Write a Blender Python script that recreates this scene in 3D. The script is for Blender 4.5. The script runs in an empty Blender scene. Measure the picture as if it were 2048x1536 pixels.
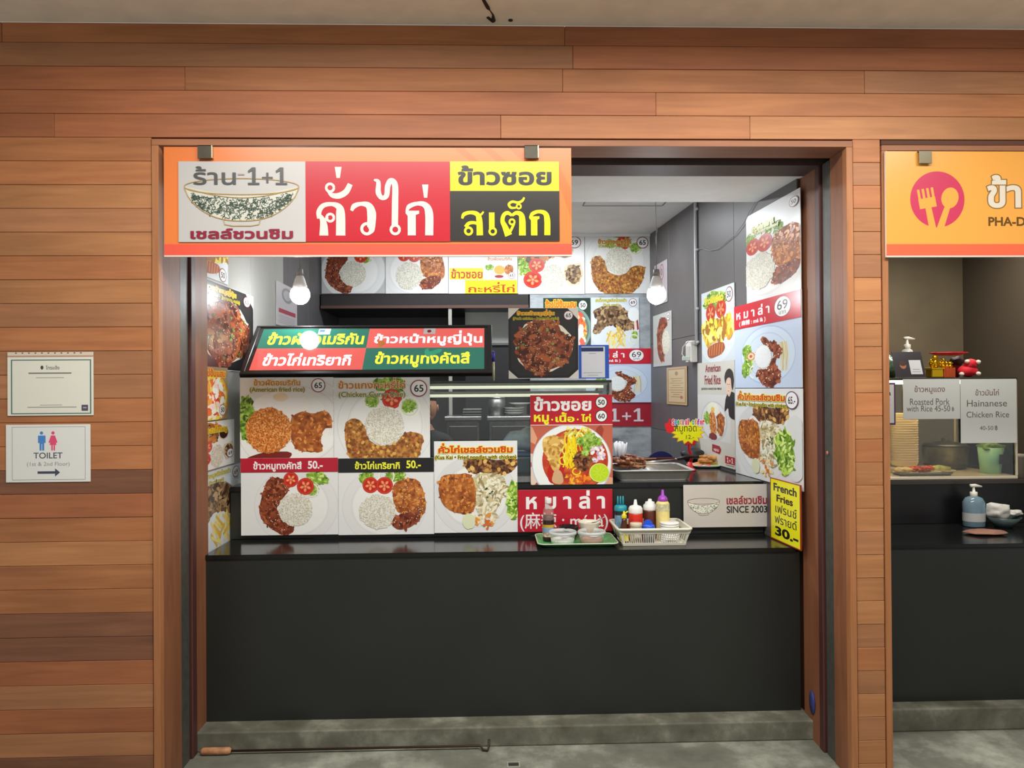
import bpy, bmesh, math, random
import numpy as np
from mathutils import Vector, Matrix
from mathutils.geometry import delaunay_2d_cdt, tessellate_polygon

SC = bpy.context.scene
COL = SC.collection
PI = math.pi
RND = random.Random(7)

# ------------------------------------------------------------------ camera, world, lights, exposure
F = 1500.0
CAM = Vector((0.0, -3.0, 1.6))
CR = Matrix.Rotation(-0.0293, 3, 'Z') @ Matrix.Rotation(PI / 2 + 0.0058, 3, 'X') @ Matrix.Rotation(-0.0068, 3, 'Z')
cam = bpy.data.cameras.new('camera')
cam.sensor_width = 36.0
cam.lens = F * 36.0 / 2048.0
cam.clip_start = 0.05
camo = bpy.data.objects.new('camera', cam)
camo.matrix_world = Matrix.Translation(CAM) @ CR.to_4x4()
COL.objects.link(camo)
SC.camera = camo

SC.view_settings.view_transform = 'Standard'
SC.view_settings.look = 'None'
SC.view_settings.exposure = 0.08
SC.view_settings.gamma = 1.0
SC.view_settings.use_curve_mapping = False

world = bpy.data.worlds.new('world')
SC.world = world
world.use_nodes = True
world.node_tree.nodes['Background'].inputs[0].default_value = (0.96, 0.97, 0.96, 1)
world.node_tree.nodes['Background'].inputs[1].default_value = 0.46


def area(name, loc, size, power, color, rot=(0, 0, 0), sy=None):
    l = bpy.data.lights.new(name, 'AREA')
    l.energy = power
    l.color = color
    l.shape = 'RECTANGLE'
    l.size = size
    l.size_y = sy or size
    o = bpy.data.objects.new(name, l)
    o.location = loc
    o.rotation_euler = rot
    COL.objects.link(o)
    return o


# ceiling lamps of the walkway in front of the stalls, behind and above the camera
area('walkway_ceiling_light', (0.5, -1.12, 2.99), 3.8, 114, (1.0, 0.965, 0.91), sy=0.35)
area('walkway_ceiling_light', (-1.0, -4.6, 2.98), 3.2, 12, (1.0, 0.95, 0.88), sy=0.5)
# unseen lamp added below the inner ceiling to brighten the stall
# unseen lamps added to brighten the neighbouring stall's back wall and paper sheets
area('far_stall_fill', (2.9, 1.7, 2.70), 0.8, 24, (1.0, 0.90, 0.74), sy=0.3)
area('far_stall_fill', (2.5, 0.66, 2.53), 0.7, 13, (1.0, 0.96, 0.88), sy=0.2)
area('stall_inner_fill', (0.15, 2.15, 2.78), 1.6, 34, (0.93, 0.97, 1.0), sy=0.25)  # added fill for the stall interior, out of view behind the beam


def lin(c):
    r = []
    for v in c[:3]:
        v = v / 255.0
        r.append(v / 12.92 if v <= 0.04045 else ((v + 0.055) / 1.055) ** 2.4)
    return (r[0], r[1], r[2], 1.0)


def P(px, py, Y=None, X=None, Z=None, plane=None):
    """world point that photo pixel (px, py) shows on a plane of the place"""
    d = CR @ Vector(((px - 1024) / F, -(py - 768) / F, -1.0))
    if Y is not None:
        t = (Y - CAM.y) / d.y
    elif X is not None:
        t = (X - CAM.x) / d.x
    elif Z is not None:
        t = (Z - CAM.z) / d.z
    else:
        p0, n = plane
        t = (p0 - CAM).dot(n) / d.dot(n)
    return CAM + d * t


# ------------------------------------------------------------------ materials
MATS = {}


def newmat(name):
    m = bpy.data.materials.new(name)
    m.use_nodes = True
    return m, m.node_tree, m.node_tree.nodes['Principled BSDF']


def flat(c, rough=0.45, metal=0.0, name=None, spec=0.5, vary=0.0, scale=30.0, bump=0.0):
    """colour (0-255 sRGB) with an optional noise of brightness and relief"""
    key = ('flat', tuple(c[:3]), rough, metal, spec, vary, scale, bump)
    if key in MATS:
        return MATS[key]
    m, nt, b = newmat(name or 'paint_%d_%d_%d' % tuple(int(v) for v in c[:3]))
    b.inputs['Base Color'].default_value = lin(c)
    b.inputs['Roughness'].default_value = rough
    b.inputs['Metallic'].default_value = metal
    b.inputs['Specular IOR Level'].default_value = spec
    tc = nt.nodes.new('ShaderNodeTexCoord')
    nz = nt.nodes.new('ShaderNodeTexNoise')
    nz.inputs['Scale'].default_value = scale
    nz.inputs['Detail'].default_value = 5
    nt.links.new(tc.outputs['Object'], nz.inputs['Vector'])
    if vary > 0:
        rp = nt.nodes.new('ShaderNodeValToRGB')
        a = [max(0, v * (1 - vary)) for v in c[:3]]
        z = [min(255, v * (1 + vary)) for v in c[:3]]
        rp.color_ramp.elements[0].position = 0.3
        rp.color_ramp.elements[0].color = lin(a)
        rp.color_ramp.elements[1].position = 0.7
        rp.color_ramp.elements[1].color = lin(z)
        nt.links.new(nz.outputs['Fac'], rp.inputs['Fac'])
        nt.links.new(rp.outputs['Color'], b.inputs['Base Color'])
    if bump > 0:
        bp = nt.nodes.new('ShaderNodeBump')
        bp.inputs['Strength'].default_value = bump
        bp.inputs['Distance'].default_value = 0.002
        nt.links.new(nz.outputs['Fac'], bp.inputs['Height'])
        nt.links.new(bp.outputs['Normal'], b.inputs['Normal'])
    MATS[key] = m
    return m


def food(name, cols, scale=120.0, stretch=(1, 1, 1), voro=0.4, rough=0.5, bump=0.0):
    """mottled colour: noise mixed with cells, through a ramp of colours"""
    if name in MATS:
        return MATS[name]
    m, nt, b = newmat(name)
    tc = nt.nodes.new('ShaderNodeTexCoord')
    mp = nt.nodes.new('ShaderNodeMapping')
    mp.inputs['Scale'].default_value = stretch
    nt.links.new(tc.outputs['Object'], mp.inputs['Vector'])
    nz = nt.nodes.new('ShaderNodeTexNoise')
    nz.inputs['Scale'].default_value = scale * 0.6
    nz.inputs['Detail'].default_value = 6
    nz.inputs['Roughness'].default_value = 0.65
    vo = nt.nodes.new('ShaderNodeTexVoronoi')
    vo.inputs['Scale'].default_value = scale
    nt.links.new(mp.outputs[0], nz.inputs['Vector'])
    nt.links.new(mp.outputs[0], vo.inputs['Vector'])
    mx = nt.nodes.new('ShaderNodeMix')
    mx.inputs[0].default_value = voro
    nt.links.new(nz.outputs['Fac'], mx.inputs[2])
    nt.links.new(vo.outputs['Distance'], mx.inputs[3])
    rp = nt.nodes.new('ShaderNodeValToRGB')
    e = rp.color_ramp.elements
    n = len(cols)
    while len(e) < n:
        e.new(0.5)
    for i, c in enumerate(cols):
        e[i].position = 0.3 + 0.4 * i / (n - 1)
        e[i].color = lin(c)
    nt.links.new(mx.outputs[0], rp.inputs['Fac'])
    nt.links.new(rp.outputs['Color'], b.inputs['Base Color'])
    b.inputs['Roughness'].default_value = rough
    if bump:
        bp = nt.nodes.new('ShaderNodeBump')
        bp.inputs['Strength'].default_value = bump
        bp.inputs['Distance'].default_value = 0.003
        nt.links.new(mx.outputs[0], bp.inputs['Height'])
        nt.links.new(bp.outputs['Normal'], b.inputs['Normal'])
    MATS[name] = m
    return m


def wood(name, dark, light, along='X', rough=0.55, rand=0.06):
    if name in MATS:
        return MATS[name]
    m, nt, b = newmat(name)
    N, L = nt.nodes, nt.links
    tc = N.new('ShaderNodeTexCoord')
    oi = N.new('ShaderNodeObjectInfo')
    mp = N.new('ShaderNodeMapping')
    s = (1.4, 14, 22) if along == 'X' else (22, 14, 1.4)
    mp.inputs['Scale'].default_value = s
    ad = N.new('ShaderNodeVectorMath')
    ad.operation = 'MULTIPLY_ADD'
    L.new(oi.outputs['Random'], ad.inputs[0])
    ad.inputs[1].default_value = (37, 11, 53)
    L.new(tc.outputs['Object'], ad.inputs[2])
    L.new(ad.outputs[0], mp.inputs['Vector'])
    nz = N.new('ShaderNodeTexNoise')
    nz.inputs['Scale'].default_value = 1.6
    nz.inputs['Detail'].default_value = 8
    nz.inputs['Roughness'].default_value = 0.6
    nz.inputs['Distortion'].default_value = 0.6
    L.new(mp.outputs[0], nz.inputs['Vector'])
    rp = N.new('ShaderNodeValToRGB')
    rp.color_ramp.elements[0].position = 0.28
    rp.color_ramp.elements[0].color = lin(dark)
    rp.color_ramp.elements[1].position = 0.72
    rp.color_ramp.elements[1].color = lin(light)
    L.new(nz.outputs['Fac'], rp.inputs['Fac'])
    # blotches along the board
    n2 = N.new('ShaderNodeTexNoise')
    n2.inputs['Scale'].default_value = 1.3
    n2.inputs['Detail'].default_value = 3
    L.new(ad.outputs[0], n2.inputs['Vector'])
    hs = N.new('ShaderNodeHueSaturation')
    mr = N.new('ShaderNodeMapRange')
    mr.inputs['From Min'].default_value = 0.3
    mr.inputs['From Max'].default_value = 0.7
    mr.inputs['To Min'].default_value = 0.82
    mr.inputs['To Max'].default_value = 1.14
    L.new(n2.outputs['Fac'], mr.inputs['Value'])
    m2 = N.new('ShaderNodeMapRange')
    m2.inputs['To Min'].default_value = 1 - rand
    m2.inputs['To Max'].default_value = 1 + rand * 0.6
    L.new(oi.outputs['Random'], m2.inputs['Value'])
    mu = N.new('ShaderNodeMath')
    mu.operation = 'MULTIPLY'
    L.new(mr.outputs[0], mu.inputs[0])
    L.new(m2.outputs[0], mu.inputs[1])
    L.new(mu.outputs[0], hs.inputs['Value'])
    L.new(rp.outputs['Color'], hs.inputs['Color'])
    L.new(hs.outputs['Color'], b.inputs['Base Color'])
    b.inputs['Roughness'].default_value = rough
    bp = N.new('ShaderNodeBump')
    bp.inputs['Strength'].default_value = 0.15
    bp.inputs['Distance'].default_value = 0.001
    L.new(nz.outputs['Fac'], bp.inputs['Height'])
    L.new(bp.outputs['Normal'], b.inputs['Normal'])
    MATS[name] = m
    return m


def emit(name, c, strength, base=None):
    if name in MATS:
        return MATS[name]
    m, nt, b = newmat(name)
    b.inputs['Base Color'].default_value = lin(base or c)
    b.inputs['Emission Color'].default_value = lin(c)
    b.inputs['Emission Strength'].default_value = strength
    b.inputs['Roughness'].default_value = 0.4
    MATS[name] = m
    return m


def glass(name, c=(248, 250, 248), rough=0.02, alpha=0.12, ior=1.45):
    """thin clear sheet: mostly see-through with a glossy reflection"""
    if name in MATS:
        return MATS[name]
    m = bpy.data.materials.new(name)
    m.use_nodes = True
    nt = m.node_tree
    N, L = nt.nodes, nt.links
    N.remove(N['Principled BSDF'])
    out = N['Material Output']
    tr = N.new('ShaderNodeBsdfTransparent')
    tr.inputs[0].default_value = lin(c)
    gl = N.new('ShaderNodeBsdfGlossy')
    gl.inputs['Roughness'].default_value = rough
    fr = N.new('ShaderNodeFresnel')
    fr.inputs['IOR'].default_value = ior
    ad = N.new('ShaderNodeMath')
    ad.operation = 'ADD'
    ad.inputs[1].default_value = alpha * 0.3
    L.new(fr.outputs[0], ad.inputs[0])
    mx = N.new('ShaderNodeMixShader')
    L.new(ad.outputs[0], mx.inputs[0])
    L.new(tr.outputs[0], mx.inputs[1])
    L.new(gl.outputs[0], mx.inputs[2])
    L.new(mx.outputs[0], out.inputs[0])
    MATS[name] = m
    return m


def plastic(name, c, alpha=0.45, rough=0.25):
    """milky translucent plastic"""
    if name in MATS:
        return MATS[name]
    m, nt, b = newmat(name)
    b.inputs['Base Color'].default_value = lin(c)
    b.inputs['Roughness'].default_value = rough
    b.inputs['Alpha'].default_value = alpha
    MATS[name] = m
    return m


STEEL = flat((170, 170, 168), 0.28, 0.9, 'brushed_steel', vary=0.06, scale=60)
STEEL2 = flat((120, 120, 118), 0.4, 0.8, 'dull_steel', vary=0.1, scale=25)
WHITE = flat((232, 230, 224), 0.4, name='white_plastic')
BLACK = flat((20, 20, 21), 0.35, name='black_plastic')


# ------------------------------------------------------------------ mesh building
class MB:
    def __init__(s):
        s.v, s.f, s.m, s.sm, s.mats = [], [], [], [], []

    def slot(s, mat):
        if mat not in s.mats:
            s.mats.append(mat)
        return s.mats.index(mat)

    def add(s, vs, fs, mat, smooth=False):
        o = len(s.v)
        k = s.slot(mat)
        s.v.extend([tuple(v) for v in vs])
        for f in fs:
            s.f.append([i + o for i in f])
            s.m.append(k)
            s.sm.append(smooth)
        return s

    def bm(s, b, mat, smooth=False):
        b.verts.index_update()
        s.add([v.co[:] for v in b.verts], [[v.index for v in f.verts] for f in b.faces], mat, smooth)
        b.free()
        return s

    def box(s, x0, x1, y0, y1, z0, z1, mat, bev=0.0, seg=1):
        b = bmesh.new()
        bmesh.ops.create_cube(b, size=1)
        for v in b.verts:
            v.co = Vector(((x0 + x1) / 2 + v.co.x * (x1 - x0), (y0 + y1) / 2 + v.co.y * (y1 - y0), (z0 + z1) / 2 + v.co.z * (z1 - z0)))
        if bev > 0:
            bmesh.ops.bevel(b, geom=list(b.edges), offset=bev, segments=seg, affect='EDGES', profile=0.5)
        return s.bm(b, mat)

    def lathe(s, prof, mat, c=(0, 0, 0), n=24, sx=1.0, sy=1.0, caps=True, smooth=True, M=None):
        vs, fs = [], []
        for (r, z) in prof:
            for i in range(n):
                a = 2 * PI * i / n
                p = Vector((r * math.cos(a) * sx, r * math.sin(a) * sy, z))
                if M is not None:
                    p = M @ p
                vs.append((c[0] + p.x, c[1] + p.y, c[2] + p.z))
        for k in range(len(prof) - 1):
            for i in range(n):
                j = (i + 1) % n
                fs.append((k * n + i, k * n + j, (k + 1) * n + j, (k + 1) * n + i))
        if caps:
            if prof[0][0] > 1e-6:
                fs.append(tuple(range(n))[::-1])
            if prof[-1][0] > 1e-6:
                fs.append(tuple((len(prof) - 1) * n + i for i in range(n)))
        return s.add(vs, fs, mat, smooth)

    def tube(s, pts, r, mat, n=8, caps=True, smooth=True, rs=None):
        pts = [Vector(p) for p in pts]
        vs, fs = [], []
        up = Vector((0, 0, 1))
        prev = None
        for i, p in enumerate(pts):
            if i == 0:
                t = pts[1] - p
            elif i == len(pts) - 1:
                t = p - pts[i - 1]
            else:
                t = pts[i + 1] - pts[i - 1]
            t.normalize()
            if prev is None:
                a = t.cross(up)
                if a.length < 0.05:
                    a = t.cross(Vector((1, 0, 0)))
            else:
                a = prev - t * prev.dot(t)
            a.normalize()
            prev = a
            b = t.cross(a)
            rr = rs[i] if rs else r
            for k in range(n):
                an = 2 * PI * k / n
                vs.append(p + (a * math.cos(an) + b * math.sin(an)) * rr)
        for i in range(len(pts) - 1):
            for k in range(n):
                j = (k + 1) % n
                fs.append((i * n + k, i * n + j, (i + 1) * n + j, (i + 1) * n + k))
        if caps:
            fs.append(tuple(range(n))[::-1])
            fs.append(tuple((len(pts) - 1) * n + i for i in range(n)))
        return s.add(vs, fs, mat, smooth)

    def prism(s, poly, y0, y1, mat, M=None):
        """polygon in local x,z pushed from y0 to y1"""
        n = len(poly)
        vs = [Vector((x, y0, z)) for x, z in poly] + [Vector((x, y1, z)) for x, z in poly]
        if M is not None:
            vs = [M @ v for v in vs]
        tri = tessellate_polygon([[Vector((x, z, 0)) for x, z in poly]])
        fs = [tuple(t) for t in tri] + [tuple(i + n for i in t[::-1]) for t in tri]
        for i in range(n):
            j = (i + 1) % n
            fs.append((i, j, j + n, i + n))
        return s.add(vs, fs, mat)

    def blob(s, c, r, mat, seed=0, rough=0.15, sub=2, M=None):
        b = bmesh.new()
        bmesh.ops.create_icosphere(b, subdivisions=sub, radius=1)
        rn = random.Random(seed)
        ph = [(rn.uniform(1, 3), rn.uniform(0, 6), rn.uniform(1, 3), rn.uniform(0, 6)) for _ in range(3)]
        for v in b.verts:
            k = 1 + rough * sum(math.sin(p[0] * 2 * v.co[i] + p[1]) * math.sin(p[2] * 2 * v.co[(i + 1) % 3] + p[3]) for i, p in enumerate(ph))
            q = Vector((v.co.x * r[0], v.co.y * r[1], v.co.z * r[2])) * k
            if M is not None:
                q = M @ q
            v.co = q + Vector(c)
        return s.bm(b, mat, True)

    def build(s, name, parent=None, loc=None, org=True):
        me = bpy.data.meshes.new(name)
        off = Vector(loc) if loc is not None else Vector((0, 0, 0))
        me.from_pydata([tuple(Vector(v) - off) for v in s.v], [], s.f)
        for m in s.mats:
            me.materials.append(m)
        me.polygons.foreach_set('material_index', s.m)
        me.polygons.foreach_set('use_smooth', s.sm)
        me.update()
        o = bpy.data.objects.new(name, me)
        COL.objects.link(o)
        o.location = off
        if parent is not None:
            o.parent = parent
            o.matrix_parent_inverse = Matrix.Identity(4)
            if loc is None:
                # parts are modelled in world coordinates; keep them in place under the thing
                o.location = -Vector(parent.location) if parent.parent is None else Vector((0, 0, 0))
                if parent.parent is not None and parent.type == 'MESH':
                    o.location = (0, 0, 0)
        return o


def tag(o, label=None, cat=None, group=None, kind=None):
    if label:
        o['label'] = label
    if cat:
        o['category'] = cat
    if group:
        o['group'] = group
    if kind:
        o['kind'] = kind
    return o


def thing(name, loc, label, cat, group=None):
    o = bpy.data.objects.new(name, None)
    o.empty_display_size = 0.05
    COL.objects.link(o)
    o.location = loc
    return tag(o, label, cat, group)


# ------------------------------------------------------------------ flat lettering from the built-in fonts
UPV = set('\u0e31\u0e34\u0e35\u0e36\u0e37')
TONE = set('\u0e48\u0e49\u0e4a\u0e4b\u0e4c')
_tc = {}


def _bez(spl, n=5):
    pts = []
    if spl.type == 'BEZIER':
        bp = spl.bezier_points
        m = len(bp)
        for i in range(m):
            a, b = bp[i], bp[(i + 1) % m]
            p0, p1, p2, p3 = a.co.xy, a.handle_right.xy, b.handle_left.xy, b.co.xy
            d = (p3 - p0)
            straight = abs(d.x * (p1 - p0).y - d.y * (p1 - p0).x) + abs(d.x * (p2 - p0).y - d.y * (p2 - p0).x) < 1e-4 * max(d.length, 1e-6)
            k = 1 if straight else n
            for t in range(k):
                t /= k
                u = 1 - t
                pts.append((u * u * u * p0.x + 3 * u * u * t * p1.x + 3 * u * t * t * p2.x + t * t * t * p3.x,
                            u * u * u * p0.y + 3 * u * u * t * p1.y + 3 * u * t * t * p2.y + t * t * t * p3.y))
    else:
        pts = [(p.co.x, p.co.y) for p in spl.points]
    out = []
    for p in pts:
        if not out or math.hypot(p[0] - out[-1][0], p[1] - out[-1][1]) > 1e-4:
            out.append(p)
    if len(out) > 1 and math.hypot(out[0][0] - out[-1][0], out[0][1] - out[-1][1]) < 1e-4:
        out.pop()
    return out


def contours(s):
    if ('c', s) in _tc:
        return _tc[('c', s)]
    cu = bpy.data.curves.new('glyphs', 'FONT')
    cu.body = s
    ups = [i for i, ch in enumerate(s) if ch in TONE and i > 0 and s[i - 1] in UPV]
    tall = [i for i, ch in enumerate(s) if ch in (TONE | UPV) and ((i > 0 and s[i - 1] in '\u0e1b\u0e1d\u0e1f') or (i > 1 and ch in TONE and s[i - 2] in '\u0e1b\u0e1d\u0e1f'))]
    for _ in range(4):
        cu.materials.append(None)
    for i in ups:
        cu.body_format[i].material_index = 1
    for i in tall:
        cu.body_format[i].material_index = 3 if i in ups else 2
    ob = bpy.data.objects.new('glyphs', cu)
    COL.objects.link(ob)
    dg = bpy.context.evaluated_depsgraph_get()
    c2 = ob.to_curve(dg)
    cs = []
    for sp in c2.splines:
        p = _bez(sp)
        k = sp.material_index
        dx = -0.12 if k >= 2 else 0
        dy = 0.27 if k in (1, 3) else 0
        if len(p) > 2:
            cs.append(np.array([(x + dx, y + dy) for x, y in p]))
    ob.to_curve_clear()
    bpy.data.objects.remove(ob)
    bpy.data.curves.remove(cu)
    _tc[('c', s)] = cs
    return cs


def _area(p):
    x, y = p[:, 0], p[:, 1]
    return 0.5 * float(np.sum(x * np.roll(y, -1) - y * np.roll(x, -1)))


def glyph_mesh(s, bold=0.0):
    """triangles (verts Nx2, tris Mx3) of a line of text, thickened by bold (em)"""
    key = (s, round(bold, 4))
    if key in _tc:
        return _tc[key]
    cs = contours(s)
    sg = 1 if sum(_area(c) for c in cs) > 0 else -1
    if bold:
        out = []
        for c in cs:
            a, b = np.roll(c, 1, 0), np.roll(c, -1, 0)
            d1, d2 = c - a, b - c
            d1 /= np.maximum(np.linalg.norm(d1, axis=1, keepdims=True), 1e-9)
            d2 /= np.maximum(np.linalg.norm(d2, axis=1, keepdims=True), 1e-9)
            n1 = np.stack([d1[:, 1], -d1[:, 0]], 1)
            n2 = np.stack([d2[:, 1], -d2[:, 0]], 1)
            n = n1 + n2
            ln = np.linalg.norm(n, axis=1, keepdims=True)
            n = n / np.maximum(ln, 1e-6)
            k = np.minimum(1.0 / np.maximum((n * n1).sum(1), 0.3), 1.6)
            out.append(c + n * k[:, None] * bold * sg)
        cs = out
    # clusters of contours whose boxes overlap
    bx = [(c[:, 0].min(), c[:, 0].max(), c[:, 1].min(), c[:, 1].max()) for c in cs]
    grp = list(range(len(cs)))

    def find(i):
        while grp[i] != i:
            i = grp[i]
        return i
    for i in range(len(cs)):
        for j in range(i):
            a, b = bx[i], bx[j]
            if a[0] <= b[1] and b[0] <= a[1] and a[2] <= b[3] and b[2] <= a[3]:
                grp[find(i)] = find(j)
    cl = {}
    for i in range(len(cs)):
        cl.setdefault(find(i), []).append(cs[i])
    V, T = [], []
    for g in cl.values():
        pts, ed, segs = [], [], []
        for c in g:
            o = len(pts)
            n = len(c)
            pts += [Vector((float(x), float(y))) for x, y in c]
            ed += [(o + i, o + (i + 1) % n) for i in range(n)]
            segs.append(np.concatenate([c, np.roll(c, -1, 0)], 1))
        r = delaunay_2d_cdt(pts, ed, [], 0, 1e-5)
        vv = np.array([(v.x, v.y) for v in r[0]])
        tt = np.array([f for f in r[2] if len(f) == 3])
        if len(tt) == 0:
            continue
        ce = vv[tt].mean(1)
        S = np.concatenate(segs, 0)
        x1, y1, x2, y2 = S.T
        px, py = ce[:, 0:1], ce[:, 1:2]
        up = (y1 <= py) & (y2 > py)
        dn = (y1 > py) & (y2 <= py)
        cr = (x2 - x1) * (py - y1) - (px - x1) * (y2 - y1)
        w = (up & (cr > 0)).sum(1).astype(int) - (dn & (cr < 0)).sum(1).astype(int)
        keep = (w * sg) > 0
        o = len(V)
        V += vv.tolist()
        T += (tt[keep] + o).tolist()
    if T:
        used = sorted({i for t in T for i in t})
        mp_ = {u: i for i, u in enumerate(used)}
        V = [V[i] for i in used]
        T = [[mp_[i] for i in t] for t in T]
    _tc[key] = (np.array(V).reshape(-1, 2), T)
    return _tc[key]


def clip_rect(poly, W, H):
    def cl(p, f, inter):
        o = []
        for i in range(len(p)):
            a, b = p[i - 1], p[i]
            fa, fb = f(a), f(b)
            if fb:
                if not fa:
                    o.append(inter(a, b))
                o.append(b)
            elif fa:
                o.append(inter(a, b))
        return o

    def ix(x):
        return lambda a, b: (x, a[1] + (b[1] - a[1]) * (x - a[0]) / (b[0] - a[0]))

    def iy(y):
        return lambda a, b: (a[0] + (b[0] - a[0]) * (y - a[1]) / (b[1] - a[1]), y)
    for f, g in ((lambda p: p[0] >= 0, ix(0.0)), (lambda p: p[0] <= W, ix(W)), (lambda p: p[1] >= 0, iy(0.0)), (lambda p: p[1] <= H, iy(H))):
        if len(poly) < 3:
            return []
        poly = cl(poly, f, g)
    return poly


def inside(p, poly):
    x, y = p
    r = False
    n = len(poly)
    j = n - 1
    for i in range(n):
        xi, yi = poly[i]
        xj, yj = poly[j]
        if (yi > y) != (yj > y) and x < (xj - xi) * (y - yi) / (yj - yi) + xi:
            r = not r
        j = i
    return r


def smooth_loop(pts, k=5, jit=0.0, rn=None):
    n = len(pts)
    out = []
    for i in range(n):
        p0, p1, p2, p3 = pts[i - 1], pts[i], pts[(i + 1) % n], pts[(i + 2) % n]
        for t in range(k):
            t /= k
            x = 0.5 * (2 * p1[0] + (p2[0] - p0[0]) * t + (2 * p0[0] - 5 * p1[0] + 4 * p2[0] - p3[0]) * t * t + (3 * p1[0] - p0[0] - 3 * p2[0] + p3[0]) * t ** 3)
            y = 0.5 * (2 * p1[1] + (p2[1] - p0[1]) * t + (2 * p0[1] - 5 * p1[1] + 4 * p2[1] - p3[1]) * t * t + (3 * p1[1] - p0[1] - 3 * p2[1] + p3[1]) * t ** 3)
            if jit and rn:
                x += rn.uniform(-jit, jit)
                y += rn.uniform(-jit, jit)
            out.append((x, y))
    return out


class Board:
    """a printed board: mesh of the board itself, child 'picture' with the printed shapes, child 'lettering'"""

    def __init__(s, name, M, W, H, label, cat='poster', group=None, thick=0.004, base=(214, 216, 216), edge=(225, 225, 222), src=None, parent=None, rough=0.3, hasedge=True):
        s.W, s.H, s.rough = W, H, rough
        s.gain = 0.88 if name in ('shop_sign', 'stall_sign', 'red_panel', 'yellow_panel', 'black_panel', 'white_panel') else 1.09
        s.pic, s.let = MB(), MB()
        s.z = 0.0001
        s.lvl = None
        b = MB()
        b.box(0, W, 0, H, -thick, 0, flat(edge, rough), bev=min(0.001, thick / 3))
        s.o = b.build(name)
        s.o.matrix_world = M
        if parent is not None:
            s.o.parent = parent
            s.o.matrix_parent_inverse = parent.matrix_world.inverted() if parent.type == 'MESH' else Matrix.Translation(-Vector(parent.location))
        else:
            tag(s.o, label, cat, group)
        s.src = src or (0, 0, W, H)
        s.rn = random.Random(len(label or name) * 7 + int(W * 1000))
        if base is not None:
            s.poly([(s.src[0], s.src[1]), (s.src[2], s.src[1]), (s.src[2], s.src[3]), (s.src[0], s.src[3])], base)

    def xy(s, p):
        x0, y0, x1, y1 = s.src
        return ((p[0] - x0) / (x1 - x0) * s.W, (1 - (p[1] - y0) / (y1 - y0)) * s.H)

    def mat(s, c):
        return c if not isinstance(c, (tuple, list)) else flat([min(246, v * s.gain) for v in c], s.rough)

    def poly(s, pts, c, tgt=None):
        q = clip_rect([s.xy(p) for p in pts], s.W, s.H)
        if len(q) < 3:
            return
        s.z += 0.00002 if s.lvl is None else 0
        zz = s.z if s.lvl is None else s.z + s.lvl * 0.000006
        v = [(x, y, zz) for x, y in q]
        if len(q) == 3 or len(q) == 4:
            fs = [tuple(range(len(q)))]
        else:
            fs = [tuple(t) for t in tessellate_polygon([[Vector((x, y, 0)) for x, y in q]])]
        (tgt or s.pic).add(v, fs, s.mat(c))

    def rect(s, x0, y0, x1, y1, c):
        s.poly([(x0, y0), (x1, y0), (x1, y1), (x0, y1)], c)

    def ell(s, cx, cy, rx, ry, c, n=36, rot=0.0, jit=0.0):
        ca, sa = math.cos(rot), math.sin(rot)
        pts = []
        for i in range(n):
            a = 2 * PI * i / n
            k = 1 + (s.rn.uniform(-jit, jit) if jit else 0)
            x, y = rx * k * math.cos(a), ry * k * math.sin(a)
            pts.append((cx + x * ca - y * sa, cy + x * sa + y * ca))
        s.poly(pts, c)
        return pts

    def ring(s, cx, cy, rx, ry, w, c, n=40, a0=0, a1=2 * PI):
        pts = [(cx + rx * math.cos(a0 + (a1 - a0) * i / n), cy + ry * math.sin(a0 + (a1 - a0) * i / n)) for i in range(n + 1)]
        s.stroke(pts, w, c)

    def stroke(s, pts, w, c):
        s.z += 0.000008
        m = s.mat(c)
        q = [s.xy(p) for p in pts]
        k = s.W / (s.src[2] - s.src[0])
        hw = w * k / 2
        L = []
        for i in range(len(q)):
            a, b = q[max(i - 1, 0)], q[min(i + 1, len(q) - 1)]
            dx, dy = b[0] - a[0], b[1] - a[1]
            l = math.hypot(dx, dy) or 1
            L.append(((q[i][0] - dy / l * hw, q[i][1] + dx / l * hw), (q[i][0] + dy / l * hw, q[i][1] - dx / l * hw)))
        for i in range(len(L) - 1):
            p = clip_rect([L[i][0], L[i + 1][0], L[i + 1][1], L[i][1]], s.W, s.H)
            if len(p) >= 3:
                s.pic.add([(x, y, s.z) for x, y in p], [tuple(range(len(p)))], m)

    def shape(s, pts, c, jit=0.0, k=5):
        q = smooth_loop(pts, k, jit, s.rn)
        s.poly(q, c)
        return q

    def scatter(s, poly, cols, n, r0, r1, el=1.0, sides=6, rot=None):
        """small bits inside a polygon"""
        xs = [p[0] for p in poly]
        ys = [p[1] for p in poly]
        k = 0
        tries = 0
        while k < n and tries < n * 6:
            tries += 1
            p = (s.rn.uniform(min(xs), max(xs)), s.rn.uniform(min(ys), max(ys)))
            if not inside(p, poly):
                continue
            k += 1
            r = s.rn.uniform(r0, r1)
            a = s.rn.uniform(0, PI) if rot is None else rot + s.rn.uniform(-0.35, 0.35)
            s.lvl = 1 + k
            s.ell(p[0], p[1], r * el, r, s.rn.choice(cols), sides, a, 0.15)
            s.lvl = None
        s.z += 0.000006 * (k + 2)

    def text(s, t, x0, y0, x1, y1, c, bold=0.0, out=None, ow=0.04, gap=0.0):
        """line of text fitted to the box (photo pixels); out = colour of an outline behind"""
        V, T = glyph_mesh(t, bold)
        if not T:
            return
        mn, mx = V.min(0), V.max(0)
        a, b = s.xy((x0, y1)), s.xy((x1, y0))
        kx, ky = (b[0] - a[0]) / (mx[0] - mn[0]), (b[1] - a[1]) / (mx[1] - mn[1])

        def put(V, T, col):
            s.z += 0.000025
            s.let.add([(a[0] + (v[0] - mn[0]) * kx, a[1] + (v[1] - mn[1]) * ky, s.z) for v in V], T, s.mat(col))
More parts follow.
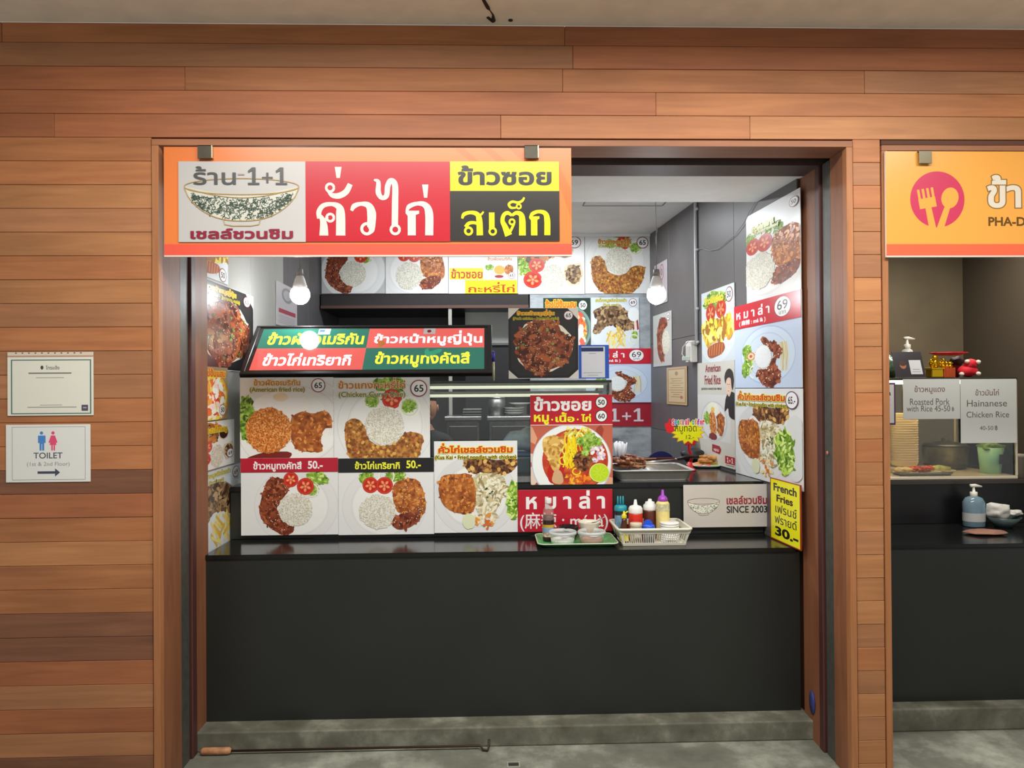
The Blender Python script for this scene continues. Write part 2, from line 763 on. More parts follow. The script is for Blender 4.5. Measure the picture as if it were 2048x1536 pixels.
        if out is not None:
            V2, T2 = glyph_mesh(t, bold + ow)
            put(V2, T2, out)
        put(V, T, c)

    def price(s, cx, cy, r, t, ring=(130, 25, 45), col=(20, 20, 22), sub=None):
        s.ell(cx, cy, r, r, ring)
        s.ell(cx, cy, r * 0.88, r * 0.88, (235, 236, 238))
        h = r * 0.42
        s.text(t, cx - r * 0.55, cy - h, cx + r * 0.55, cy + h, col, 0.02)

    def done(s):
        for mb, nm in ((s.pic, 'picture'), (s.let, 'lettering')):
            if mb.f:
                o = mb.build(nm)
                o.parent = s.o
        return s.o


def mat_frame(O, U, V):
    """frame with local x=U, y=V, z=U x V"""
    U, V = U.normalized(), V.normalized()
    N = U.cross(V)
    return Matrix(((U.x, V.x, N.x, O.x), (U.y, V.y, N.y, O.y), (U.z, V.z, N.z, O.z), (0, 0, 0, 1)))


def front_board(name, x0, y0, x1, y1, Y, label, **k):
    """upright board facing the walkway at depth Y, outline read off the photo"""
    a, b, c, d = P(x0, y0, Y=Y), P(x1, y0, Y=Y), P(x0, y1, Y=Y), P(x1, y1, Y=Y)
    X0, X1 = (a.x + c.x) / 2, (b.x + d.x) / 2
    Z1, Z0 = (a.z + b.z) / 2, (c.z + d.z) / 2
    M = mat_frame(Vector((X0, Y, Z0)), Vector((1, 0, 0)), Vector((0, 0, 1)))
    k.setdefault('src', (x0, y0, x1, y1))
    return Board(name, M, X1 - X0, Z1 - Z0, label, **k)


def wall_board(name, tl, tr, bl, br, plane, off, label, src, **k):
    """board on a side wall given by the photo positions of its corners"""
    p0, n = plane
    pl = (p0 + n * off, n)
    a, b, c, d = [P(q[0], q[1], plane=pl) for q in (tl, tr, bl, br)]
    L, R = (a + c) / 2, (b + d) / 2
    U = Vector((R.x - L.x, R.y - L.y, 0))
    W = U.length
    Z1, Z0 = (a.z + b.z) / 2, (c.z + d.z) / 2
    M = mat_frame(Vector((L.x, L.y, Z0)), U, Vector((0, 0, 1)))
    return Board(name, M, W, Z1 - Z0, label, src=src, **k)

# ------------------------------------------------------------------ the setting
# key planes read off the photo (metres): stall front at Y=0, floor Z=0
XL, YB = -1.324, 2.89                     # left wall of the stall, back wall
RW0, RW1 = Vector((1.435, 0.45, 0)), Vector((1.268, 2.89, 0))
RN = Vector((-(RW1.y - RW0.y), RW1.x - RW0.x, 0)).normalized()      # faces the stall
LEFTW = (Vector((XL, 0, 0)), Vector((1, 0, 0)))
RIGHTW = (RW0, RN)
YC = 0.47                                  # front of the low counter
ZC = 0.848                                 # top of the low counter
ZU = 1.115                                 # top of the raised counter
YR = 0.82                                  # riser between them
ZCE = P(1000, 51, Y=0).z                   # walkway ceiling
PITCH = 0.0937
XLO, XLI = P(304, 600, Y=0).x, P(319, 600, Y=0).x
XRI, XRO = P(1694, 600, Y=0).x, P(1708, 600, Y=0).x
ZHO, ZHI = P(1000, 279, Y=0).z, P(1000, 293, Y=0).z
ROWZ = ZHO + 0.004
XSO, XSI = P(1763, 600, Y=0).x, P(1776, 600, Y=0).x
XEND, XBEG = 3.6, -2.9

WOODA = wood('plank_wood', (158, 98, 58), (184, 120, 74))
WOODR = wood('plank_wood_reddish', (150, 88, 54), (176, 108, 68))
WOODY = wood('plank_wood_golden', (160, 106, 64), (186, 128, 82))
WOODD = wood('plank_wood_dark', (112, 70, 50), (140, 92, 64))
WOODG = wood('plank_wood_greyish', (150, 100, 66), (176, 120, 80))
FRAMEV = wood('frame_wood', (122, 76, 50), (150, 96, 64), along='Z', rand=0.05)
FRAMEH = wood('frame_wood_level', (138, 88, 58), (164, 108, 72), rand=0.05)
LIPV = wood('lip_wood', (150, 96, 58), (178, 118, 74), along='Z', rand=0.05)


def concrete(name, a, b, c, scale=3.0, rough=0.75):
    m = food(name, [a, b, c], scale=scale, voro=0.15, rough=rough, bump=0.35)
    return m


def struct(name, mb, parent=None):
    o = mb.build(name, parent)
    if parent is None:
        o['kind'] = 'structure'
    return o


CONC = concrete('worn_concrete', (84, 84, 72), (116, 118, 106), (186, 188, 174), 4.0)
CONC2 = concrete('stained_concrete', (78, 76, 62), (104, 104, 90), (150, 150, 134), 9.0)
struct('floor', MB().box(-4, 5, -6.5, 4.5, -0.12, 0, CONC))
struct('ceiling', MB().box(-4, 5, -6.5, 0.0, ZCE, ZCE + 0.12, flat((246, 238, 222), 0.9, name='ceiling_paint', vary=0.03, scale=8)))
cr = MB()
a, b_ = P(966, 0, Z=ZCE), P(985, 28, Z=ZCE)
zc = ZCE - 0.001
crack = [P(962, -14, Z=zc), P(968, 2, Z=zc), P(975, 14, Z=zc), P(980, 21, Z=zc), P(986, 30, Z=zc), P(987, 41, Z=zc)]
cr.tube(crack, 0.004, flat((52, 42, 30), 0.9), 6, rs=[0.003, 0.007, 0.008, 0.002, 0.004, 0.009])
cr.tube([P(975, 34, Z=zc), P(981, 39, Z=zc), P(986, 43, Z=zc)], 0.006, flat((52, 42, 30), 0.9), 6)
cr.lathe([(0.0001, -0.003), (0.009, -0.003), (0.009, 0.0)], flat((52, 42, 30), 0.9), c=tuple(P(1021, 40, Z=zc)), n=10)
o = cr.build('crack', bpy.data.objects['ceiling'])

# plank clad wall: backing plus one object per plank
wf = MB()
dk = flat((84, 52, 36), 0.8)
wf.box(XBEG, XLO + 0.002, 0.014, 0.16, 0, ZCE, dk)
wf.box(XLO, XEND, 0.014, 0.16, ZHO - 0.002, ZCE, dk)
wf.box(XRO - 0.002, XSO + 0.002, 0.014, 0.16, 0, ZHO, dk)
wall = struct('wall_front', wf)
_pm = {}


def plank(x0, x1, zr, mat, top=PITCH):
    g = 0.0011
    w = x1 - x0
    key = (round(w, 4), mat.name, round(top, 4))
    if key not in _pm:
        b = MB()
        b.box(0.0006, w - 0.0006, 0, 0.014, g, top - g * 0.3, mat, bev=0.0012)
        o = b.build('plank')
        _pm[key] = o.data
    else:
        o = bpy.data.objects.new('plank', _pm[key])
        COL.objects.link(o)
    o.location = (x0, RND.uniform(-0.0012, 0.0006), zr)
    o.parent = wall


k0 = int(math.floor(ROWZ / PITCH))
zbase = ROWZ - k0 * PITCH
rows = [zbase + i * PITCH for i in range(-1, k0 + 12)]
for zr in rows:
    z0, z1 = max(zr, 0), min(zr + PITCH, ZCE)
    if z1 - z0 < 0.01:
        continue
    zmid = (z0 + z1) / 2
    ypix = 775 - (zmid - 1.6) * 500

    def pick(seed):
        r = random.Random(str(seed))
        if 948 < ypix < 1000 or 1222 < ypix < 1315:
            return WOODD
        if ypix > 1395:
            return r.choice([WOODD, WOODG, WOODR])
        if ypix < 88:
            return r.choice([WOODR, WOODR, WOODA])
        return r.choice([WOODA, WOODA, WOODR, WOODY, WOODG])
    h = z1 - z0
    if zr > ROWZ - 0.02:
        r = random.Random(int(zr * 977))
        cuts = [XBEG]
        x = XBEG + r.uniform(0.5, 1.4)
        while x < XEND - 0.5:
            cuts.append(x)
            x += r.uniform(1.9, 3.2)
        if abs(zr - ROWZ) < 0.03:
            cuts = [XBEG, P(108, 250, Y=0).x, 0.05, P(1500, 250, Y=0).x]
        if abs(zr - (ROWZ + 2 * PITCH)) < 0.03:
            cuts = [XBEG, -1.2, 0.3, P(1729, 168, Y=0).x]
        cuts.append(XEND)
        for i in range(len(cuts) - 1):
            plank(cuts[i], cuts[i + 1], z0, pick((int(zr * 100), i)), h)
    else:
        cuts = [XBEG, XLO]
        r = random.Random(int(zr * 1013))
        for i in range(len(cuts) - 1):
            plank(cuts[i], cuts[i + 1], z0, pick((int(zr * 100), i, 'l')), h)
        r = random.Random(int(zr * 71))
        plank(XRO, XSO, z0, r.choice([WOODA, WOODY, WOODY, WOODG]), h)
# right of the neighbouring stall (out of frame, closes the wall)

# timber frame of the stall opening
TRACK = flat((84, 84, 78), 0.5, 0.3, 'track_metal', vary=0.08)
STRIP = flat((80, 44, 40), 0.5, name='red_brown_strip')
tr = MB()
for sx, xi, xo, ds in ((-1, XLI, XLO, (0.0, 0.205, 0.30, 0.36, 0.50)), (1, XRI, XRO, (0.0, 0.15, 0.235, 0.29, 0.45))):
    def bx(mb, a, b, y0, y1, mat, z1=ZHI, z0=0.0, bev=0.001):
        mb.box(min(a, b), max(a, b), y0, y1, z0, z1, mat, bev=bev)
    bx(tr, xi, xo - 0.003 * sx, -0.006, 0.03, LIPV, z1=ZHI - 0.0005)
    bx(tr, xi + 0.004 * sx, xi + 0.09 * sx, 0.03, ds[1], FRAMEV, bev=0)
    bx(tr, xi + 0.03 * sx, xi + 0.09 * sx, ds[1], ds[2] + 0.01, flat((40, 36, 32), 0.7), bev=0)
    bx(tr, xi + 0.0 * sx, xi + 0.09 * sx, ds[3], ds[4], FRAMEV, bev=0)
tr.box(XLO + 0.003, XRO - 0.003, -0.006, 0.03, ZHI, ZHO - 0.003, FRAMEH, bev=0.001)
tr.box(XLI - 0.05, XRI + 0.05, 0.03, 0.15, ZHI + 0.002, ZHO + 0.1, FRAMEH)
tr.box(XLI - 0.05, XRI + 0.05, 0.15, 0.24, ZHI + 0.03, ZHO + 0.1, flat((34, 32, 32), 0.6))
tr.box(XLI - 0.05, XRI + 0.05, 0.24, 0.41, ZHI - 0.002, ZHO + 0.1, flat((78, 62, 58), 0.6, vary=0.05, name='dark_header_wood'))
frame = struct('trim_1', tr)
for sx, xi, y0, y1, y2 in ((-1, XLI, 0.205, 0.30, 0.36), (1, XRI, 0.15, 0.235, 0.29)):
    m = MB()
    a, b_ = sorted((xi + 0.006 * sx, xi + 0.03 * sx))
    m.box(a, b_, y0 + 0.004, y1 - 0.004, 0, ZHI, TRACK, bev=0.003)
    m.build('shutter_track', frame)
    m = MB()
    a, b_ = sorted((xi - 0.004 * sx, xi + 0.05 * sx))
    m.box(a, b_, y1 + 0.004, y2 - 0.006, 0, ZHI, STRIP, bev=0.004)
    m.build('cover_strip', frame)
m = MB()
m.lathe([(0.0001, -0.002), (0.008, -0.002), (0.009, 0.0)], flat((200, 120, 100), 0.5), c=(XRI - 0.0, 0.19, P(1645, 904, X=XRI).z), n=12, M=Matrix.Rotation(PI / 2, 3, 'Y'))
m.build('screw_cap', frame)
m = MB()
m.lathe([(0.0001, 0), (0.03, 0), (0.03, 0.0015), (0.0001, 0.0015)], flat((56, 62, 128), 0.8, vary=0.15), c=(XRI - 0.003, 0.36, 0.17), n=18, sx=1.8, M=Matrix.Rotation(-PI / 2, 3, 'Y'))
m.build('blue_paint_smear', frame)

# frame of the neighbouring stall's opening
t2 = MB()
t2.box(XSO + 0.003, XSI, -0.006, 0.03, 0, ZHI - 0.0145, LIPV, bev=0.001)
t2.box(XSO + 0.01, XSI - 0.003, 0.03, 0.5, 0, ZHO, FRAMEV)
t2.box(XSO + 0.003, XEND, -0.006, 0.03, ZHI - 0.014, ZHO - 0.02, FRAMEH, bev=0.001)
t2.box(XSO + 0.01, XEND, 0.03, 0.5, ZHI - 0.012, ZHO, FRAMEH)
t2.box(XSO + 0.003, XEND, -0.004, 0.014, ZHO - 0.018, ZHO, dk)
struct('trim_2', t2)

# concrete curb under both counters
cb = MB()
cb.box(XL - 0.02, 1.46, 0.36, 0.56, 0, 0.088, CONC2, bev=0.006, seg=2)
cb.box(1.66, XEND, 0.42, 0.62, 0, 0.105, CONC2, bev=0.006, seg=2)
struct('trim_3', cb)

# stall interior: walls, beam, inner ceiling
WHT = flat((240, 242, 242), 0.8, name='beam_paint', vary=0.02, scale=6)
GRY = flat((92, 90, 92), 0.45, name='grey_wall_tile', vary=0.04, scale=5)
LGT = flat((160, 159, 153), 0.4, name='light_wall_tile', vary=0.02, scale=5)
ZI = 2.81
bmx = MB()
bmx.box(XL - 0.12, 1.55, 0.41, 0.89, ZHI - 0.001, ZI + 0.1, WHT)
struct('ceiling_beam', bmx)
ci = MB()
ci.box(XL - 0.12, 1.6, 0.89, 4.2, ZI, ZI + 0.1, WHT)
inner = struct('ceiling_inner', ci)
h = MB()
a, b_ = P(1222, 414, Z=ZI), P(1300, 450, Z=ZI)
a, b_ = Vector((0.62, 1.35, 0)), Vector((1.15, 1.95, 0))
gm = flat((150, 150, 148), 0.8)
for (x0, x1, y0, y1) in ((a.x, b_.x, a.y, a.y + 0.008), (a.x, b_.x, b_.y, b_.y + 0.008), (a.x, a.x + 0.008, a.y, b_.y), (b_.x, b_.x + 0.008, a.y, b_.y)):
    h.box(x0, x1, y0, y1, ZI - 0.004, ZI, gm)
h.build('hatch_frame', inner)
cv = MB()
cv.box(XL, 1.27, YB - 0.02, YB, ZI - 0.02, ZI, WHT)
cv.build('cornice_strip', inner)

wl = MB()
wl.box(XL - 0.12, XL - 0.008, 0.5, 4.2, 0, ZI + 0.1, dk)
wleft = struct('wall_left', wl)
yc = [0.502, 1.20, 1.86, 2.52, YB + 0.9]
zcs = [0.0, 0.86, 1.72, ZI]
for i in range(len(yc) - 1):
    for j in range(3):
        m = MB()
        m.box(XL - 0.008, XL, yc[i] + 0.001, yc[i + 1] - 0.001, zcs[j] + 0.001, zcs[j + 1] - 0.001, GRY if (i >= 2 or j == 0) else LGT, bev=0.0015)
        m.build('wall_panel', wleft)

# right wall, slightly toed in
L = (RW1 - RW0).length
rd = (RW1 - RW0).normalized()


def rwbox(mb, s0, s1, d0, d1, z0, z1, mat, bev=0.0):
    """box along the right wall: s from its near end, d towards the stall"""
    t = MB().box(s0, s1, d0, d1, z0, z1, mat, bev=bev)
    vs = [RW0 + rd * v[0] + RN * v[1] + Vector((0, 0, v[2])) for v in t.v]
    mb.add(vs, t.f, mat)


wr = MB()
rwbox(wr, 0, L + 1.0, -0.12, -0.008, 0.86, ZI + 0.1, dk)
rwbox(wr, 0.07, L + 1.0, -0.12, -0.008, 0, 0.86, dk)
wright = struct('wall_right', wr)
sc_ = [0.0, 0.75, 1.35, 1.95, L, L + 1]
zz = [0.0, 0.86, 1.28, 1.94, ZI]
for i in range(len(sc_) - 1):
    for j in range(4):
        m = MB()
        rwbox(m, sc_[i] + (0.07 if i == 0 and j == 0 else 0.001), sc_[i + 1] - 0.001, -0.008, 0, zz[j] + 0.001, zz[j + 1] - 0.001, GRY, bev=0.0015)
        m.build('wall_panel', wright)

# back wall: bulkhead above, marble tile on the right, deep dark recess with the hood on the left
MARBLE = food('grey_marble', [(96, 104, 112), (150, 158, 164), (176, 182, 186), (128, 136, 142)], scale=7, stretch=(1, 1, 2.5), voro=0.1, rough=0.3)
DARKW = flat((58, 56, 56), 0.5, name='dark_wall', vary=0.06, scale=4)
XM = P(1060, 640, Y=YB).x
ZB = P(900, 588, Y=YB).z
wb = MB()
wb.box(XL, 1.30, YB, YB + 0.15, ZB, ZI, GRY)
wb.box(XM, 1.30, YB, YB + 0.15, 0, ZB, MARBLE)
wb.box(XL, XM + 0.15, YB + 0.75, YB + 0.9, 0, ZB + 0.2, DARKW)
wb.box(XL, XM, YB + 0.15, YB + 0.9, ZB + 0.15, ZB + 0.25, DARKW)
struct('wall_back', wb)
hd = MB()
HOOD = flat((50, 46, 46), 0.35, 0.2, 'hood_metal', vary=0.05)
zh = P(900, 617, Y=YB).z
hd.box(XL + 0.01, XM - 0.01, YB - 0.012, YB + 0.74, zh, ZB - 0.004, HOOD, bev=0.004)
hd.box(XL + 0.01, XM - 0.01, YB - 0.02, YB - 0.012, zh, zh + 0.025, flat((92, 66, 58), 0.4), bev=0.002)
o = hd.build('range_hood')
tag(o, 'wide dark metal exhaust hood under the back row of posters', 'hood')

# rear and side closers of the neighbouring stall
nb = MB()
nb.box(1.66, XEND, 2.6, 2.75, 0, 3.0, flat((104, 94, 76), 0.7, name='dim_plaster', vary=0.06, scale=3))
nb.box(1.62, 1.70, 0.5, 2.75, 0, 3.0, flat((70, 62, 52), 0.7))
nb.box(XEND, XEND + 0.1, 0.0, 2.75, 0, 3.0, flat((70, 62, 52), 0.7))
nb.box(1.62, XEND, 0.5, 2.75, 2.75, 2.85, flat((90, 84, 74), 0.8))
struct('wall_stall_next', nb)
cl = MB()
cl.box(XL - 0.12, 1.60, 4.1, 4.2, 0, 3.0, dk)
struct('wall_rear', cl)

# ------------------------------------------------------------------ counters
LAM = flat((24, 26, 26), 0.16, name='black_granite_top', vary=0.10, scale=200)
PAN = flat((36, 38, 36), 0.36, name='black_laminate', vary=0.06, scale=2.5)


def slab(mb, x0, y0, y1, z0, z1, mat):
    """worktop whose right end follows the toed-in side wall"""
    f = lambda y: RW0.x + (RW1.x - RW0.x) * (y - RW0.y) / (RW1.y - RW0.y) - 0.012
    b = bmesh.new()
    vs = [b.verts.new(p) for p in ((x0, y0, z0), (f(y0), y0, z0), (f(y1), y1, z0), (x0, y1, z0), (x0, y0, z1), (f(y0), y0, z1), (f(y1), y1, z1), (x0, y1, z1))]
    for q in ((3, 2, 1, 0), (4, 5, 6, 7), (0, 1, 5, 4), (1, 2, 6, 5), (2, 3, 7, 6), (3, 0, 4, 7)):
        b.faces.new([vs[i] for i in q])
    bmesh.ops.bevel(b, geom=list(b.edges), offset=0.003, segments=2, affect='EDGES')
    mb.bm(b, mat)


ct = MB()
ct.box(XL + 0.014, 1.442, YC, YC + 0.03, 0.088, ZC - 0.022, PAN, bev=0.001)
ct.box(XL + 0.03, 1.395, YC + 0.03, YR - 0.02, 0.088, ZC - 0.03, BLACK)
cto = ct.build('low_counter')
tag(cto, 'long low black counter with plain front panel on the concrete curb', 'counter')
t = MB()
slab(t, XL + 0.014, YC - 0.008, YR, ZC - 0.022, ZC, LAM)
t.build('countertop', cto)
up = MB()
up.box(XL + 0.014, RW0.x - 0.035, YR, YR + 0.03, ZC + 0.001, ZU - 0.025, PAN, bev=0.001)
up.box(XL + 0.03, 1.27, YR + 0.03, 2.0, ZC + 0.001, ZU - 0.026, BLACK)
for x in (XL + 0.1, 0.0, 1.2):
    up.box(x, x + 0.06, YR + 0.06, 1.98, 0, ZC, BLACK)
upo = up.build('raised_counter')
tag(upo, 'raised black counter shelf behind the low counter, carrying the display case', 'counter')
t = MB()
slab(t, XL + 0.014, YR - 0.012, 2.02, ZU - 0.025, ZU, LAM)
t.build('countertop', upo)
t = MB()
t.box(0.2, 1.30, 2.02, 2.04, ZU - 0.03, ZU + 0.012, flat((96, 34, 34), 0.4), bev=0.002)
t.build('red_edge_strip', upo)

# ------------------------------------------------------------------ printed dishes
F_RICE = food('print_rice', [(176, 170, 148), (222, 220, 204), (240, 238, 226)], 130, voro=0.6)
F_ORICE = food('print_fried_rice', [(150, 78, 24), (206, 122, 50), (232, 164, 92)], 130, voro=0.6)
F_CHICK = food('print_fried_chicken', [(96, 44, 14), (166, 88, 30), (204, 132, 58)], 30, voro=0.3)
F_GLAZE = food('print_glazed_meat', [(62, 22, 12), (124, 54, 28), (166, 86, 46)], 50, voro=0.3)
F_TERI = food('print_grilled_chicken', [(96, 44, 16), (170, 92, 36), (208, 134, 62)], 40, voro=0.3)
F_CURRY = food('print_curry', [(96, 54, 20), (158, 98, 40), (196, 140, 66)], 60, voro=0.5)
F_NOOD = food('print_noodles', [(140, 122, 84), (206, 196, 158), (232, 226, 200)], 45, stretch=(1, 2, 1), voro=0.4)
F_DARKN = food('print_dark_stirfry', [(50, 26, 14), (104, 62, 34), (168, 118, 62)], 60, voro=0.5)
F_LETT = food('print_lettuce', [(70, 112, 26), (134, 176, 52), (186, 214, 104)], 55, voro=0.4)
F_STEAK = food('print_steak', [(66, 44, 28), (120, 92, 62), (164, 136, 98)], 45, voro=0.4)
F_EGG = food('print_scrambled_egg', [(186, 136, 20), (230, 196, 60), (244, 222, 120)], 40, voro=0.4)
F_SOUP = food('print_soup', [(150, 24, 14), (196, 60, 26), (224, 120, 52)], 20, voro=0.3)
GRAINW = [(244, 242, 232), (232, 229, 214), (200, 194, 172), (214, 209, 190)]
GRAINO = [(222, 140, 66), (190, 100, 36), (236, 172, 104), (160, 80, 26)]
PLATE, RIM = (208, 210, 210), (196, 199, 200)


def p_plate(b, cx, cy, rx, ry, c=(216, 217, 215), rim=(198, 201, 202)):
    b.ell(cx, cy, rx, ry, rim, 56)
    b.ell(cx, cy, rx * 0.985, ry * 0.985, c, 56)
    b.ring(cx, cy, rx * 0.78, ry * 0.78, rx * 0.012, rim, 56)
    b.ell(cx, cy, rx * 0.74, ry * 0.74, (222, 223, 220), 56)


def p_swirl(b, cx, cy, r0, r1, n, c, a0=0.0, a1=2 * PI):
    for i in range(n):
        r = r0 + (r1 - r0) * i / max(n - 1, 1)
        b.ring(cx, cy, r, r, 0.7, c, 30, a0, a1)


def p_tomato(b, cx, cy, r, ry=None):
    ry = ry or r
    b.ell(cx, cy, r, ry, (168, 34, 20))
    b.ell(cx, cy, r * 0.93, ry * 0.93, (202, 54, 34))
    b.ell(cx, cy, r * 0.78, ry * 0.78, (176, 34, 22))
    for k in range(5):
        a = k * 2 * PI / 5 + 0.4
        x, y = cx + math.cos(a) * r * 0.42, cy + math.sin(a) * ry * 0.42
        b.ell(x, y, r * 0.26, ry * 0.17, (222, 120, 80), 10, a)
        b.ell(x, y, r * 0.15, ry * 0.09, (226, 160, 96), 8, a)
    b.ell(cx, cy, r * 0.16, ry * 0.16, (224, 140, 110), 8)


def p_rice(b, cx, cy, rx, ry, orange=False, n=190, jit=0.035):
    ps = b.ell(cx, cy, rx, ry, F_ORICE if orange else F_RICE, 46, 0, jit)
    k = rx / 38.0
    b.scatter(ps, GRAINO if orange else GRAINW, n, 0.75 * k, 1.05 * k, el=2.6, sides=5)


def p_leaf(b, cx, cy, rx, ry, rot=0, n=26, dark=False):
    ps = b.ell(cx, cy, rx, ry, F_LETT, 30, rot, 0.16)
    k = math.sqrt(rx * ry)
    b.scatter(ps, [(176, 208, 92), (206, 226, 140), (96, 140, 34), (66, 108, 26)] if not dark else [(70, 104, 36), (104, 138, 56), (50, 80, 28)], n, k * 0.04, k * 0.1, el=2.6, sides=6)


def p_onion(b, cx, cy, r, c=(226, 232, 214)):
    b.ring(cx, cy, r, r, r * 0.18, c, 24)
    b.ring(cx, cy, r * 0.8, r * 0.8, r * 0.07, (190, 204, 160), 24)


def p_meat(b, pts, mat, cols, n=60, r0=2.0, r1=5.0, el=2.0, seeds=0, jit=0.7, r=1.0):
    q = b.shape(pts, mat, jit, 6)
    b.scatter(q, cols, n, r0, r1, el, 7)
    if seeds:
        b.scatter(q, [(238, 224, 180), (250, 240, 206)], seeds, 0.55 * r, 0.8 * r, 1.5, 5)
    return q


def z3(*pts):
    return [(460 + x / 3.2, 620 + y / 3.2) for x, y in pts]


REDBR = [(126, 56, 32), (106, 42, 24), (146, 72, 44), (86, 32, 18), (164, 92, 60)]
GOLD = [(184, 106, 44), (200, 124, 56), (156, 82, 32), (134, 66, 24), (206, 138, 70)]
CUR = [(182, 120, 52), (196, 142, 62), (138, 82, 34), (120, 66, 28), (160, 84, 44), (206, 162, 78)]
STK = [(150, 120, 84), (110, 80, 54), (76, 50, 32), (176, 148, 108), (56, 34, 22)]


def d_american(b):
    p_plate(b, 590, 850, 118, 100)
    p_swirl(b, 590, 850, 70, 100, 9, (202, 203, 200), -1.3, 0.3)
    p_leaf(b, 492, 835, 18, 46, 0, 34, True)
    b.ell(563, 808, 56, 24, (232, 231, 220), 30, 0, 0.06)
    b.ell(566, 803, 40, 15, (238, 236, 226), 26, 0, 0.06)
    b.ell(561, 794, 15, 9, (228, 208, 180))
    b.shape(z3((110, 945), (200, 915), (330, 905), (390, 915), (380, 945), (300, 975), (150, 970)), (112, 34, 26), 0.4)
    p_meat(b, z3((385, 760), (400, 680), (470, 650), (530, 665), (600, 648), (645, 680), (652, 755), (610, 760), (580, 830), (590, 905), (530, 912), (440, 900), (398, 850)), F_CHICK, GOLD, 130, 1.0, 2.8, 1.9)
    p_rice(b, 537, 861, 45, 46, True, 330)
    b.text('ข้าวผัดอเมริกัน', 508, 758, 601, 771, (176, 104, 20), 0.02, (222, 206, 150), 0.05)
    b.text('(American fried rice)', 500, 774, 610, 786, (120, 104, 26), 0.02, (206, 202, 150), 0.05)
    b.price(637, 771, 14, '65')


def d_curry(b, top=True):
    p_plate(b, 770, 850, 96, 92)
    p_swirl(b, 770, 850, 80, 94, 5, (200, 202, 200), -0.6, 0.8)
    p_leaf(b, 780, 770, 34, 16, 0, 26)
    p_leaf(b, 745, 800, 16, 14, 0, 20)
    p_tomato(b, 784, 798, 20)
    p_leaf(b, 818, 812, 15, 14, 0, 16)
    p_onion(b, 744, 802, 16)
    p_onion(b, 819, 815, 20)
    p_meat(b, z3((740, 725), (800, 692), (860, 740), (890, 830), (970, 870), (1060, 850), (1105, 800), (1160, 782), (1232, 805), (1225, 880), (1190, 960), (1100, 1040), (960, 1060), (830, 1020), (760, 940), (738, 830)), F_CURRY, CUR, 220, 1.2, 3.4, 1.5)
    p_rice(b, 769, 851, 39, 39, False, 260)
    if top:
        b.text('ข้าวแกงกะหรี่ไก่', 677, 756, 811, 777, (186, 92, 26), 0.02, (226, 214, 160), 0.04)
        b.text('(Chicken Curry Rice)', 678, 783, 811, 797, (96, 98, 24), 0.01, (214, 212, 160), 0.04)
        b.price(838, 777, 17, '65')


def d_tonkatsu(b, strip=True):
    p_plate(b, 592, 1012, 84, 76, (213, 214, 213), (202, 204, 205))
    p_meat(b, z3((250, 1080), (310, 1073), (368, 1105), (372, 1160), (330, 1215), (302, 1270), (335, 1330), (402, 1378), (402, 1420), (350, 1442), (280, 1412), (210, 1350), (188, 1290), (200, 1200), (222, 1130)), F_GLAZE, REDBR, 170, 1.0, 2.7, 2.0, 40)
    p_leaf(b, 636, 956, 22, 13, 0.3, 30)
    p_leaf(b, 625, 979, 13, 13, 0, 18)
    p_onion(b, 623, 981, 13)
    p_tomato(b, 582, 959, 15)
    p_tomato(b, 611, 973, 17)
    p_rice(b, 591, 1019, 34, 33)
    if strip:
        b.rect(482, 915, 677, 944, (168, 26, 48))
        b.text('ข้าวหมูทงคัทสึ', 507, 922, 604, 943, (236, 230, 226), 0.03)
        b.text('50.-', 616, 922, 646, 938, (236, 230, 226), 0.03)


def d_teri(b, strip=True, title=False):
    p_plate(b, 768, 1012, 84, 76, (213, 214, 213), (202, 204, 205))
    p_leaf(b, 790, 952, 20, 12, 0, 30)
    p_leaf(b, 733, 956, 16, 14, 0, 22)
    p_onion(b, 773, 952, 15)
    p_tomato(b, 741, 970, 16)
    p_tomato(b, 769, 971, 17)
    p_meat(b, z3((1050, 1115), (1130, 1080), (1205, 1095), (1240, 1170), (1252, 1270), (1225, 1320), (1160, 1330), (1070, 1290), (1042, 1200)), F_TERI, GOLD, 110, 1.0, 3.0, 1.8, 60)
    p_meat(b, z3((1050, 1330), (1110, 1305), (1200, 1290), (1215, 1340), (1150, 1390), (1080, 1405), (1038, 1375)), F_GLAZE, REDBR, 40, 1.4, 3.4, 1.8, 14)
    p_rice(b, 755, 1023, 36, 35, False, 210, 0.07)
    if strip:
        b.rect(676, 915, 868, 944, (30, 28, 28))
        b.text('ข้าวไก่เทริยากิ', 710, 922, 800, 938, (240, 226, 60), 0.03)
        b.text('50.-', 813, 921, 842, 937, (240, 226, 60), 0.03)


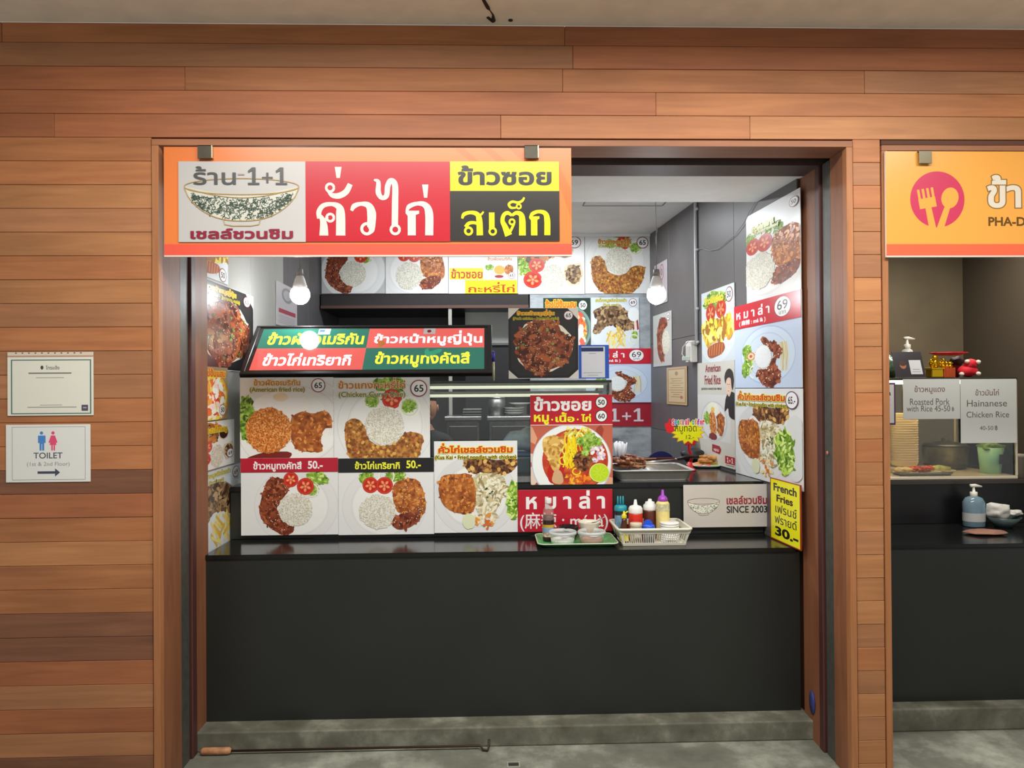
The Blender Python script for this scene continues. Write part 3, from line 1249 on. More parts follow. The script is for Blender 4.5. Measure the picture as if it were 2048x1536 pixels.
def d_kuakai(b, wide=False):
    p_plate(b, 950, 992, 84, 80, (210, 212, 211), (196, 198, 200))
    p_swirl(b, 950, 992, 60, 78, 7, (188, 191, 194), -3.1, -1.4)
    q = p_meat(b, z3((1500, 965), (1590, 950), (1700, 960), (1830, 955), (1828, 1010), (1780, 1050), (1690, 1060), (1570, 1050), (1515, 1020)), F_DARKN, [(60, 32, 18), (130, 84, 44), (176, 128, 66), (90, 50, 28)], 90, 1.2, 3.4, 2.2)
    b.scatter(q, [(214, 176, 100), (190, 146, 74)], 9, 3.2, 4.6, 1.2)
    p_leaf(b, 1030, 1000, 19, 40, 0, 60)
    p_meat(b, z3((1570, 1060), (1640, 1045), (1740, 1060), (1770, 1130), (1745, 1200), (1700, 1290), (1720, 1330), (1640, 1330), (1580, 1290), (1560, 1180)), F_NOOD, [(226, 220, 192), (196, 182, 138), (150, 132, 92), (236, 232, 210)], 130, 1.3, 3.2, 3.2)
    p_meat(b, z3((1338, 1110), (1370, 1055), (1450, 1050), (1530, 1050), (1565, 1110), (1572, 1210), (1550, 1290), (1490, 1305), (1390, 1270), (1345, 1200)), F_CHICK, GOLD, 170, 1.0, 2.9, 1.9)
    b.scatter(z3((1560, 1290), (1690, 1290), (1690, 1400), (1570, 1400)), [(214, 140, 60), (232, 206, 160), (196, 104, 40)], 24, 1.6, 4.2, 1.5)
    b.ell(937, 1042, 13, 16, (208, 212, 178), 18, 0, 0.08)
    b.scatter(z3((1640, 1140), (1690, 1140), (1690, 1200), (1640, 1200)), [(40, 70, 30), (60, 92, 40), (224, 220, 208)], 12, 0.9, 2.0, 2.0)
    b.text('คั่วไก่เชลล์ชวนชิม', 877, 886, 1026, 906, (196, 66, 16), 0.05, (244, 214, 70), 0.06)
    b.text('(Kua Kai • Fried noodles with chicken)', 870, 910, 1033, 920, (24, 26, 12), 0.02, (226, 214, 60), 0.05)


def d_khaosoi(b):
    def z(*p):
        return [(840 + x / 5.12, 730 + y / 5.12) for x, y in p]
    b.rect(1061, 850, 1225, 970, (180, 92, 70))
    b.scatter([(1061, 850), (1225, 850), (1225, 970), (1061, 970)], [(204, 150, 120), (150, 60, 44), (214, 190, 176)], 24, 5, 10, 2.5)
    b.ell(1143, 926, 80, 78, (176, 186, 196), 50)
    b.ell(1143, 925, 78, 76, (222, 226, 228), 50)
    b.ell(1150, 921, 66, 63, (176, 64, 30), 50)
    b.ell(1150, 922, 63, 60, F_SOUP, 50)
    b.ell(1112, 938, 16, 30, (176, 30, 22), 26, 0.3)
    q = b.shape(z((1260, 760), (1340, 720), (1440, 740), (1490, 790), (1470, 860), (1430, 930), (1440, 1010), (1400, 1100), (1350, 1060), (1310, 960), (1260, 870)), (206, 168, 88), 0.4)
    b.scatter(q, [(224, 194, 120), (186, 140, 60), (170, 120, 50)], 40, 1.5, 3.5, 2.0)
    b.shape(z((1370, 1090), (1410, 1070), (1450, 1110), (1465, 1190), (1420, 1220), (1350, 1190)), (196, 158, 120), 0.3)
    for i in range(26):
        x0, y0 = 1495 + b.rn.uniform(0, 110), 690 + b.rn.uniform(0, 60)
        pts = [(x0, y0)]
        for k in range(7):
            x0 += b.rn.uniform(-28, 26)
            y0 += 58
            pts.append((x0, y0))
        b.stroke(smooth_loop(z(*pts), 3)[:-6], 2.2, b.rn.choice([(244, 208, 20), (226, 184, 10), (250, 226, 80), (206, 158, 10)]))
    for cx, cy, r in ((1470, 980, 46), (1550, 930, 60), (1600, 1090, 40), (1690, 700, 60)):
        b.ring(840 + cx / 5.12, 730 + cy / 5.12, r / 5.12, r / 6, 2.6, (240, 206, 30), 20)
    q = b.shape(z((1600, 900), (1680, 880), (1760, 950), (1750, 1030), (1680, 1090), (1600, 1060), (1570, 980)), F_DARKN, 0.4)
    b.scatter(q, [(50, 22, 12), (110, 50, 24), (150, 86, 40)], 50, 0.9, 2.2, 2.4)
    b.scatter(z((1480, 640), (1720, 660), (1740, 730), (1520, 750)), [(214, 210, 96), (236, 226, 140), (200, 180, 60)], 30, 1.2, 2.6, 3)
    for cx, cy, r in ((1650, 780, 55), (1740, 740, 60), (1800, 790, 62), (1720, 840, 60), (1690, 900, 40)):
        p_leaf(b, 840 + cx / 5.12, 730 + cy / 5.12, r / 5.12, r / 6, 0, 12, False)
    b.scatter(z((1740, 850), (1890, 830), (1900, 960), (1770, 990)), [(214, 190, 206), (232, 220, 230), (186, 156, 180), (240, 236, 240)], 40, 1.8, 3.6, 1.6)
    b.scatter(z((1500, 1130), (1760, 1130), (1740, 1215), (1520, 1215)), [(226, 130, 30), (236, 170, 60), (206, 90, 24)], 40, 1.2, 3.0, 2.2)
    b.ell(840 + 1832 / 5.12, 730 + 1105 / 5.12, 20, 19, (206, 216, 130), 36)
    b.ell(840 + 1835 / 5.12, 730 + 1105 / 5.12, 18.4, 17.4, (176, 204, 30), 36)
    for k in range(9):
        a = k * 2 * PI / 9
        b.stroke([(1198.4 + 3 * math.cos(a), 945.8 + 3 * math.sin(a)), (1198.4 + 15 * math.cos(a), 945.8 + 14 * math.sin(a))], 0.7, (200, 222, 90))
    b.rect(1061, 790, 1225, 850, (176, 24, 42))
    b.rect(1061, 849, 1225, 850.5, (222, 200, 196))
    b.text('ข้าวซอย', 1068, 793, 1183, 822, (236, 234, 232), 0.035)
    b.text('หมู', 1068, 829, 1098, 849, (246, 224, 40), 0.035)
    b.text('เนื้อ', 1111, 824, 1149, 844, (246, 224, 40), 0.035)
    b.text('ไก่', 1162, 828, 1182, 844, (246, 224, 40), 0.035)
    b.ell(1104.5, 839, 1.8, 1.8, (246, 224, 40), 12)
    b.ell(1155.5, 839, 1.8, 1.8, (246, 224, 40), 12)
    b.price(1203, 805, 12.2, '50', (40, 20, 24))
    b.price(1203, 832.5, 12.2, '60', (40, 20, 24))


def z4(*pts):
    return [(1000 + x / 2.954, 580 + y / 2.954) for x, y in pts]


def d_pork(b):
    b.rect(1017, 616, 1157, 757, (214, 210, 200))
    b.poly(z4((48, 175), (115, 108), (400, 108), (462, 175), (462, 470), (405, 520), (105, 520), (48, 470)), (34, 32, 33))
    b.poly(z4((66, 182), (122, 124), (392, 124), (446, 182), (446, 462), (398, 506), (112, 506), (66, 462)), (44, 42, 43))
    b.shape(z4((110, 260), (150, 205), (250, 170), (340, 195), (400, 250), (430, 300), (410, 400), (330, 470), (200, 480), (110, 420), (95, 340)), (224, 220, 200), 1.5)
    q = p_meat(b, z4((92, 330), (100, 260), (150, 215), (240, 178), (335, 190), (360, 240), (430, 290), (425, 360), (390, 430), (300, 470), (270, 505), (190, 490), (120, 420)), F_GLAZE, [(140, 70, 40), (168, 90, 50), (106, 48, 26), (74, 30, 18), (160, 92, 56)], 190, 1.6, 5.0, 2.0, 130, 1.0)
    b.scatter(q, [(90, 130, 60), (120, 160, 80)], 12, 1.5, 3.0, 1.3)
    b.text('ข้าวหน้าหมูญี่ปุ่น', 1034, 619, 1109, 633, (212, 130, 30), 0.05, (246, 220, 70), 0.05)
    b.text('(Pork cuisine - Japanese style)', 1026, 634, 1118, 641, (120, 110, 20), 0.03, (206, 190, 50), 0.06)
    b.price(1137, 631, 9.5, '65')


def d_mala(b):
    """drawn on a 100 x 130 sheet"""
    b.rect(0, 0, 100, 130, (186, 200, 222))
    b.ell(52, 82, 40, 42, (196, 210, 230), 50)
    b.ring(52, 82, 40, 42, 0.9, (166, 184, 212))
    b.ring(52, 82, 30, 32, 0.6, (176, 192, 218))
    p_leaf(b, 22, 76, 8, 12, 0, 26)
    p_leaf(b, 22, 98, 9, 16, 0.2, 34)
    b.ell(28, 82, 6.5, 6.5, (196, 120, 60))
    b.ell(28, 82, 5, 5, (228, 206, 170))
    b.ell(28, 82, 2.4, 2.4, (180, 90, 50))
    b.ring(32, 106, 6, 9, 1.3, (226, 232, 220), 20, 1.6, 4.7)
    for i in range(12):
        x = 71 + i * 0.9
        b.stroke([(x, 66), (x + 2, 84), (x + b.rn.uniform(-1, 2), 106)], 0.8, b.rn.choice([(222, 212, 176), (196, 184, 140)]))
    p_meat(b, [(44, 58), (50, 56), (60, 64), (72, 72), (76, 80), (68, 88), (66, 98), (72, 108), (72, 118), (60, 128), (48, 126), (40, 116), (38, 104), (48, 102), (58, 94), (62, 84), (60, 76), (48, 66)], F_GLAZE, REDBR, 120, 0.9, 2.6, 1.9, 30, 0.6)
    ps = b.ell(47, 85, 13, 18, F_RICE, 40, 0, 0.03)
    b.ell(47, 84, 12, 16.5, (222, 226, 236), 36)
    b.scatter(ps, [(236, 240, 248), (210, 216, 230)], 110, 0.35, 0.55, 2.4, 5)
    b.rect(0, 0, 100, 37, (186, 20, 44))
    b.text('ห ม า ล่ า', 4, 6, 58, 22, (238, 236, 236), 0.03)
    b.text('( 麻辣 : má là )', 9, 24.5, 52, 34, (238, 236, 236), 0.03)
    b.ell(76, 17, 11.6, 14.5, (120, 20, 40))
    b.ell(76, 17, 10.8, 13.7, (238, 239, 240))
    b.text('69', 69, 8, 83, 21, (20, 20, 24), 0.0)
    b.text('บาท', 71.5, 23, 80.5, 27.5, (30, 30, 34), 0.0)


def d_porksteak(b):
    b.rect(1182, 595, 1278, 700, (196, 206, 214))
    b.ell(1230, 655, 52, 50, (206, 214, 220), 40)
    for i in range(5):
        b.poly(z4((752 + i * 13, 170), (762 + i * 13, 165), (768 + i * 13, 232), (758 + i * 13, 238)), [(150, 44, 34), (230, 206, 190)][i % 2])
    p_meat(b, z4((550, 130), (600, 98), (680, 95), (740, 115), (780, 160), (790, 215), (750, 240), (690, 215), (640, 210), (600, 240), (560, 262), (550, 230), (575, 180)), F_STEAK, STK, 110, 1.0, 3.4, 1.9)
    for i in range(24):
        x, y = b.rn.uniform(640, 740), b.rn.uniform(238, 320)
        a = b.rn.uniform(-1, 1) + PI / 2
        dx, dy = 36 * math.cos(a), 36 * math.sin(a)
        b.stroke(z4((x - dx, y - dy), (x + dx, y + dy)), 2.4, b.rn.choice([(226, 196, 96), (206, 170, 70), (238, 214, 130)]))
    b.ell(1000 + 790 / 2.954, 580 + 145 / 2.954, 12, 14, (222, 226, 226), 20)
    p_leaf(b, 1000 + 795 / 2.954, 580 + 265 / 2.954, 6, 8, 0, 10)
    p_onion(b, 1000 + 790 / 2.954, 580 + 290 / 2.954, 9)
    b.text('สเต็กหมูพริกไทยดำ', 1191, 596, 1253, 606, (160, 150, 50), 0.03, (206, 204, 140), 0.05)
    b.text('(Pork steak)', 1206, 607, 1238, 613, (150, 140, 50), 0.03, (206, 204, 140), 0.05)
    b.price(1266, 605, 8, '69')


def d_hamegg(b, orange=True):
    """100 x 100 sheet: rice topped with creamy egg and ham"""
    b.rect(0, 0, 100, 100, (150, 130, 96) if orange else (26, 50, 40))
    b.ell(50, 60, 52, 48, (226, 150, 40) if orange else (120, 148, 138), 40)
    b.ell(50, 60, 47, 43, (236, 206, 60) if orange else (84, 110, 100), 40)
    q = b.ell(50, 60, 42, 38, F_EGG, 34, 0, 0.05)
    b.scatter(q, [(196, 64, 24), (222, 104, 40), (236, 150, 60), (244, 214, 190), (216, 80, 60)], 90, 2.0, 6.5, 2.0)
    b.scatter(q, [(240, 232, 214), (232, 200, 190)], 14, 3.5, 8.0, 1.5)
    b.text('ข้าวไข่ข้นแฮม', 4, 3, 70 if not orange else 92, 19, (204, 92, 20), 0.05, (246, 206, 70), 0.06)


def d_steak69(b):
    """100 x 100 sheet: pork steak plate"""
    b.rect(0, 0, 100, 100, (218, 220, 216))
    b.ell(52, 55, 52, 50, (226, 228, 226), 44)
    p_leaf(b, 10, 48, 12, 20, 0, 30)
    p_meat(b, [(4, 8), (24, 2), (48, 6), (60, 18), (56, 34), (36, 46), (14, 42), (4, 28)], F_CHICK, STK + GOLD, 70, 1.5, 5, 2.2)
    b.ell(70, 27, 14, 15, (206, 186, 160), 8)
    b.ell(70, 27, 11.5, 12.5, (52, 26, 20), 24)
    p_tomato(b, 28, 52, 12)
    p_tomato(b, 22, 76, 14)
    p_rice(b, 52, 74, 17, 24, False, 130)
    b.poly([(70, 52), (94, 48), (98, 66), (92, 84), (76, 86), (68, 70)], (216, 196, 168))
    q = b.ell(83, 67, 11.5, 14.5, F_STEAK, 20, 0, 0.05)
    b.scatter(q, STK, 30, 1, 2.4, 1.8)


def d_sausage(b):
    """100 x 100 sheet: omelette, tomato and scored sausage"""
    b.rect(0, 0, 100, 100, (196, 206, 210))
    b.ell(45, 52, 60, 50, (208, 216, 220), 44)
    p_leaf(b, 44, 15, 36, 13, 0, 60)
    p_tomato(b, 30, 31, 15, 13)
    p_tomato(b, 62, 29, 15, 13)
    p_meat(b, [(6, 48), (26, 42), (50, 44), (76, 42), (97, 48), (98, 62), (78, 68), (50, 72), (24, 76), (8, 66)], F_EGG, [(244, 216, 70), (206, 150, 30), (250, 232, 130), (160, 104, 30)], 90, 2, 6, 1.8)
    b.shape([(20, 82), (34, 76), (56, 74), (70, 76), (72, 84), (60, 90), (36, 94), (22, 92)], (158, 78, 38), 0.3)
    for i in range(6):
        b.stroke([(28 + i * 7.5, 76), (25 + i * 7.5, 91)], 1.5, (214, 144, 80))


def bowl_logo(b, x0, y0, x1, y1, line, pat, lw=1.2, n=120):
    """footed bowl emblem: thin outline, patterned body"""
    cx, w, h = (x0 + x1) / 2, x1 - x0, y1 - y0
    ry = h * 0.17
    yr = y0 + ry
    body = []
    for i in range(33):
        t = i / 32
        x = x0 + w * t
        u = abs(2 * t - 1)
        body.append((x, yr + (h * 0.86 - ry) * (1 - u ** 2.4) ** 0.72 + ry * 0.2))
    upper = [(x0 + w * t / 24, yr + ry * math.sin(PI * t / 24)) for t in range(25)]
    poly = upper + body[::-1][1:-1]
    b.poly(poly, (222, 222, 208))
    poly2 = [(cx + (x - cx) * 0.94, yr + ry * 1.4 + (y - yr) * 0.84) for x, y in poly]
    rn = b.rn
    k = 0
    while k < n:
        t = rn.uniform(-0.86, 0.86)
        x = cx + t * w / 2
        ylo = yr + (h * 0.86 - ry) * (1 - abs(t) ** 2.4) ** 0.72 + ry * 0.2
        yhi = yr + ry * (1 - t * t) ** 0.5 + ry * 0.35
        y = yhi + rn.uniform(0.06, 0.94) * (ylo - yhi)
        if ylo - yhi < h * 0.03:
            k += 0.3
            continue
        k += 1
        a = rn.uniform(0, PI)
        s_ = w * rn.uniform(0.012, 0.026)
        pts = []
        for j in range(9):
            tt = j / 8 - 0.5
            pts.append((x + s_ * (2 * tt * math.cos(a) - math.sin(tt * 6) * 0.6 * math.sin(a)), y + s_ * (2 * tt * math.sin(a) + math.sin(tt * 6) * 0.6 * math.cos(a))))
        b.stroke(pts, lw * 0.7, pat)
    b.stroke(body, lw, line)
    b.ring(cx, yr, w / 2, ry, lw, line, 50)
    b.stroke([(x0 + w * 0.02 + w * 0.96 * t / 24, yr + ry * 0.25 + ry * 1.15 * math.sin(PI * t / 24)) for t in range(25)], lw * 0.8, line)
    fy = y0 + h * 0.87
    b.stroke([(cx - w * 0.16, fy), (cx - w * 0.15, fy + h * 0.1), (cx - w * 0.08, y1), (cx + w * 0.08, y1), (cx + w * 0.15, fy + h * 0.1), (cx + w * 0.16, fy)], lw, line)



def one_plus_one(b, x0, y0, x1, y1, c):
    w, h = x1 - x0, y1 - y0

    def one(a):
        X = lambda u: x0 + (a + u * 0.32) * w
        Y = lambda v: y0 + v * h
        b.poly([(X(0.40), Y(0)), (X(0.66), Y(0)), (X(0.66), Y(0.88)), (X(0.95), Y(0.88)), (X(0.95), Y(1)), (X(0.08), Y(1)), (X(0.08), Y(0.88)), (X(0.40), Y(0.88)), (X(0.40), Y(0.2)), (X(0.10), Y(0.32)), (X(0.08), Y(0.20))], c, b.let)
    one(0.0)
    one(0.68)
    cx, cy = x0 + w * 0.5, y0 + h * 0.6
    b.poly([(cx - w * 0.13, cy - h * 0.06), (cx + w * 0.13, cy - h * 0.06), (cx + w * 0.13, cy + h * 0.06), (cx - w * 0.13, cy + h * 0.06)], c, b.let)
    b.poly([(cx - w * 0.025, cy - h * 0.3), (cx + w * 0.025, cy - h * 0.3), (cx + w * 0.025, cy + h * 0.3), (cx - w * 0.025, cy + h * 0.3)], c, b.let)


def brush(b, pts, ws, c, k=6):
    """open smooth stroke with a width at each point, in the enlarged sketch frame of the shop sign"""
    n = len(pts)
    P_ = [(2 * pts[0][0] - pts[1][0], 2 * pts[0][1] - pts[1][1])] + list(pts) + [(2 * pts[-1][0] - pts[-2][0], 2 * pts[-1][1] - pts[-2][1])]
    cl, wl_ = [], []
    for i in range(1, n):
        p0, p1, p2, p3 = P_[i - 1], P_[i], P_[i + 1], P_[i + 2]
        for t in range(k + (1 if i == n - 1 else 0)):
            t /= k
            cl.append(tuple(0.5 * (2 * p1[j] + (p2[j] - p0[j]) * t + (2 * p0[j] - 5 * p1[j] + 4 * p2[j] - p3[j]) * t * t + (3 * p1[j] - p0[j] - 3 * p2[j] + p3[j]) * t ** 3) for j in (0, 1)))
            wl_.append(ws[i - 1] + (ws[i] - ws[i - 1]) * t)
    Lf, Rt = [], []
    for i, p in enumerate(cl):
        a, d = cl[max(i - 1, 0)], cl[min(i + 1, len(cl) - 1)]
        dx, dy = d[0] - a[0], d[1] - a[1]
        l = math.hypot(dx, dy) or 1
        Lf.append((p[0] - dy / l * wl_[i] / 2, p[1] + dx / l * wl_[i] / 2))
        Rt.append((p[0] + dy / l * wl_[i] / 2, p[1] - dx / l * wl_[i] / 2))
    T = lambda p: (300 + p[0] / 2.327, 260 + p[1] / 2.327)
    b.z += 0.000025
    for i in range(len(cl) - 1):
        q = [b.xy(T(v)) for v in (Lf[i], Lf[i + 1], Rt[i + 1], Rt[i])]
        b.z += 0.000004
        b.let.add([(x, y, b.z) for x, y in q], [(0, 1, 2, 3)], b.mat(c))


def loop_ring(b, cx, cy, r, w, c):
    pts = [(cx + r * math.cos(2 * PI * i / 20), cy + r * math.sin(2 * PI * i / 20)) for i in range(21)]
    brush(b, pts, [w] * 21, c, 1)


def zpoly(b, pts, c):
    b.poly([(300 + x / 2.327, 260 + y / 2.327) for x, y in pts], c, b.let)


def big_kuakai(b, c):
    # ko khwai
    brush(b, [(788, 412), (786, 380), (806, 352), (846, 345), (878, 358), (886, 392), (886, 491)], [22, 24, 22, 18, 30, 42, 44], c)
    brush(b, [(792, 400), (803, 420), (808, 450), (808, 491)], [18, 26, 36, 42], c)
    brush(b, [(806, 448), (812, 425), (826, 404)], [12, 14, 12], c)
    loop_ring(b, 838, 408, 17, 12, c)
    # mai han akat, mai ek
    loop_ring(b, 838, 269, 18, 12, c)
    brush(b, [(826, 282), (848, 304), (880, 306), (912, 288), (932, 252)], [10, 22, 28, 28, 24], c)
    zpoly(b, [(860, 172), (892, 172), (884, 224), (868, 224)], c)
    # wo waen
    brush(b, [(937, 376), (950, 354), (982, 344), (1016, 352), (1030, 388), (1028, 452)], [14, 24, 18, 30, 42, 38], c)
    brush(b, [(1028, 440), (1030, 466), (1016, 484)], [38, 26, 12], c)
    loop_ring(b, 1008, 460, 24, 14, c)
    # sara ai mai malai
    brush(b, [(1042, 232), (1062, 242), (1062, 290), (1078, 316), (1100, 306), (1106, 262), (1120, 236), (1140, 256), (1140, 340), (1138, 450)], [8, 20, 26, 20, 24, 26, 24, 28, 30, 30], c)
    loop_ring(b, 1140, 464, 20, 13, c)
    # ko kai
    brush(b, [(1192, 382), (1206, 356), (1244, 343), (1280, 350), (1298, 388), (1298, 491)], [10, 22, 18, 28, 38, 38], c)
    zpoly(b, [(1190, 376), (1252, 376), (1252, 390), (1236, 396), (1236, 491), (1198, 491), (1198, 400), (1188, 388)], c)
    zpoly(b, [(1266, 254), (1296, 254), (1290, 316), (1275, 316)], c)


def big_steak(b, c):
    # so suea
    brush(b, [(1452, 412), (1462, 392), (1492, 384), (1522, 392), (1532, 420), (1534, 490)], [10, 18, 16, 22, 28, 30], c)
    brush(b, [(1524, 402), (1542, 392), (1552, 380)], [12, 10, 8], c)
    brush(b, [(1534, 446), (1512, 432), (1484, 434), (1468, 452)], [10, 14, 16, 18], c)
    loop_ring(b, 1482, 470, 16, 11, c)
    # sara e
    brush(b, [(1590, 384), (1590, 460)], [26, 26], c)
    loop_ring(b, 1594, 472, 15, 10, c)
    # to tao
    brush(b, [(1668, 491), (1652, 452), (1640, 424), (1646, 396), (1664, 386), (1684, 398)], [34, 26, 20, 18, 18, 12], c)
    brush(b, [(1684, 398), (1704, 386), (1726, 394), (1732, 424), (1732, 491)], [12, 18, 24, 30, 32], c)
    brush(b, [(1672, 482), (1684, 456), (1694, 436)], [10, 12, 10], c)
    loop_ring(b, 1684, 428, 12, 9, c)
    # mai taikhu
    brush(b, [(1704, 362), (1680, 362), (1670, 346), (1686, 334), (1712, 338), (1732, 330), (1742, 314)], [8, 12, 12, 12, 12, 12, 9], c)
    loop_ring(b, 1716, 356, 10, 8, c)
    # ko kai
    brush(b, [(1768, 408), (1780, 390), (1808, 380), (1838, 388), (1848, 418), (1848, 490)], [10, 18, 16, 22, 28, 28], c)
    zpoly(b, [(1764, 402), (1812, 402), (1812, 414), (1802, 418), (1802, 491), (1772, 491), (1772, 420), (1764, 412)], c)


# ------------------------------------------------------------------ main shop sign
sg = front_board('shop_sign', 328, 295, 1143, 513, -0.022, 'wide orange hanging shop sign with white, red, yellow and black panels over the serving hatch', cat='sign', thick=0.012, base=(252, 132, 62), edge=(236, 222, 214))
sg.rect(328, 295, 1143, 488, (250, 136, 66))
for x in (905, 960, 1015):
    sg.poly([(x, 295), (x + 20, 295), (x + 55, 325), (x + 35, 325)], (248, 122, 56))
sg.poly([(1118, 330), (1143, 380), (1143, 440), (1118, 370)], (248, 122, 56))
sg.rect(328, 488, 1143, 510, (252, 96, 74))
sg.rect(328, 510, 1143, 513, (240, 224, 214))
sgo = sg.done()


def sub_board(name, x0, y0, x1, y1, Y, parent, **k):
    b = front_board(name, x0, y0, x1, y1, Y, name, **k)
    wm = b.o.matrix_world.copy()
    b.o.parent = parent
    b.o.matrix_parent_inverse = parent.matrix_basis.inverted()
    return b


YS = -0.027
b = sub_board('white_panel', 357, 323, 611, 484, YS, sgo, base=(206, 204, 202), thick=0.004)
bowl_logo(b, 369, 357, 598, 452, (196, 158, 92), (60, 84, 70), 1.6, 330)
b.text('ร้าน', 387, 333, 472, 370, (84, 84, 86), 0.012)
b.text('-', 476, 348, 489, 350.5, (178, 150, 140), 0.0)
one_plus_one(b, 494, 335, 576, 370, (84, 84, 86))
b.text('เชลล์ชวนชิม', 381, 457, 586, 478, (150, 32, 58), 0.035)
b.done()
b = sub_board('red_panel', 611, 323, 900, 483, YS, sgo, base=(204, 24, 46), thick=0.004)
big_kuakai(b, (234, 230, 222))
b.done()
b = sub_board('yellow_panel', 900, 323, 1118, 382, YS, sgo, base=(240, 220, 26), thick=0.004)
b.text('ข้าวซอย', 915, 331, 1103, 371, (44, 46, 40), 0.035)
b.done()
b = sub_board('black_panel', 900, 382, 1119, 482, YS, sgo, base=(48, 44, 42), thick=0.004)
big_steak(b, (250, 240, 24))
b.done()
for x in (410, 1062):
    m = MB()
    q = P(x, 305, Y=-0.03)
    GL = flat((66, 60, 46), 0.45, 0.3, 'clip_metal', vary=0.1)
    m.box(q.x - 0.026, q.x + 0.026, -0.038, -0.034, q.z - 0.026, q.z + 0.027, GL, bev=0.001)
    m.box(q.x - 0.026, q.x + 0.026, -0.038, -0.007, q.z + 0.023, q.z + 0.027, GL, bev=0.001)
    m.box(q.x + 0.026, q.x + 0.031, -0.038, -0.006, q.z - 0.024, q.z + 0.027, flat((190, 180, 150), 0.25, 0.9), bev=0.001)
    o = m.build('hanging_clip')
    o.parent = sgo
    o.matrix_parent_inverse = sgo.matrix_basis.inverted()

# ------------------------------------------------------------------ neighbouring stall sign
b = front_board('stall_sign', 1772, 303, 2260, 514, -0.022, 'orange stall sign with a pink fork and spoon disc on the far right', cat='sign', thick=0.012, base=(252, 176, 78), edge=(236, 222, 214))
b.rect(1772, 488, 2260, 511, (252, 112, 74))
b.rect(1772, 511, 2260, 514, (240, 224, 214))
b.ell(1874, 399, 54, 56, (214, 60, 96), 60)
FS = (252, 176, 78)
M = Matrix.Rotation(-0.16, 3, 'Z')


def rp(cx, cy, a, pts):
    return [(cx + x * math.cos(a) - y * math.sin(a), cy + x * math.sin(a) + y * math.cos(a)) for x, y in pts]


fk = (1853, 398)
b.poly(rp(fk[0], fk[1], -0.17, [(-17, -2), (17, -2), (17, 18), (-17, 18)]), FS)
for i in range(4):
    x = -15 + i * 9.2
    b.poly(rp(fk[0], fk[1], -0.17, [(x - 1.4, -21), (x + 3.6, -21), (x + 3.6, 0), (x - 1.4, 0)]), FS)
b.poly(rp(fk[0], fk[1], -0.17, [(-6, 16), (6, 16), (8, 60), (-6, 60)]), FS)
b.ell(1899, 396, 17, 21, FS, 36, 0.25)
b.poly(rp(1899, 396, 0.3, [(-5, 15), (6, 15), (6, 64), (-8, 64)]), FS)
b.text('ข้า', 1973, 350, 2041, 416, (238, 226, 206), 0.03, (150, 110, 60), 0.03)
b.text('ว', 2049, 366, 2085, 416, (238, 226, 206), 0.03, (150, 110, 60), 0.03)
b.text('PHA-D', 1975, 434, 2049, 452, (110, 74, 20), 0.03)
so = b.done()
m = MB()
q = P(1849, 315, Y=-0.03)
m.box(q.x - 0.026, q.x + 0.026, -0.038, -0.034, q.z - 0.026, q.z + 0.027, flat((112, 104, 84), 0.35, 0.6), bev=0.001)
m.box(q.x - 0.026, q.x + 0.026, -0.038, -0.007, q.z + 0.023, q.z + 0.027, flat((112, 104, 84), 0.35, 0.6), bev=0.001)
o = m.build('hanging_clip')
o.parent = so
o.matrix_parent_inverse = so.matrix_basis.inverted()

# ------------------------------------------------------------------ posters standing in front of the case
YP = 0.80
b = front_board('menu_board', 480, 755, 667, 916, YP, 'menu board of American fried rice with orange rice ball and fried chicken', group='menu boards in front of the case')
d_american(b); b.done()
b = front_board('menu_board', 667.5, 755, 860, 916, YP, 'menu board of chicken curry rice standing in front of the display case', group='menu boards in front of the case')
d_curry(b); b.done()
b = front_board('menu_board', 482, 916, 676.5, 1070, YP - 0.002, 'low menu board with red strip priced 50 and dark glazed pork', group='menu boards in front of the case')
d_tonkatsu(b); b.done()
b = front_board('menu_board', 677, 916, 868, 1069, YP - 0.002, 'low menu board with black strip, yellow lettering and teriyaki chicken', group='menu boards in front of the case')
d_teri(b); b.done()
b = front_board('menu_board', 868.5, 882, 1035, 1065, YP - 0.006, 'fried noodles with chicken board standing on the low counter', group='menu boards in front of the case')
d_kuakai(b); b.done()
b = front_board('menu_board', 1061, 790, 1225, 969, YP, 'bowl of yellow curry noodles board with red top priced 50 and 60', group='menu boards in front of the case')
d_khaosoi(b); b.done()
b = front_board('menu_board', 1036, 979, 1225, 1063, YP, 'red lettered board on the riser behind the green tray', group='menu boards in front of the case', base=(176, 24, 44))
b.text('ห ม า ล่ า', 1052, 981, 1210, 1018, (228, 226, 226), 0.03)
b.text('(麻辣 : má là)', 1040, 1024, 1216, 1062, (222, 216, 218), 0.01)
b.done()
b = front_board('logo_board', 1367, 969, 1545, 1054, YP, 'grey board with bowl emblem and SINCE 2003 under the raised counter', cat='sign', base=(196, 190, 184))
bowl_logo(b, 1375, 996, 1439, 1030, (120, 70, 66), (62, 84, 78), 0.7, 100)
b.text('เชลล์ชวนชิม', 1453, 992, 1534, 1009, (150, 44, 62), 0.03)
b.text('SINCE 2003', 1453, 1012, 1534, 1026, (44, 42, 42), 0.02)
b.done()
b = front_board('menu_board', 1017, 616, 1157, 757, YP + 0.10, 'black plate pork rice board standing on top of the glass case', group='boards on the glass case')
d_pork(b); b.done()

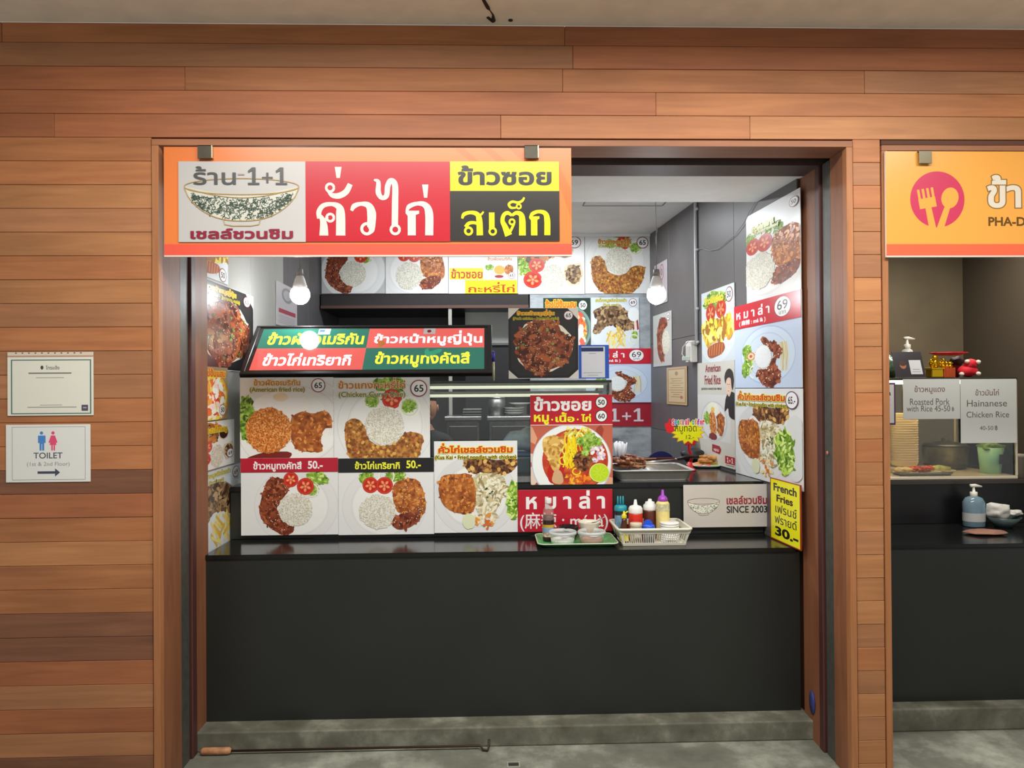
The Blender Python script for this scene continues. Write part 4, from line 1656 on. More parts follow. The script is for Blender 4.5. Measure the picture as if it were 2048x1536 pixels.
# ------------------------------------------------------------------ lit menu sign leaning on the case
LB = [P(478, 756, Y=0.85), P(985, 751, Y=0.85), P(515, 657, Y=1.15), P(983, 657, Y=1.15)]
X0, X1 = (LB[0].x + LB[2].x) / 2, (LB[1].x + LB[3].x) / 2
Zb, Zt = (LB[0].z + LB[1].z) / 2, (LB[2].z + LB[3].z) / 2
Vv = Vector((0, 0.30, Zt - Zb))
Zb += 0.014; Zt += 0.008
Mx = mat_frame(Vector((X0, 0.85, Zb)), Vector((1, 0, 0)), Vv)
W_, H_ = X1 - X0, Vv.length
b = Board('light_box_sign', Mx, W_, H_, 'red and green light box menu sign tilted back on the case top', cat='sign', thick=0.02, base=(44, 42, 42), edge=(34, 32, 32), src=(0, 0, 500, 130), rough=0.12)
E_RED, E_GRN = emit('lit_red', (250, 112, 104), 0.55, (200, 80, 74)), emit('lit_green', (60, 136, 116), 0.45, (40, 100, 84))
E_YEL, E_WHT = emit('lit_yellow', (236, 232, 60), 0.85), emit('lit_white', (240, 240, 246), 0.85)
for m_ in (E_RED, E_GRN, E_YEL, E_WHT):
    m_.node_tree.nodes['Principled BSDF'].inputs['Roughness'].default_value = 0.06
b.rect(16, 8, 240, 62, E_GRN)
b.rect(240, 8, 484, 62, E_RED)
b.rect(16, 62, 240, 119, E_RED)
b.rect(240, 62, 484, 119, E_GRN)
b.text('ข้าวผัดอเมริกัน', 32, 17, 232, 52, E_YEL, 0.03)
b.text('ข้าวหน้าหมูญี่ปุ่น', 253, 14, 480, 57, E_WHT, 0.03)
b.text('ข้าวไก่เทริยากิ', 37, 75, 214, 108, E_WHT, 0.03)
b.text('ข้าวหมูทงคัตสึ', 262, 72, 455, 114, E_YEL, 0.03)
b.rect(133, 8, 158, 24, (226, 228, 232))
b.rect(135, 10, 146, 17, (70, 110, 190))
b.rect(355, 8, 380, 24, (240, 240, 240))
b.ell(367, 16, 4.5, 4.2, (170, 40, 40))
b.shape([(262, 44), (272, 42), (278, 50), (272, 58), (266, 60)], (250, 140, 70))
b.shape([(362, 68), (368, 64), (372, 72), (388, 66), (396, 68), (392, 76), (378, 82), (368, 86), (362, 78)], (70, 200, 160))
lbo = b.done()
for (x0, x1, y0, y1) in ((0, W_, 0, 0.022), (0, W_, H_ - 0.014, H_), (0, 0.022, 0.022, H_ - 0.014), (W_ - 0.024, W_, 0.022, H_ - 0.014)):
    m = MB()
    m.box(x0, x1, y0, y1, -0.021, 0.006, flat((40, 38, 38), 0.3, name='light_box_frame'), bev=0.002)
    o = m.build('frame_bar')
    o.parent = lbo

# ------------------------------------------------------------------ posters on the back wall
YW = YB - 0.006
g = 'row of dish posters on the back wall'
b = front_board('poster', 643, 468, 770, 587, YW, 'faded glazed pork and rice poster, first of the back row beside the bulb', group=g, src=(509, 915, 674, 1070))
b.rect(509, 915, 674, 1070, (176, 178, 178)); d_tonkatsu(b, False); b.done()
b = front_board('poster', 771, 468, 896, 587, YW, 'teriyaki chicken and rice poster in the back row, second along', group=g, src=(692, 914, 860, 1070))
d_teri(b, False); b.done()
b = front_board('poster', 1036, 468, 1169, 588, YW, 'steak, rice, tomato and sauce cup poster in the back row', group=g, src=(0, 0, 100, 100))
d_steak69(b); b.price(85, 14, 10, '69'); b.done()
b = front_board('poster', 1170, 468, 1303, 587, YW, 'chicken curry rice poster at the corner end of the back row', group=g, src=(672, 773, 865, 945))
d_curry(b, False)
b.rect(672, 773, 865, 774, (60, 60, 60))
b.text('ข้าวแกงกะหรี่ไก่', 710, 783, 806, 802, (176, 84, 22), 0.03, (214, 204, 110), 0.05)
b.text('(Chicken curry with rice)', 712, 804, 804, 814, (120, 112, 30), 0.02, (206, 200, 110), 0.05)
b.price(839, 798, 17, '65'); b.done()
b = front_board('poster', 897, 468, 1035, 587, YW, 'white and yellow patchwork lettered poster in the back row', group=g, base=(214, 216, 220))
b.rect(899, 536, 967, 559, (240, 216, 24))
b.text('ข้าวซอย', 902, 537, 965, 557, (170, 60, 24), 0.03)
b.rect(930, 560, 1034, 587, (240, 216, 24))
b.text('กะหรี่ไก่', 936, 564, 1029, 585, (170, 60, 24), 0.02)
b.rect(966, 512, 1034, 559, (206, 212, 216))
b.text('ข้าวผัดอเมริกัน', 975, 514, 1024, 521, (190, 120, 20), 0.04)
p_leaf(b, 979, 535, 9, 6, 0, 14)
b.ell(999, 540, 11, 9, (226, 158, 60), 26)
p_meat(b, [(1010, 534), (1018, 530), (1026, 534), (1024, 545), (1014, 549), (1009, 542)], F_CHICK, GOLD, 20, 0.6, 1.6)
b.ell(998, 553, 9, 3, (150, 36, 28), 16)
b.price(1023, 551, 7, '65')
b.done()
g = 'posters on the marble wall'
b = front_board('poster', 1087, 596, 1181, 700, YW, 'dark green creamy egg rice poster partly behind the black plate board', group=g, src=(0, 0, 100, 100))
d_hamegg(b, False); b.price(84, 14, 10, '50', (30, 50, 40)); b.done()
b = front_board('poster', 1182, 595, 1278, 697, YW, 'pork steak with fries poster on the marble wall', group=g)
d_porksteak(b); b.done()
b = front_board('poster', 1172, 697, 1305, 805, YW - 0.008, 'pale blue crescent meat poster with red heading on the marble wall', group=g, src=(0, 0, 100, 130), rough=0.3)
d_mala(b); b.done()
b = front_board('poster', 1160, 805, 1306, 853, YW, 'red panel reading 1+1 low on the marble wall', group=g, base=(150, 30, 46))
one_plus_one(b, 1218, 817, 1288, 843, (206, 196, 204))
b.done()

# ------------------------------------------------------------------ posters on the left wall
g = 'posters on the inner left side wall'


def lw(label, tl, tr, bl, br, src, off=0.006, name='poster', **k):
    k.setdefault('group', g)
    return wall_board(name, tl, tr, bl, br, LEFTW, off, label, src, **k)


b = lw('topmost left wall poster with sausage and egg, half behind the sign', (388, 405), (456, 448), (388, 545), (456, 568), (0, 0, 100, 100))
d_sausage(b); b.price(82, 88, 11, '50'); b.done()
b = lw('tall black pork rice poster high on the left side wall', (388, 547), (507, 594), (388, 733), (507, 748), (1017, 616, 1157, 757), off=0.004)
d_pork(b); b.done()
b = lw('orange creamy egg and ham poster on the left side wall', (389, 734), (456, 733), (391, 843), (455, 838), (0, 0, 100, 100), off=0.010)
d_hamegg(b); b.price(82, 82, 11, '50'); b.done()
b = lw('white steak and rice poster priced 69 on the left side wall', (390, 845), (468, 840), (391, 948), (469, 926), (0, 0, 100, 100))
d_steak69(b)
b.text('ข้าวสเต็กหมู', 12, 10, 78, 28, (196, 140, 20), 0.05, (244, 226, 80), 0.05)
b.price(87, 74, 10, '69'); b.done()
b = lw('lowest left wall poster with grilled pork and french fries', (391, 951), (481, 927), (393, 1119), (482, 1072), (1182, 595, 1278, 700), off=0.006)
d_porksteak(b); b.done()
b = lw('small pale notice far back on the left side wall', (553, 562), (594, 580), (553, 654), (594, 656), (0, 0, 100, 100), base=(170, 166, 168), group=None)
b.ell(50, 25, 26, 18, (130, 126, 130)); b.ell(50, 25, 18, 12, (160, 158, 160))
b.rect(10, 60, 92, 70, (150, 70, 84))
for i in range(5):
    b.rect(12, 76 + i * 4, 88, 77 + i * 4, (120, 118, 120))
b.done()

# ------------------------------------------------------------------ posters on the right wall
g = 'posters on the inner right side wall'


def rw(label, tl, tr, bl, br, src, off=0.006, name='poster', **k):
    k.setdefault('group', g)
    return wall_board(name, tl, tr, bl, br, RIGHTW, off, label, src, **k)


b = rw('large teriyaki chicken poster highest on the right side wall', (1491, 438), (1600, 372), (1495, 610), (1602, 575), (725, 903, 842, 1080))
d_teri(b, False)
b.text('ข้าวไก่เทริยากิ', 740, 930, 790, 942, (150, 150, 20), 0.04, (240, 230, 60), 0.05)
b.text('(Teriyaki chicken)', 745, 944, 800, 951, (120, 130, 20), 0.03, (226, 226, 80), 0.05)
b.price(831, 922, 9, '50'); b.done()
b = rw('large pale blue poster with red band priced 69 on the right side wall', (1469, 617), (1602, 575), (1470, 775), (1605, 776), (0, 0, 100, 130))
d_mala(b); b.done()
b = rw('large fried noodles poster priced 65 low on the right side wall', (1470, 777), (1604, 777), (1472, 942), (1608, 988), (866, 881, 1070, 1068))
d_kuakai(b)
b.ell(1052, 992, 30, 62, (206, 209, 210), 30)
p_leaf(b, 1022, 1000, 28, 42, 0, 90)
b.price(1044, 903, 17, '65.-', (90, 60, 100)); b.done()
b = rw('egg and sausage poster priced 50 beside the white conduit', (1403, 592), (1469, 560), (1404, 727), (1469, 719), (0, 0, 100, 100))
d_sausage(b)
b.text('ข้าวไข่เจียว', 12, 8, 70, 18, (206, 190, 30), 0.04, (240, 230, 80), 0.04)
b.price(86, 13, 10, '50'); b.done()
b = rw('faded narrow poster of glazed meat beside the right bulb', (1306, 634), (1343, 619), (1307, 734), (1343, 730), (560, 944, 660, 1070), base=(176, 180, 176))
p_meat(b, [(590, 970), (605, 955), (630, 958), (640, 975), (622, 985), (610, 1000), (612, 1030), (622, 1050), (606, 1060), (588, 1040), (582, 1000)], F_GLAZE, REDBR, 60, 1.4, 4)
p_rice(b, 632, 1015, 20, 28)
b.price(645, 956, 9, '0'); b.done()
b = rw('small overexposed poster just above the right bulb', (1309, 532), (1334, 518), (1309, 612), (1334, 604), (0, 0, 100, 100), base=(160, 156, 164), group=None)
b.ring(60, 24, 14, 18, 3, (150, 80, 90)); b.text('0', 54, 16, 66, 32, (70, 60, 66)); b.done()

b = rw('American fried rice poster with a dark-haired figure on the right side wall', (1394, 727), (1469, 719), (1397, 916), (1470, 943), (0, 0, 100, 130), base=(198, 194, 184))
b.rect(0, 42, 90, 100, (206, 206, 202))
b.ell(46, 76, 36, 26, (190, 192, 192), 40)
b.ell(46, 75, 33, 23, (214, 215, 214), 40)
p_leaf(b, 30, 72, 12, 9, 0, 24)
b.ell(44, 60, 16, 9, (232, 226, 206), 22, 0, 0.08)
b.ell(44, 61, 5, 3.4, (236, 190, 90))
p_meat(b, [(36, 66), (46, 64), (52, 74), (52, 90), (42, 93), (35, 84)], F_ORICE, GRAINO, 60, 0.6, 1.2, 2)
p_meat(b, [(56, 68), (66, 66), (74, 70), (73, 86), (66, 93), (58, 88), (56, 78)], F_CHICK, GOLD, 40, 0.8, 2.2)
b.ell(44, 95, 11, 4.5, (120, 36, 30), 20, 0, 0.1)
b.shape([(76, 62), (78, 48), (84, 40), (92, 38), (100, 40), (104, 50), (104, 70), (88, 68), (84, 58)], (30, 28, 30), 0.2)
b.shape([(80, 26), (84, 22), (90, 22), (93, 28), (92, 38), (87, 44), (82, 38)], (222, 190, 168), 0.1)
b.shape([(76, 20), (80, 13), (88, 10), (96, 14), (99, 24), (96, 36), (93, 30), (91, 22), (84, 21), (80, 25), (78, 28)], (44, 32, 28), 0.2)
for q in ((83.5, 29), (88.5, 29)):
    b.ell(q[0], q[1], 1.2, 0.5, (40, 30, 28), 8)
b.stroke([(84, 37), (87.5, 37.2)], 0.6, (160, 80, 74))
b.stroke([(86, 29), (85.4, 33.5), (86.6, 34)], 0.4, (180, 140, 120))
b.text('American', 24, 3, 66, 13, (140, 40, 44), 0.02)
b.text('Fried Rice', 22, 17, 66, 29, (140, 40, 44), 0.02)
b.text("JACKSON WANG'S FAV MENU", 12, 33, 68, 36.5, (70, 66, 64), 0.03)
b.poly([(42, 105), (62, 106), (66, 110), (62, 116), (42, 114)], (150, 36, 48))
b.text('MENU', 46, 110, 60, 113.5, (226, 200, 200), 0.03)
b.rect(76, 116, 100, 125, (160, 26, 44))
one_plus_one(b, 80, 117.5, 96, 123.5, (230, 226, 226))
b.rect(78, 126.5, 98, 127.3, (120, 116, 112))
b.done()

b = rw('beige framed certificate on the grey right side wall', (1333, 736), (1373, 732), (1334, 807), (1375, 812), (0, 0, 100, 140), name='certificate', cat='certificate', group=None, base=(176, 150, 112), edge=(120, 96, 66))
b.rect(6, 6, 94, 134, (150, 120, 78)); b.rect(10, 10, 90, 130, (188, 166, 128))
b.ell(50, 24, 8, 8, (150, 120, 80), 16)
for i in range(9):
    w_ = [30, 24, 34, 20, 32, 34, 28, 16, 26][i]
    b.rect(50 - w_, 42 + i * 8.5, 50 + w_, 44 + i * 8.5, (136, 110, 76))
b.ell(74, 112, 7, 6, (170, 100, 60), 16)
b.done()

b = wall_board('price_sign', (1538, 937), (1599, 951), (1543, 1057), (1604, 1086), RIGHTW, 0.03, 'yellow handwritten french fries sign with red edge at the counter end', (0, 0, 100, 170), cat='sign', base=(150, 50, 24), edge=(150, 50, 24), thick=0.006)
b.o.location.z -= max(0, b.o.location.z - ZC - 0.002)
b.rect(2.5, 2.5, 97, 167, (244, 222, 24))
b.text('French', 12, 12, 88, 34, (24, 22, 16), 0.035)
b.text('Fries', 22, 42, 76, 62, (24, 22, 16), 0.035)
b.text('เฟรนช์', 18, 68, 88, 92, (24, 22, 16), 0.01)
b.text('ฟรายด์', 16, 98, 88, 122, (24, 22, 16), 0.01)
b.text('30.-', 16, 130, 92, 156, (24, 22, 16), 0.04)
b.done()

# ------------------------------------------------------------------ papers taped to the plank wall
b = front_board('notice_paper', 15, 704, 187, 831, -0.004, 'upper laminated notice in a dark green border taped to the plank wall', cat='notice', thick=0.0015, base=(206, 204, 192), edge=(214, 212, 200), rough=0.5)
b.rect(15, 704, 187, 711, (196, 184, 166))
for i in range(11):
    b.ell(32 + i * 13, 706, 2.2, 1.2, (90, 60, 50), 8)
b.rect(15, 711, 187, 714, (170, 130, 110))
gb = (70, 104, 96)
for q in ((22, 719, 182, 721), (24, 826, 182, 828), (22, 719, 24.5, 828), (180, 719, 182.5, 828)):
    b.rect(*q, gb)
b.ell(84, 735, 3, 4, (60, 60, 60), 12)
b.text('โทรแจ้ง', 92, 731, 119, 739, (90, 90, 88), 0.01)
b.rect(57, 745, 143, 747.5, (110, 112, 108))
b.rect(72, 754.5, 128, 756, (160, 160, 152))
b.rect(80, 809.5, 124, 810.5, (150, 150, 144))
b.rect(55, 813.5, 153, 815, (140, 140, 134))
b.rect(163, 810, 176, 822, (74, 70, 88))
b.rect(166, 814.5, 173, 817, (150, 148, 156))
b.done()
b = front_board('notice_paper', 12, 849, 181, 964, -0.004, 'toilet direction notice with blue and pink figures taped to the plank wall', cat='notice', thick=0.0015, base=(206, 206, 202), edge=(216, 216, 210), rough=0.5)
for q in ((24, 853.5, 171, 854.3), (24, 959, 170, 960), (24, 853.5, 24.8, 960), (170, 853.5, 170.8, 960)):
    b.rect(*q, (120, 124, 126))
bl, pk = (64, 122, 186), (206, 70, 106)
b.ell(83, 866, 3.4, 3.4, bl, 16)
b.poly([(76, 871), (91, 871), (91, 886), (88.4, 886), (88.4, 901), (84.2, 901), (84.2, 888), (83, 888), (83, 901), (79, 901), (79, 886), (76, 886)], bl)
b.ell(106, 866, 3.4, 3.4, pk, 16)
b.poly([(102, 871), (110, 871), (115, 885), (112.5, 886), (111.5, 884), (113, 890), (110, 890), (110, 901), (107, 901), (107, 890), (105.6, 890), (105.6, 901), (102.5, 901), (102.5, 890), (99, 890), (101, 884), (99.4, 886), (97, 885)], pk)
b.text('TOILET', 67, 905, 125, 917, (62, 66, 82), 0.01)
b.text('(1st & 2nd Floor)', 54, 924, 139, 934, (120, 122, 130), -0.005)
b.rect(75, 942.5, 110, 947.5, (56, 64, 84))
b.poly([(110, 937), (120, 945), (110, 953)], (56, 64, 84))
b.done()

# ------------------------------------------------------------------ light bulbs
def bulb(px, py, Y, label, cordtop=None):
    c = P(px, py, Y=Y)
    t = thing('light_bulb', (c.x, c.y, c.z), label, 'bulb', 'bulbs hanging in the hatch')
    m = MB()
    R = 0.052
    prof = [(0.0001, -R)] + [(R * math.sin(a), -R * math.cos(a)) for a in [PI * k / 14 for k in range(1, 9)]] + [(R * 0.93, R * 0.42), (R * 0.84, R * 0.62)]
    m.lathe(prof, emit('bulb_glow', (246, 250, 255), BULB), c=c, n=28)
    m.build('globe', t)
    m = MB()
    m.lathe([(R * 0.84, R * 0.62), (R * 0.66, R * 1.15), (R * 0.5, R * 1.7), (R * 0.36, R * 2.0), (0.0001, R * 2.02)], flat((226, 226, 224), 0.5), c=c, n=24)
    m.build('neck', t)
    m = MB()
    m.lathe([(R * 0.34, R * 2.0), (R * 0.36, R * 2.3), (R * 0.30, R * 2.7), (0.0001, R * 2.75)], flat((150, 150, 148), 0.4), c=c, n=16)
    m.build('lamp_holder', t)
    m = MB()
    top = Vector((c.x, c.y, ZI))
    m.tube([(c.x, c.y, c.z + R * 2.7), (c.x + 0.004, c.y, c.z + 0.3), (c.x - 0.002, c.y, (c.z + ZI) / 2 + 0.1), top], 0.0022, flat((130, 130, 126), 0.5), 6)
    m.build('cord', t)


BULB = 85.0
bulb(600, 590, 1.10, 'glowing white bulb hanging on a cord over the left end of the light box sign')
bulb(1313, 590, 1.10, 'glowing white bulb hanging by the grey right side wall')

# ------------------------------------------------------------------ glass display case
XC0, XC1 = XL + 0.06, P(1224, 800, Y=0.84).x
YC0, YC1, ZT = 0.84, 1.34, 1.640
GLASS = glass('clear_glass', alpha=0.05)
case = thing('display_case', (0, 1.0, ZU), 'long glass display case with steel rails on the raised counter', 'display case')
m = MB(); m.box(XC0, XC1, YC0, YC1, ZU + 0.001, ZU + 0.035, STEEL, bev=0.003); m.build('base', case)
for x in (XC0, XC1 - 0.014):
    for y in (YC0, YC1 - 0.014):
        m = MB(); m.box(x, x + 0.014, y, y + 0.014, ZU + 0.035, ZT - 0.012, STEEL, bev=0.002); m.build('post', case)
m = MB(); m.box(XC0, XC1, YC0 - 0.002, YC1, ZT - 0.012, ZT, flat((70, 74, 74), 0.25, 0.5), bev=0.003); m.build('top', case)
m = MB(); m.box(XC0 + 0.016, XC1 - 0.016, YC0 + 0.002, YC0 + 0.006, ZU + 0.036, ZT - 0.013, GLASS); m.build('front_pane', case)
m = MB(); m.box(XC1 - 0.008, XC1 - 0.004, YC0 + 0.016, YC1 - 0.016, ZU + 0.036, ZT - 0.013, GLASS); m.build('side_pane', case)
TUBE = emit('case_tube', (240, 240, 216), 0.8)
for y, z in ((YC0 + 0.03, ZT - 0.034), (YC0 + 0.20, ZT - 0.078)):
    m = MB(); m.box(XC0 + 0.02, XC1 - 0.02, y - 0.012, y + 0.012, z + 0.009, z + 0.022, flat((214, 216, 204), 0.3)); o = m.build('lamp_housing', case)
    m = MB(); m.tube([(XC0 + 0.04, y, z), (XC1 - 0.04, y, z)], 0.008, TUBE, 10)
    o2 = m.build('tube_lamp', case)
m = MB(); m.box(XC0 + 0.02, XC1 - 0.02, YC1 - 0.02, YC1 - 0.004, 1.18, 1.20, STEEL); m.build('rear_rail', case)

# marker and the payment card stand on top of the case
q = P(987, 748, Y=0.93)
t = thing('marker_pen', (q.x, q.y, ZT), 'thin blue-capped marker standing beside the light box sign', 'pen')
m = MB(); m.lathe([(0.007, 0), (0.007, 0.10), (0.0001, 0.10)], flat((190, 186, 150), 0.3), c=(q.x, q.y, ZT), n=10); m.build('barrel', t)
m = MB(); m.lathe([(0.008, 0.10), (0.008, 0.155), (0.0001, 0.157)], flat((50, 46, 150), 0.3), c=(q.x, q.y, ZT), n=10); m.build('cap', t)
b = front_board('card_stand', 1157, 690, 1218, 757, 0.90, 'blue acrylic stand holding a white payment sheet on the glass case', cat='stand', thick=0.010, base=(40, 84, 178), edge=(36, 78, 170))
b.rect(1163, 693, 1210, 755, (206, 208, 216))
b.rect(1163, 695, 1207, 703, (34, 50, 96))
b.rect(1166, 745, 1204, 746, (150, 152, 160)); b.rect(1175, 750, 1196, 751, (150, 152, 160)); b.rect(1178, 706.5, 1192, 707.5, (120, 122, 130))
o = b.done()

# blue basket with bags inside the case
q = P(1050, 925, Y=1.02)
cr = thing('plastic_basket', (q.x, q.y, ZU + 0.036), 'dusky blue plastic basket of bags inside the display case', 'basket')
m = MB(); m.box(q.x - 0.12, q.x + 0.12, 0.93, 1.15, ZU + 0.038, ZU + 0.13, flat((64, 92, 110), 0.4), bev=0.012, seg=2); m.build('body', cr)
m = MB(); m.box(q.x - 0.13, q.x + 0.13, 0.92, 1.16, ZU + 0.13, ZU + 0.142, flat((60, 104, 150), 0.4), bev=0.004); m.build('rim', cr)
bg = MB(); bg.blob((q.x, 1.04, ZU + 0.208), (0.11, 0.09, 0.06), flat((176, 196, 206), 0.3, vary=0.12, scale=20), 3, 0.16, 3)
tag(bg.build('plastic_bag'), 'crumpled pale blue bag in the blue basket in the case', 'bag')

# ------------------------------------------------------------------ things behind the case
def cyl(mb, c, r, h, mat, n=24, taper=1.0):
    mb.lathe([(0.0001, 0), (r * taper, 0), (r, h), (r * 0.97, h), (r * taper * 0.95, 0.004), (0.0001, 0.004)], mat, c=c, n=n)


def cabinet(px0, px1, ztop, Y, label):
    a, b_ = P(px0, 840, Y=Y).x, P(px1, 840, Y=Y).x
    t = thing('steel_cabinet', ((a + b_) / 2, Y, 0), label, 'cabinet', 'steel cabinets in the kitchen')
    m = MB(); m.box(a, b_, Y, Y + 0.35, 0.0, ztop - 0.03, STEEL2, bev=0.004); m.build('body', t)
    m = MB(); m.box(a - 0.015, b_ + 0.015, Y - 0.015, Y + 0.36, ztop - 0.03, ztop, STEEL, bev=0.004); m.build('top', t)
    m = MB(); m.box(a + 0.02, b_ - 0.02, Y - 0.008, Y, 0.15, ztop - 0.07, flat((96, 96, 94), 0.35, 0.7), bev=0.003); m.build('door', t)


zt1 = P(930, 833, Y=2.5).z
cabinet(893, 959, zt1, 2.5, 'steel cabinet seen through the case glass under dark trays')
cabinet(978, 1060, zt1, 2.45, 'steel cabinet seen through the case glass under the pot and bowls')
q = P(994, 830, Y=2.62)
t = thing('stock_pot', (q.x, q.y, zt1), 'grey stock pot on the kitchen cabinet behind the case', 'pot')
m = MB(); cyl(m, (q.x, q.y, zt1), 0.062, 0.13, STEEL2); m.build('body', t)
m = MB(); m.lathe([(0.064, 0.13), (0.055, 0.14), (0.012, 0.148), (0.012, 0.165), (0.0001, 0.167)], STEEL, c=(q.x, q.y, zt1)); m.build('lid', t)
for i in range(3):
    q = P(1028, 830, Y=2.58)
    m = MB(); m.lathe([(0.0001, 0), (0.03, 0), (0.075, 0.028), (0.072, 0.028), (0.028, 0.004), (0.0001, 0.004)], flat((150, 152, 146), 0.4), c=(q.x, q.y, zt1 + 0.001 + i * 0.016))
    tag(m.build('bowl'), 'grey bowl in the small stack on the kitchen cabinet, %s' % ['bottom', 'middle', 'top'][i], 'bowl', 'stacked bowls behind the case')
q = P(1040, 814, Y=2.70)
m = MB(); m.lathe([(0.0001, 0), (0.05, 0), (0.085, 0.012), (0.083, 0.013), (0.05, 0.004), (0.0001, 0.004)], flat((206, 208, 200), 0.3), c=(q.x, q.y, zt1 + 0.08))
m.lathe([(0.05, -0.079), (0.05, 0.0)], flat((120, 120, 116), 0.5), c=(q.x, q.y, zt1 + 0.08), caps=True)
tag(m.build('plate_on_stand'), 'pale plate raised on a stand behind the bowls', 'plate')
for i in range(3):
    q = P(944, 830, Y=2.66)
    m = MB(); m.box(q.x - 0.075 + i * 0.004, q.x + 0.075, q.y - 0.08, q.y + 0.08, zt1 + 0.002 + i * 0.02, zt1 + 0.014 + i * 0.02, flat((70 + i * 24, 70 + i * 24, 68 + i * 24), 0.3, 0.5), bev=0.005)
    tag(m.build('flat_tray'), 'dark flat tray on the kitchen cabinet, %s of three' % ['lowest', 'middle', 'uppermost'][i], 'tray', 'trays behind the case')
q = P(901, 800, Y=2.88)
m = MB(); m.box(q.x - 0.014, q.x + 0.014, q.y, q.y + 0.03, 0, 2.3, flat((170, 168, 160), 0.4), bev=0.003)
tag(m.build('pipe_post'), 'thin pale upright post in the dark kitchen', 'post')
a, b_ = P(930, 619, Y=YB + 0.1), P(1018, 683, Y=YB + 0.1)
a, b_ = P(930, 619, Y=YB + 0.3), P(1018, 684, Y=YB + 0.3)
zst = P(970, 686, Y=YB + 0.18).z
m = MB(); m.box(a.x, b_.x, YB + 0.3, YB + 0.312, zst, min(a.z, ZB - 0.06), flat((186, 190, 184), 0.4, 0.1, vary=0.05, scale=3), bev=0.002)
tag(m.build('steel_sheet'), 'pale steel sheet in the dark recess under the hood', 'panel')
q0, q1 = P(930, 744, Y=YB + 0.2), P(1060, 690, Y=YB + 0.2)
m = MB(); m.box(q0.x, XM - 0.002, YB + 0.2, YB + 0.5, 0, zst - 0.02, flat((40, 40, 42), 0.4), bev=0.004)
m.box(q0.x, XM - 0.002, YB + 0.18, YB + 0.5, zst - 0.02, zst, flat((120, 120, 120), 0.3, 0.6), bev=0.002)
tag(m.build('stove_unit'), 'dark stove unit with a steel edge in the recess', 'stove')

# dark blue chair back behind the raised counter
q = P(1322, 905, Y=2.14)
t = thing('plastic_chair', (q.x, q.y, 0), 'round-backed dark blue plastic chair behind the raised counter', 'chair')
BLU = flat((34, 38, 98), 0.4, vary=0.05)
m = MB()
zc = 1.0
arc = [(q.x + 0.125 * math.cos(a), zc + 0.16 * math.sin(a)) for a in [PI * k / 16 for k in range(17)]]
poly = [(q.x + 0.125, zc - 0.37)] + arc + [(q.x - 0.125, zc - 0.37)]
m.prism(poly, q.y, q.y + 0.02, BLU)
m.box(q.x - 0.025, q.x + 0.025, q.y - 0.002, q.y, zc + 0.02, zc + 0.055, flat((70, 70, 70), 0.5))
m.build('backrest', t)
m = MB(); m.box(q.x - 0.16, q.x + 0.10, q.y - 0.02, q.y + 0.30, 0.60, 0.645, BLU, bev=0.015, seg=2); m.build('seat', t)
for sx in (-1, 1):
    for y in (q.y + 0.02, q.y + 0.27):
        m = MB(); m.tube([(q.x - 0.03 + sx * 0.10, y, 0.60), (q.x - 0.03 + sx * 0.115, y, 0.0)], 0.018, BLU, 8); m.build('leg', t)

# ------------------------------------------------------------------ raised counter: snacks
tx0, tx1, ty0, ty1 = 0.643, P(1388, 942, Y=0.88).x, 0.865, 1.25
z = ZU + 0.001
TRM = flat((188, 186, 182), 0.45, 0.4, 'steel_tray_metal', vary=0.04, scale=10)


def pan(mb, x0, x1, y0, y1, z0, h, slope, rim, mat, th=0.0025, cr=0.03):
    """open tray with rounded corners"""
    def loop(ins, z, r):
        L = []
        X0, X1, Y0, Y1 = x0 + ins, x1 - ins, y0 + ins, y1 - ins
        for cx, cy, a0 in ((X1 - r, Y1 - r, 0), (X0 + r, Y1 - r, PI / 2), (X0 + r, Y0 + r, PI), (X1 - r, Y0 + r, 1.5 * PI)):
            for k in range(6):
                a = a0 + k * PI / 10
                L.append((cx + r * math.cos(a), cy + r * math.sin(a), z))
        return L
    rings = [loop(slope + cr * 0.3, z0, cr), loop(slope, z0 + h * 0.12, cr), loop(0.004, z0 + h - 0.002, cr), loop(0, z0 + h, cr), loop(-rim, z0 + h, cr + rim), loop(-rim, z0 + h - 0.004, cr + rim),
             ]
    inn = [loop(0, z0 + h, cr), loop(0.004 + th, z0 + h - 0.004, cr - th), loop(slope + th, z0 + h * 0.12 + th, cr - th), loop(slope + cr * 0.3 + th, z0 + th, cr - th)]
    n = len(rings[0])
    for rs, cap in ((rings, True), (inn, True)):
        vs = [v for r in rs for v in r]
        fs = []
        for k in range(len(rs) - 1):
            for i in range(n):
                j = (i + 1) % n
                fs.append((k * n + i, k * n + j, (k + 1) * n + j, (k + 1) * n + i))
        fs.append(tuple(range(n)) if rs is rings else tuple((len(rs) - 1) * n + i for i in range(n)))
        mb.add(vs, fs, mat, True)


t = thing('steel_tray', ((tx0 + tx1) / 2, ty0, z), 'deep stainless tray with a wire rack on the raised counter', 'tray')
m = MB(); pan(m, tx0, tx1, ty0, ty1, z, 0.055, 0.018, 0.006, TRM); m.build('pan', t)
m = MB()
for i in range(17):
    y = ty0 + 0.03 + i * (ty1 - ty0 - 0.06) / 16
    m.tube([(tx0 + 0.012, y, z + 0.050), (tx1 - 0.012, y, z + 0.050)], 0.0020, STEEL, 5)
for x in (tx0 + 0.03, (tx0 + tx1) / 2, tx1 - 0.03):
    m.tube([(x, ty0 + 0.02, z + 0.047), (x, ty1 - 0.02, z + 0.047)], 0.0026, STEEL, 5)
m.build('wire_rack', t)
SK = food('grilled_skewer_meat', [(70, 32, 18), (132, 72, 42), (178, 116, 76)], 40, voro=0.4, rough=0.35, bump=0.5)
STICK = flat((206, 176, 120), 0.6)
rn = random.Random(5)
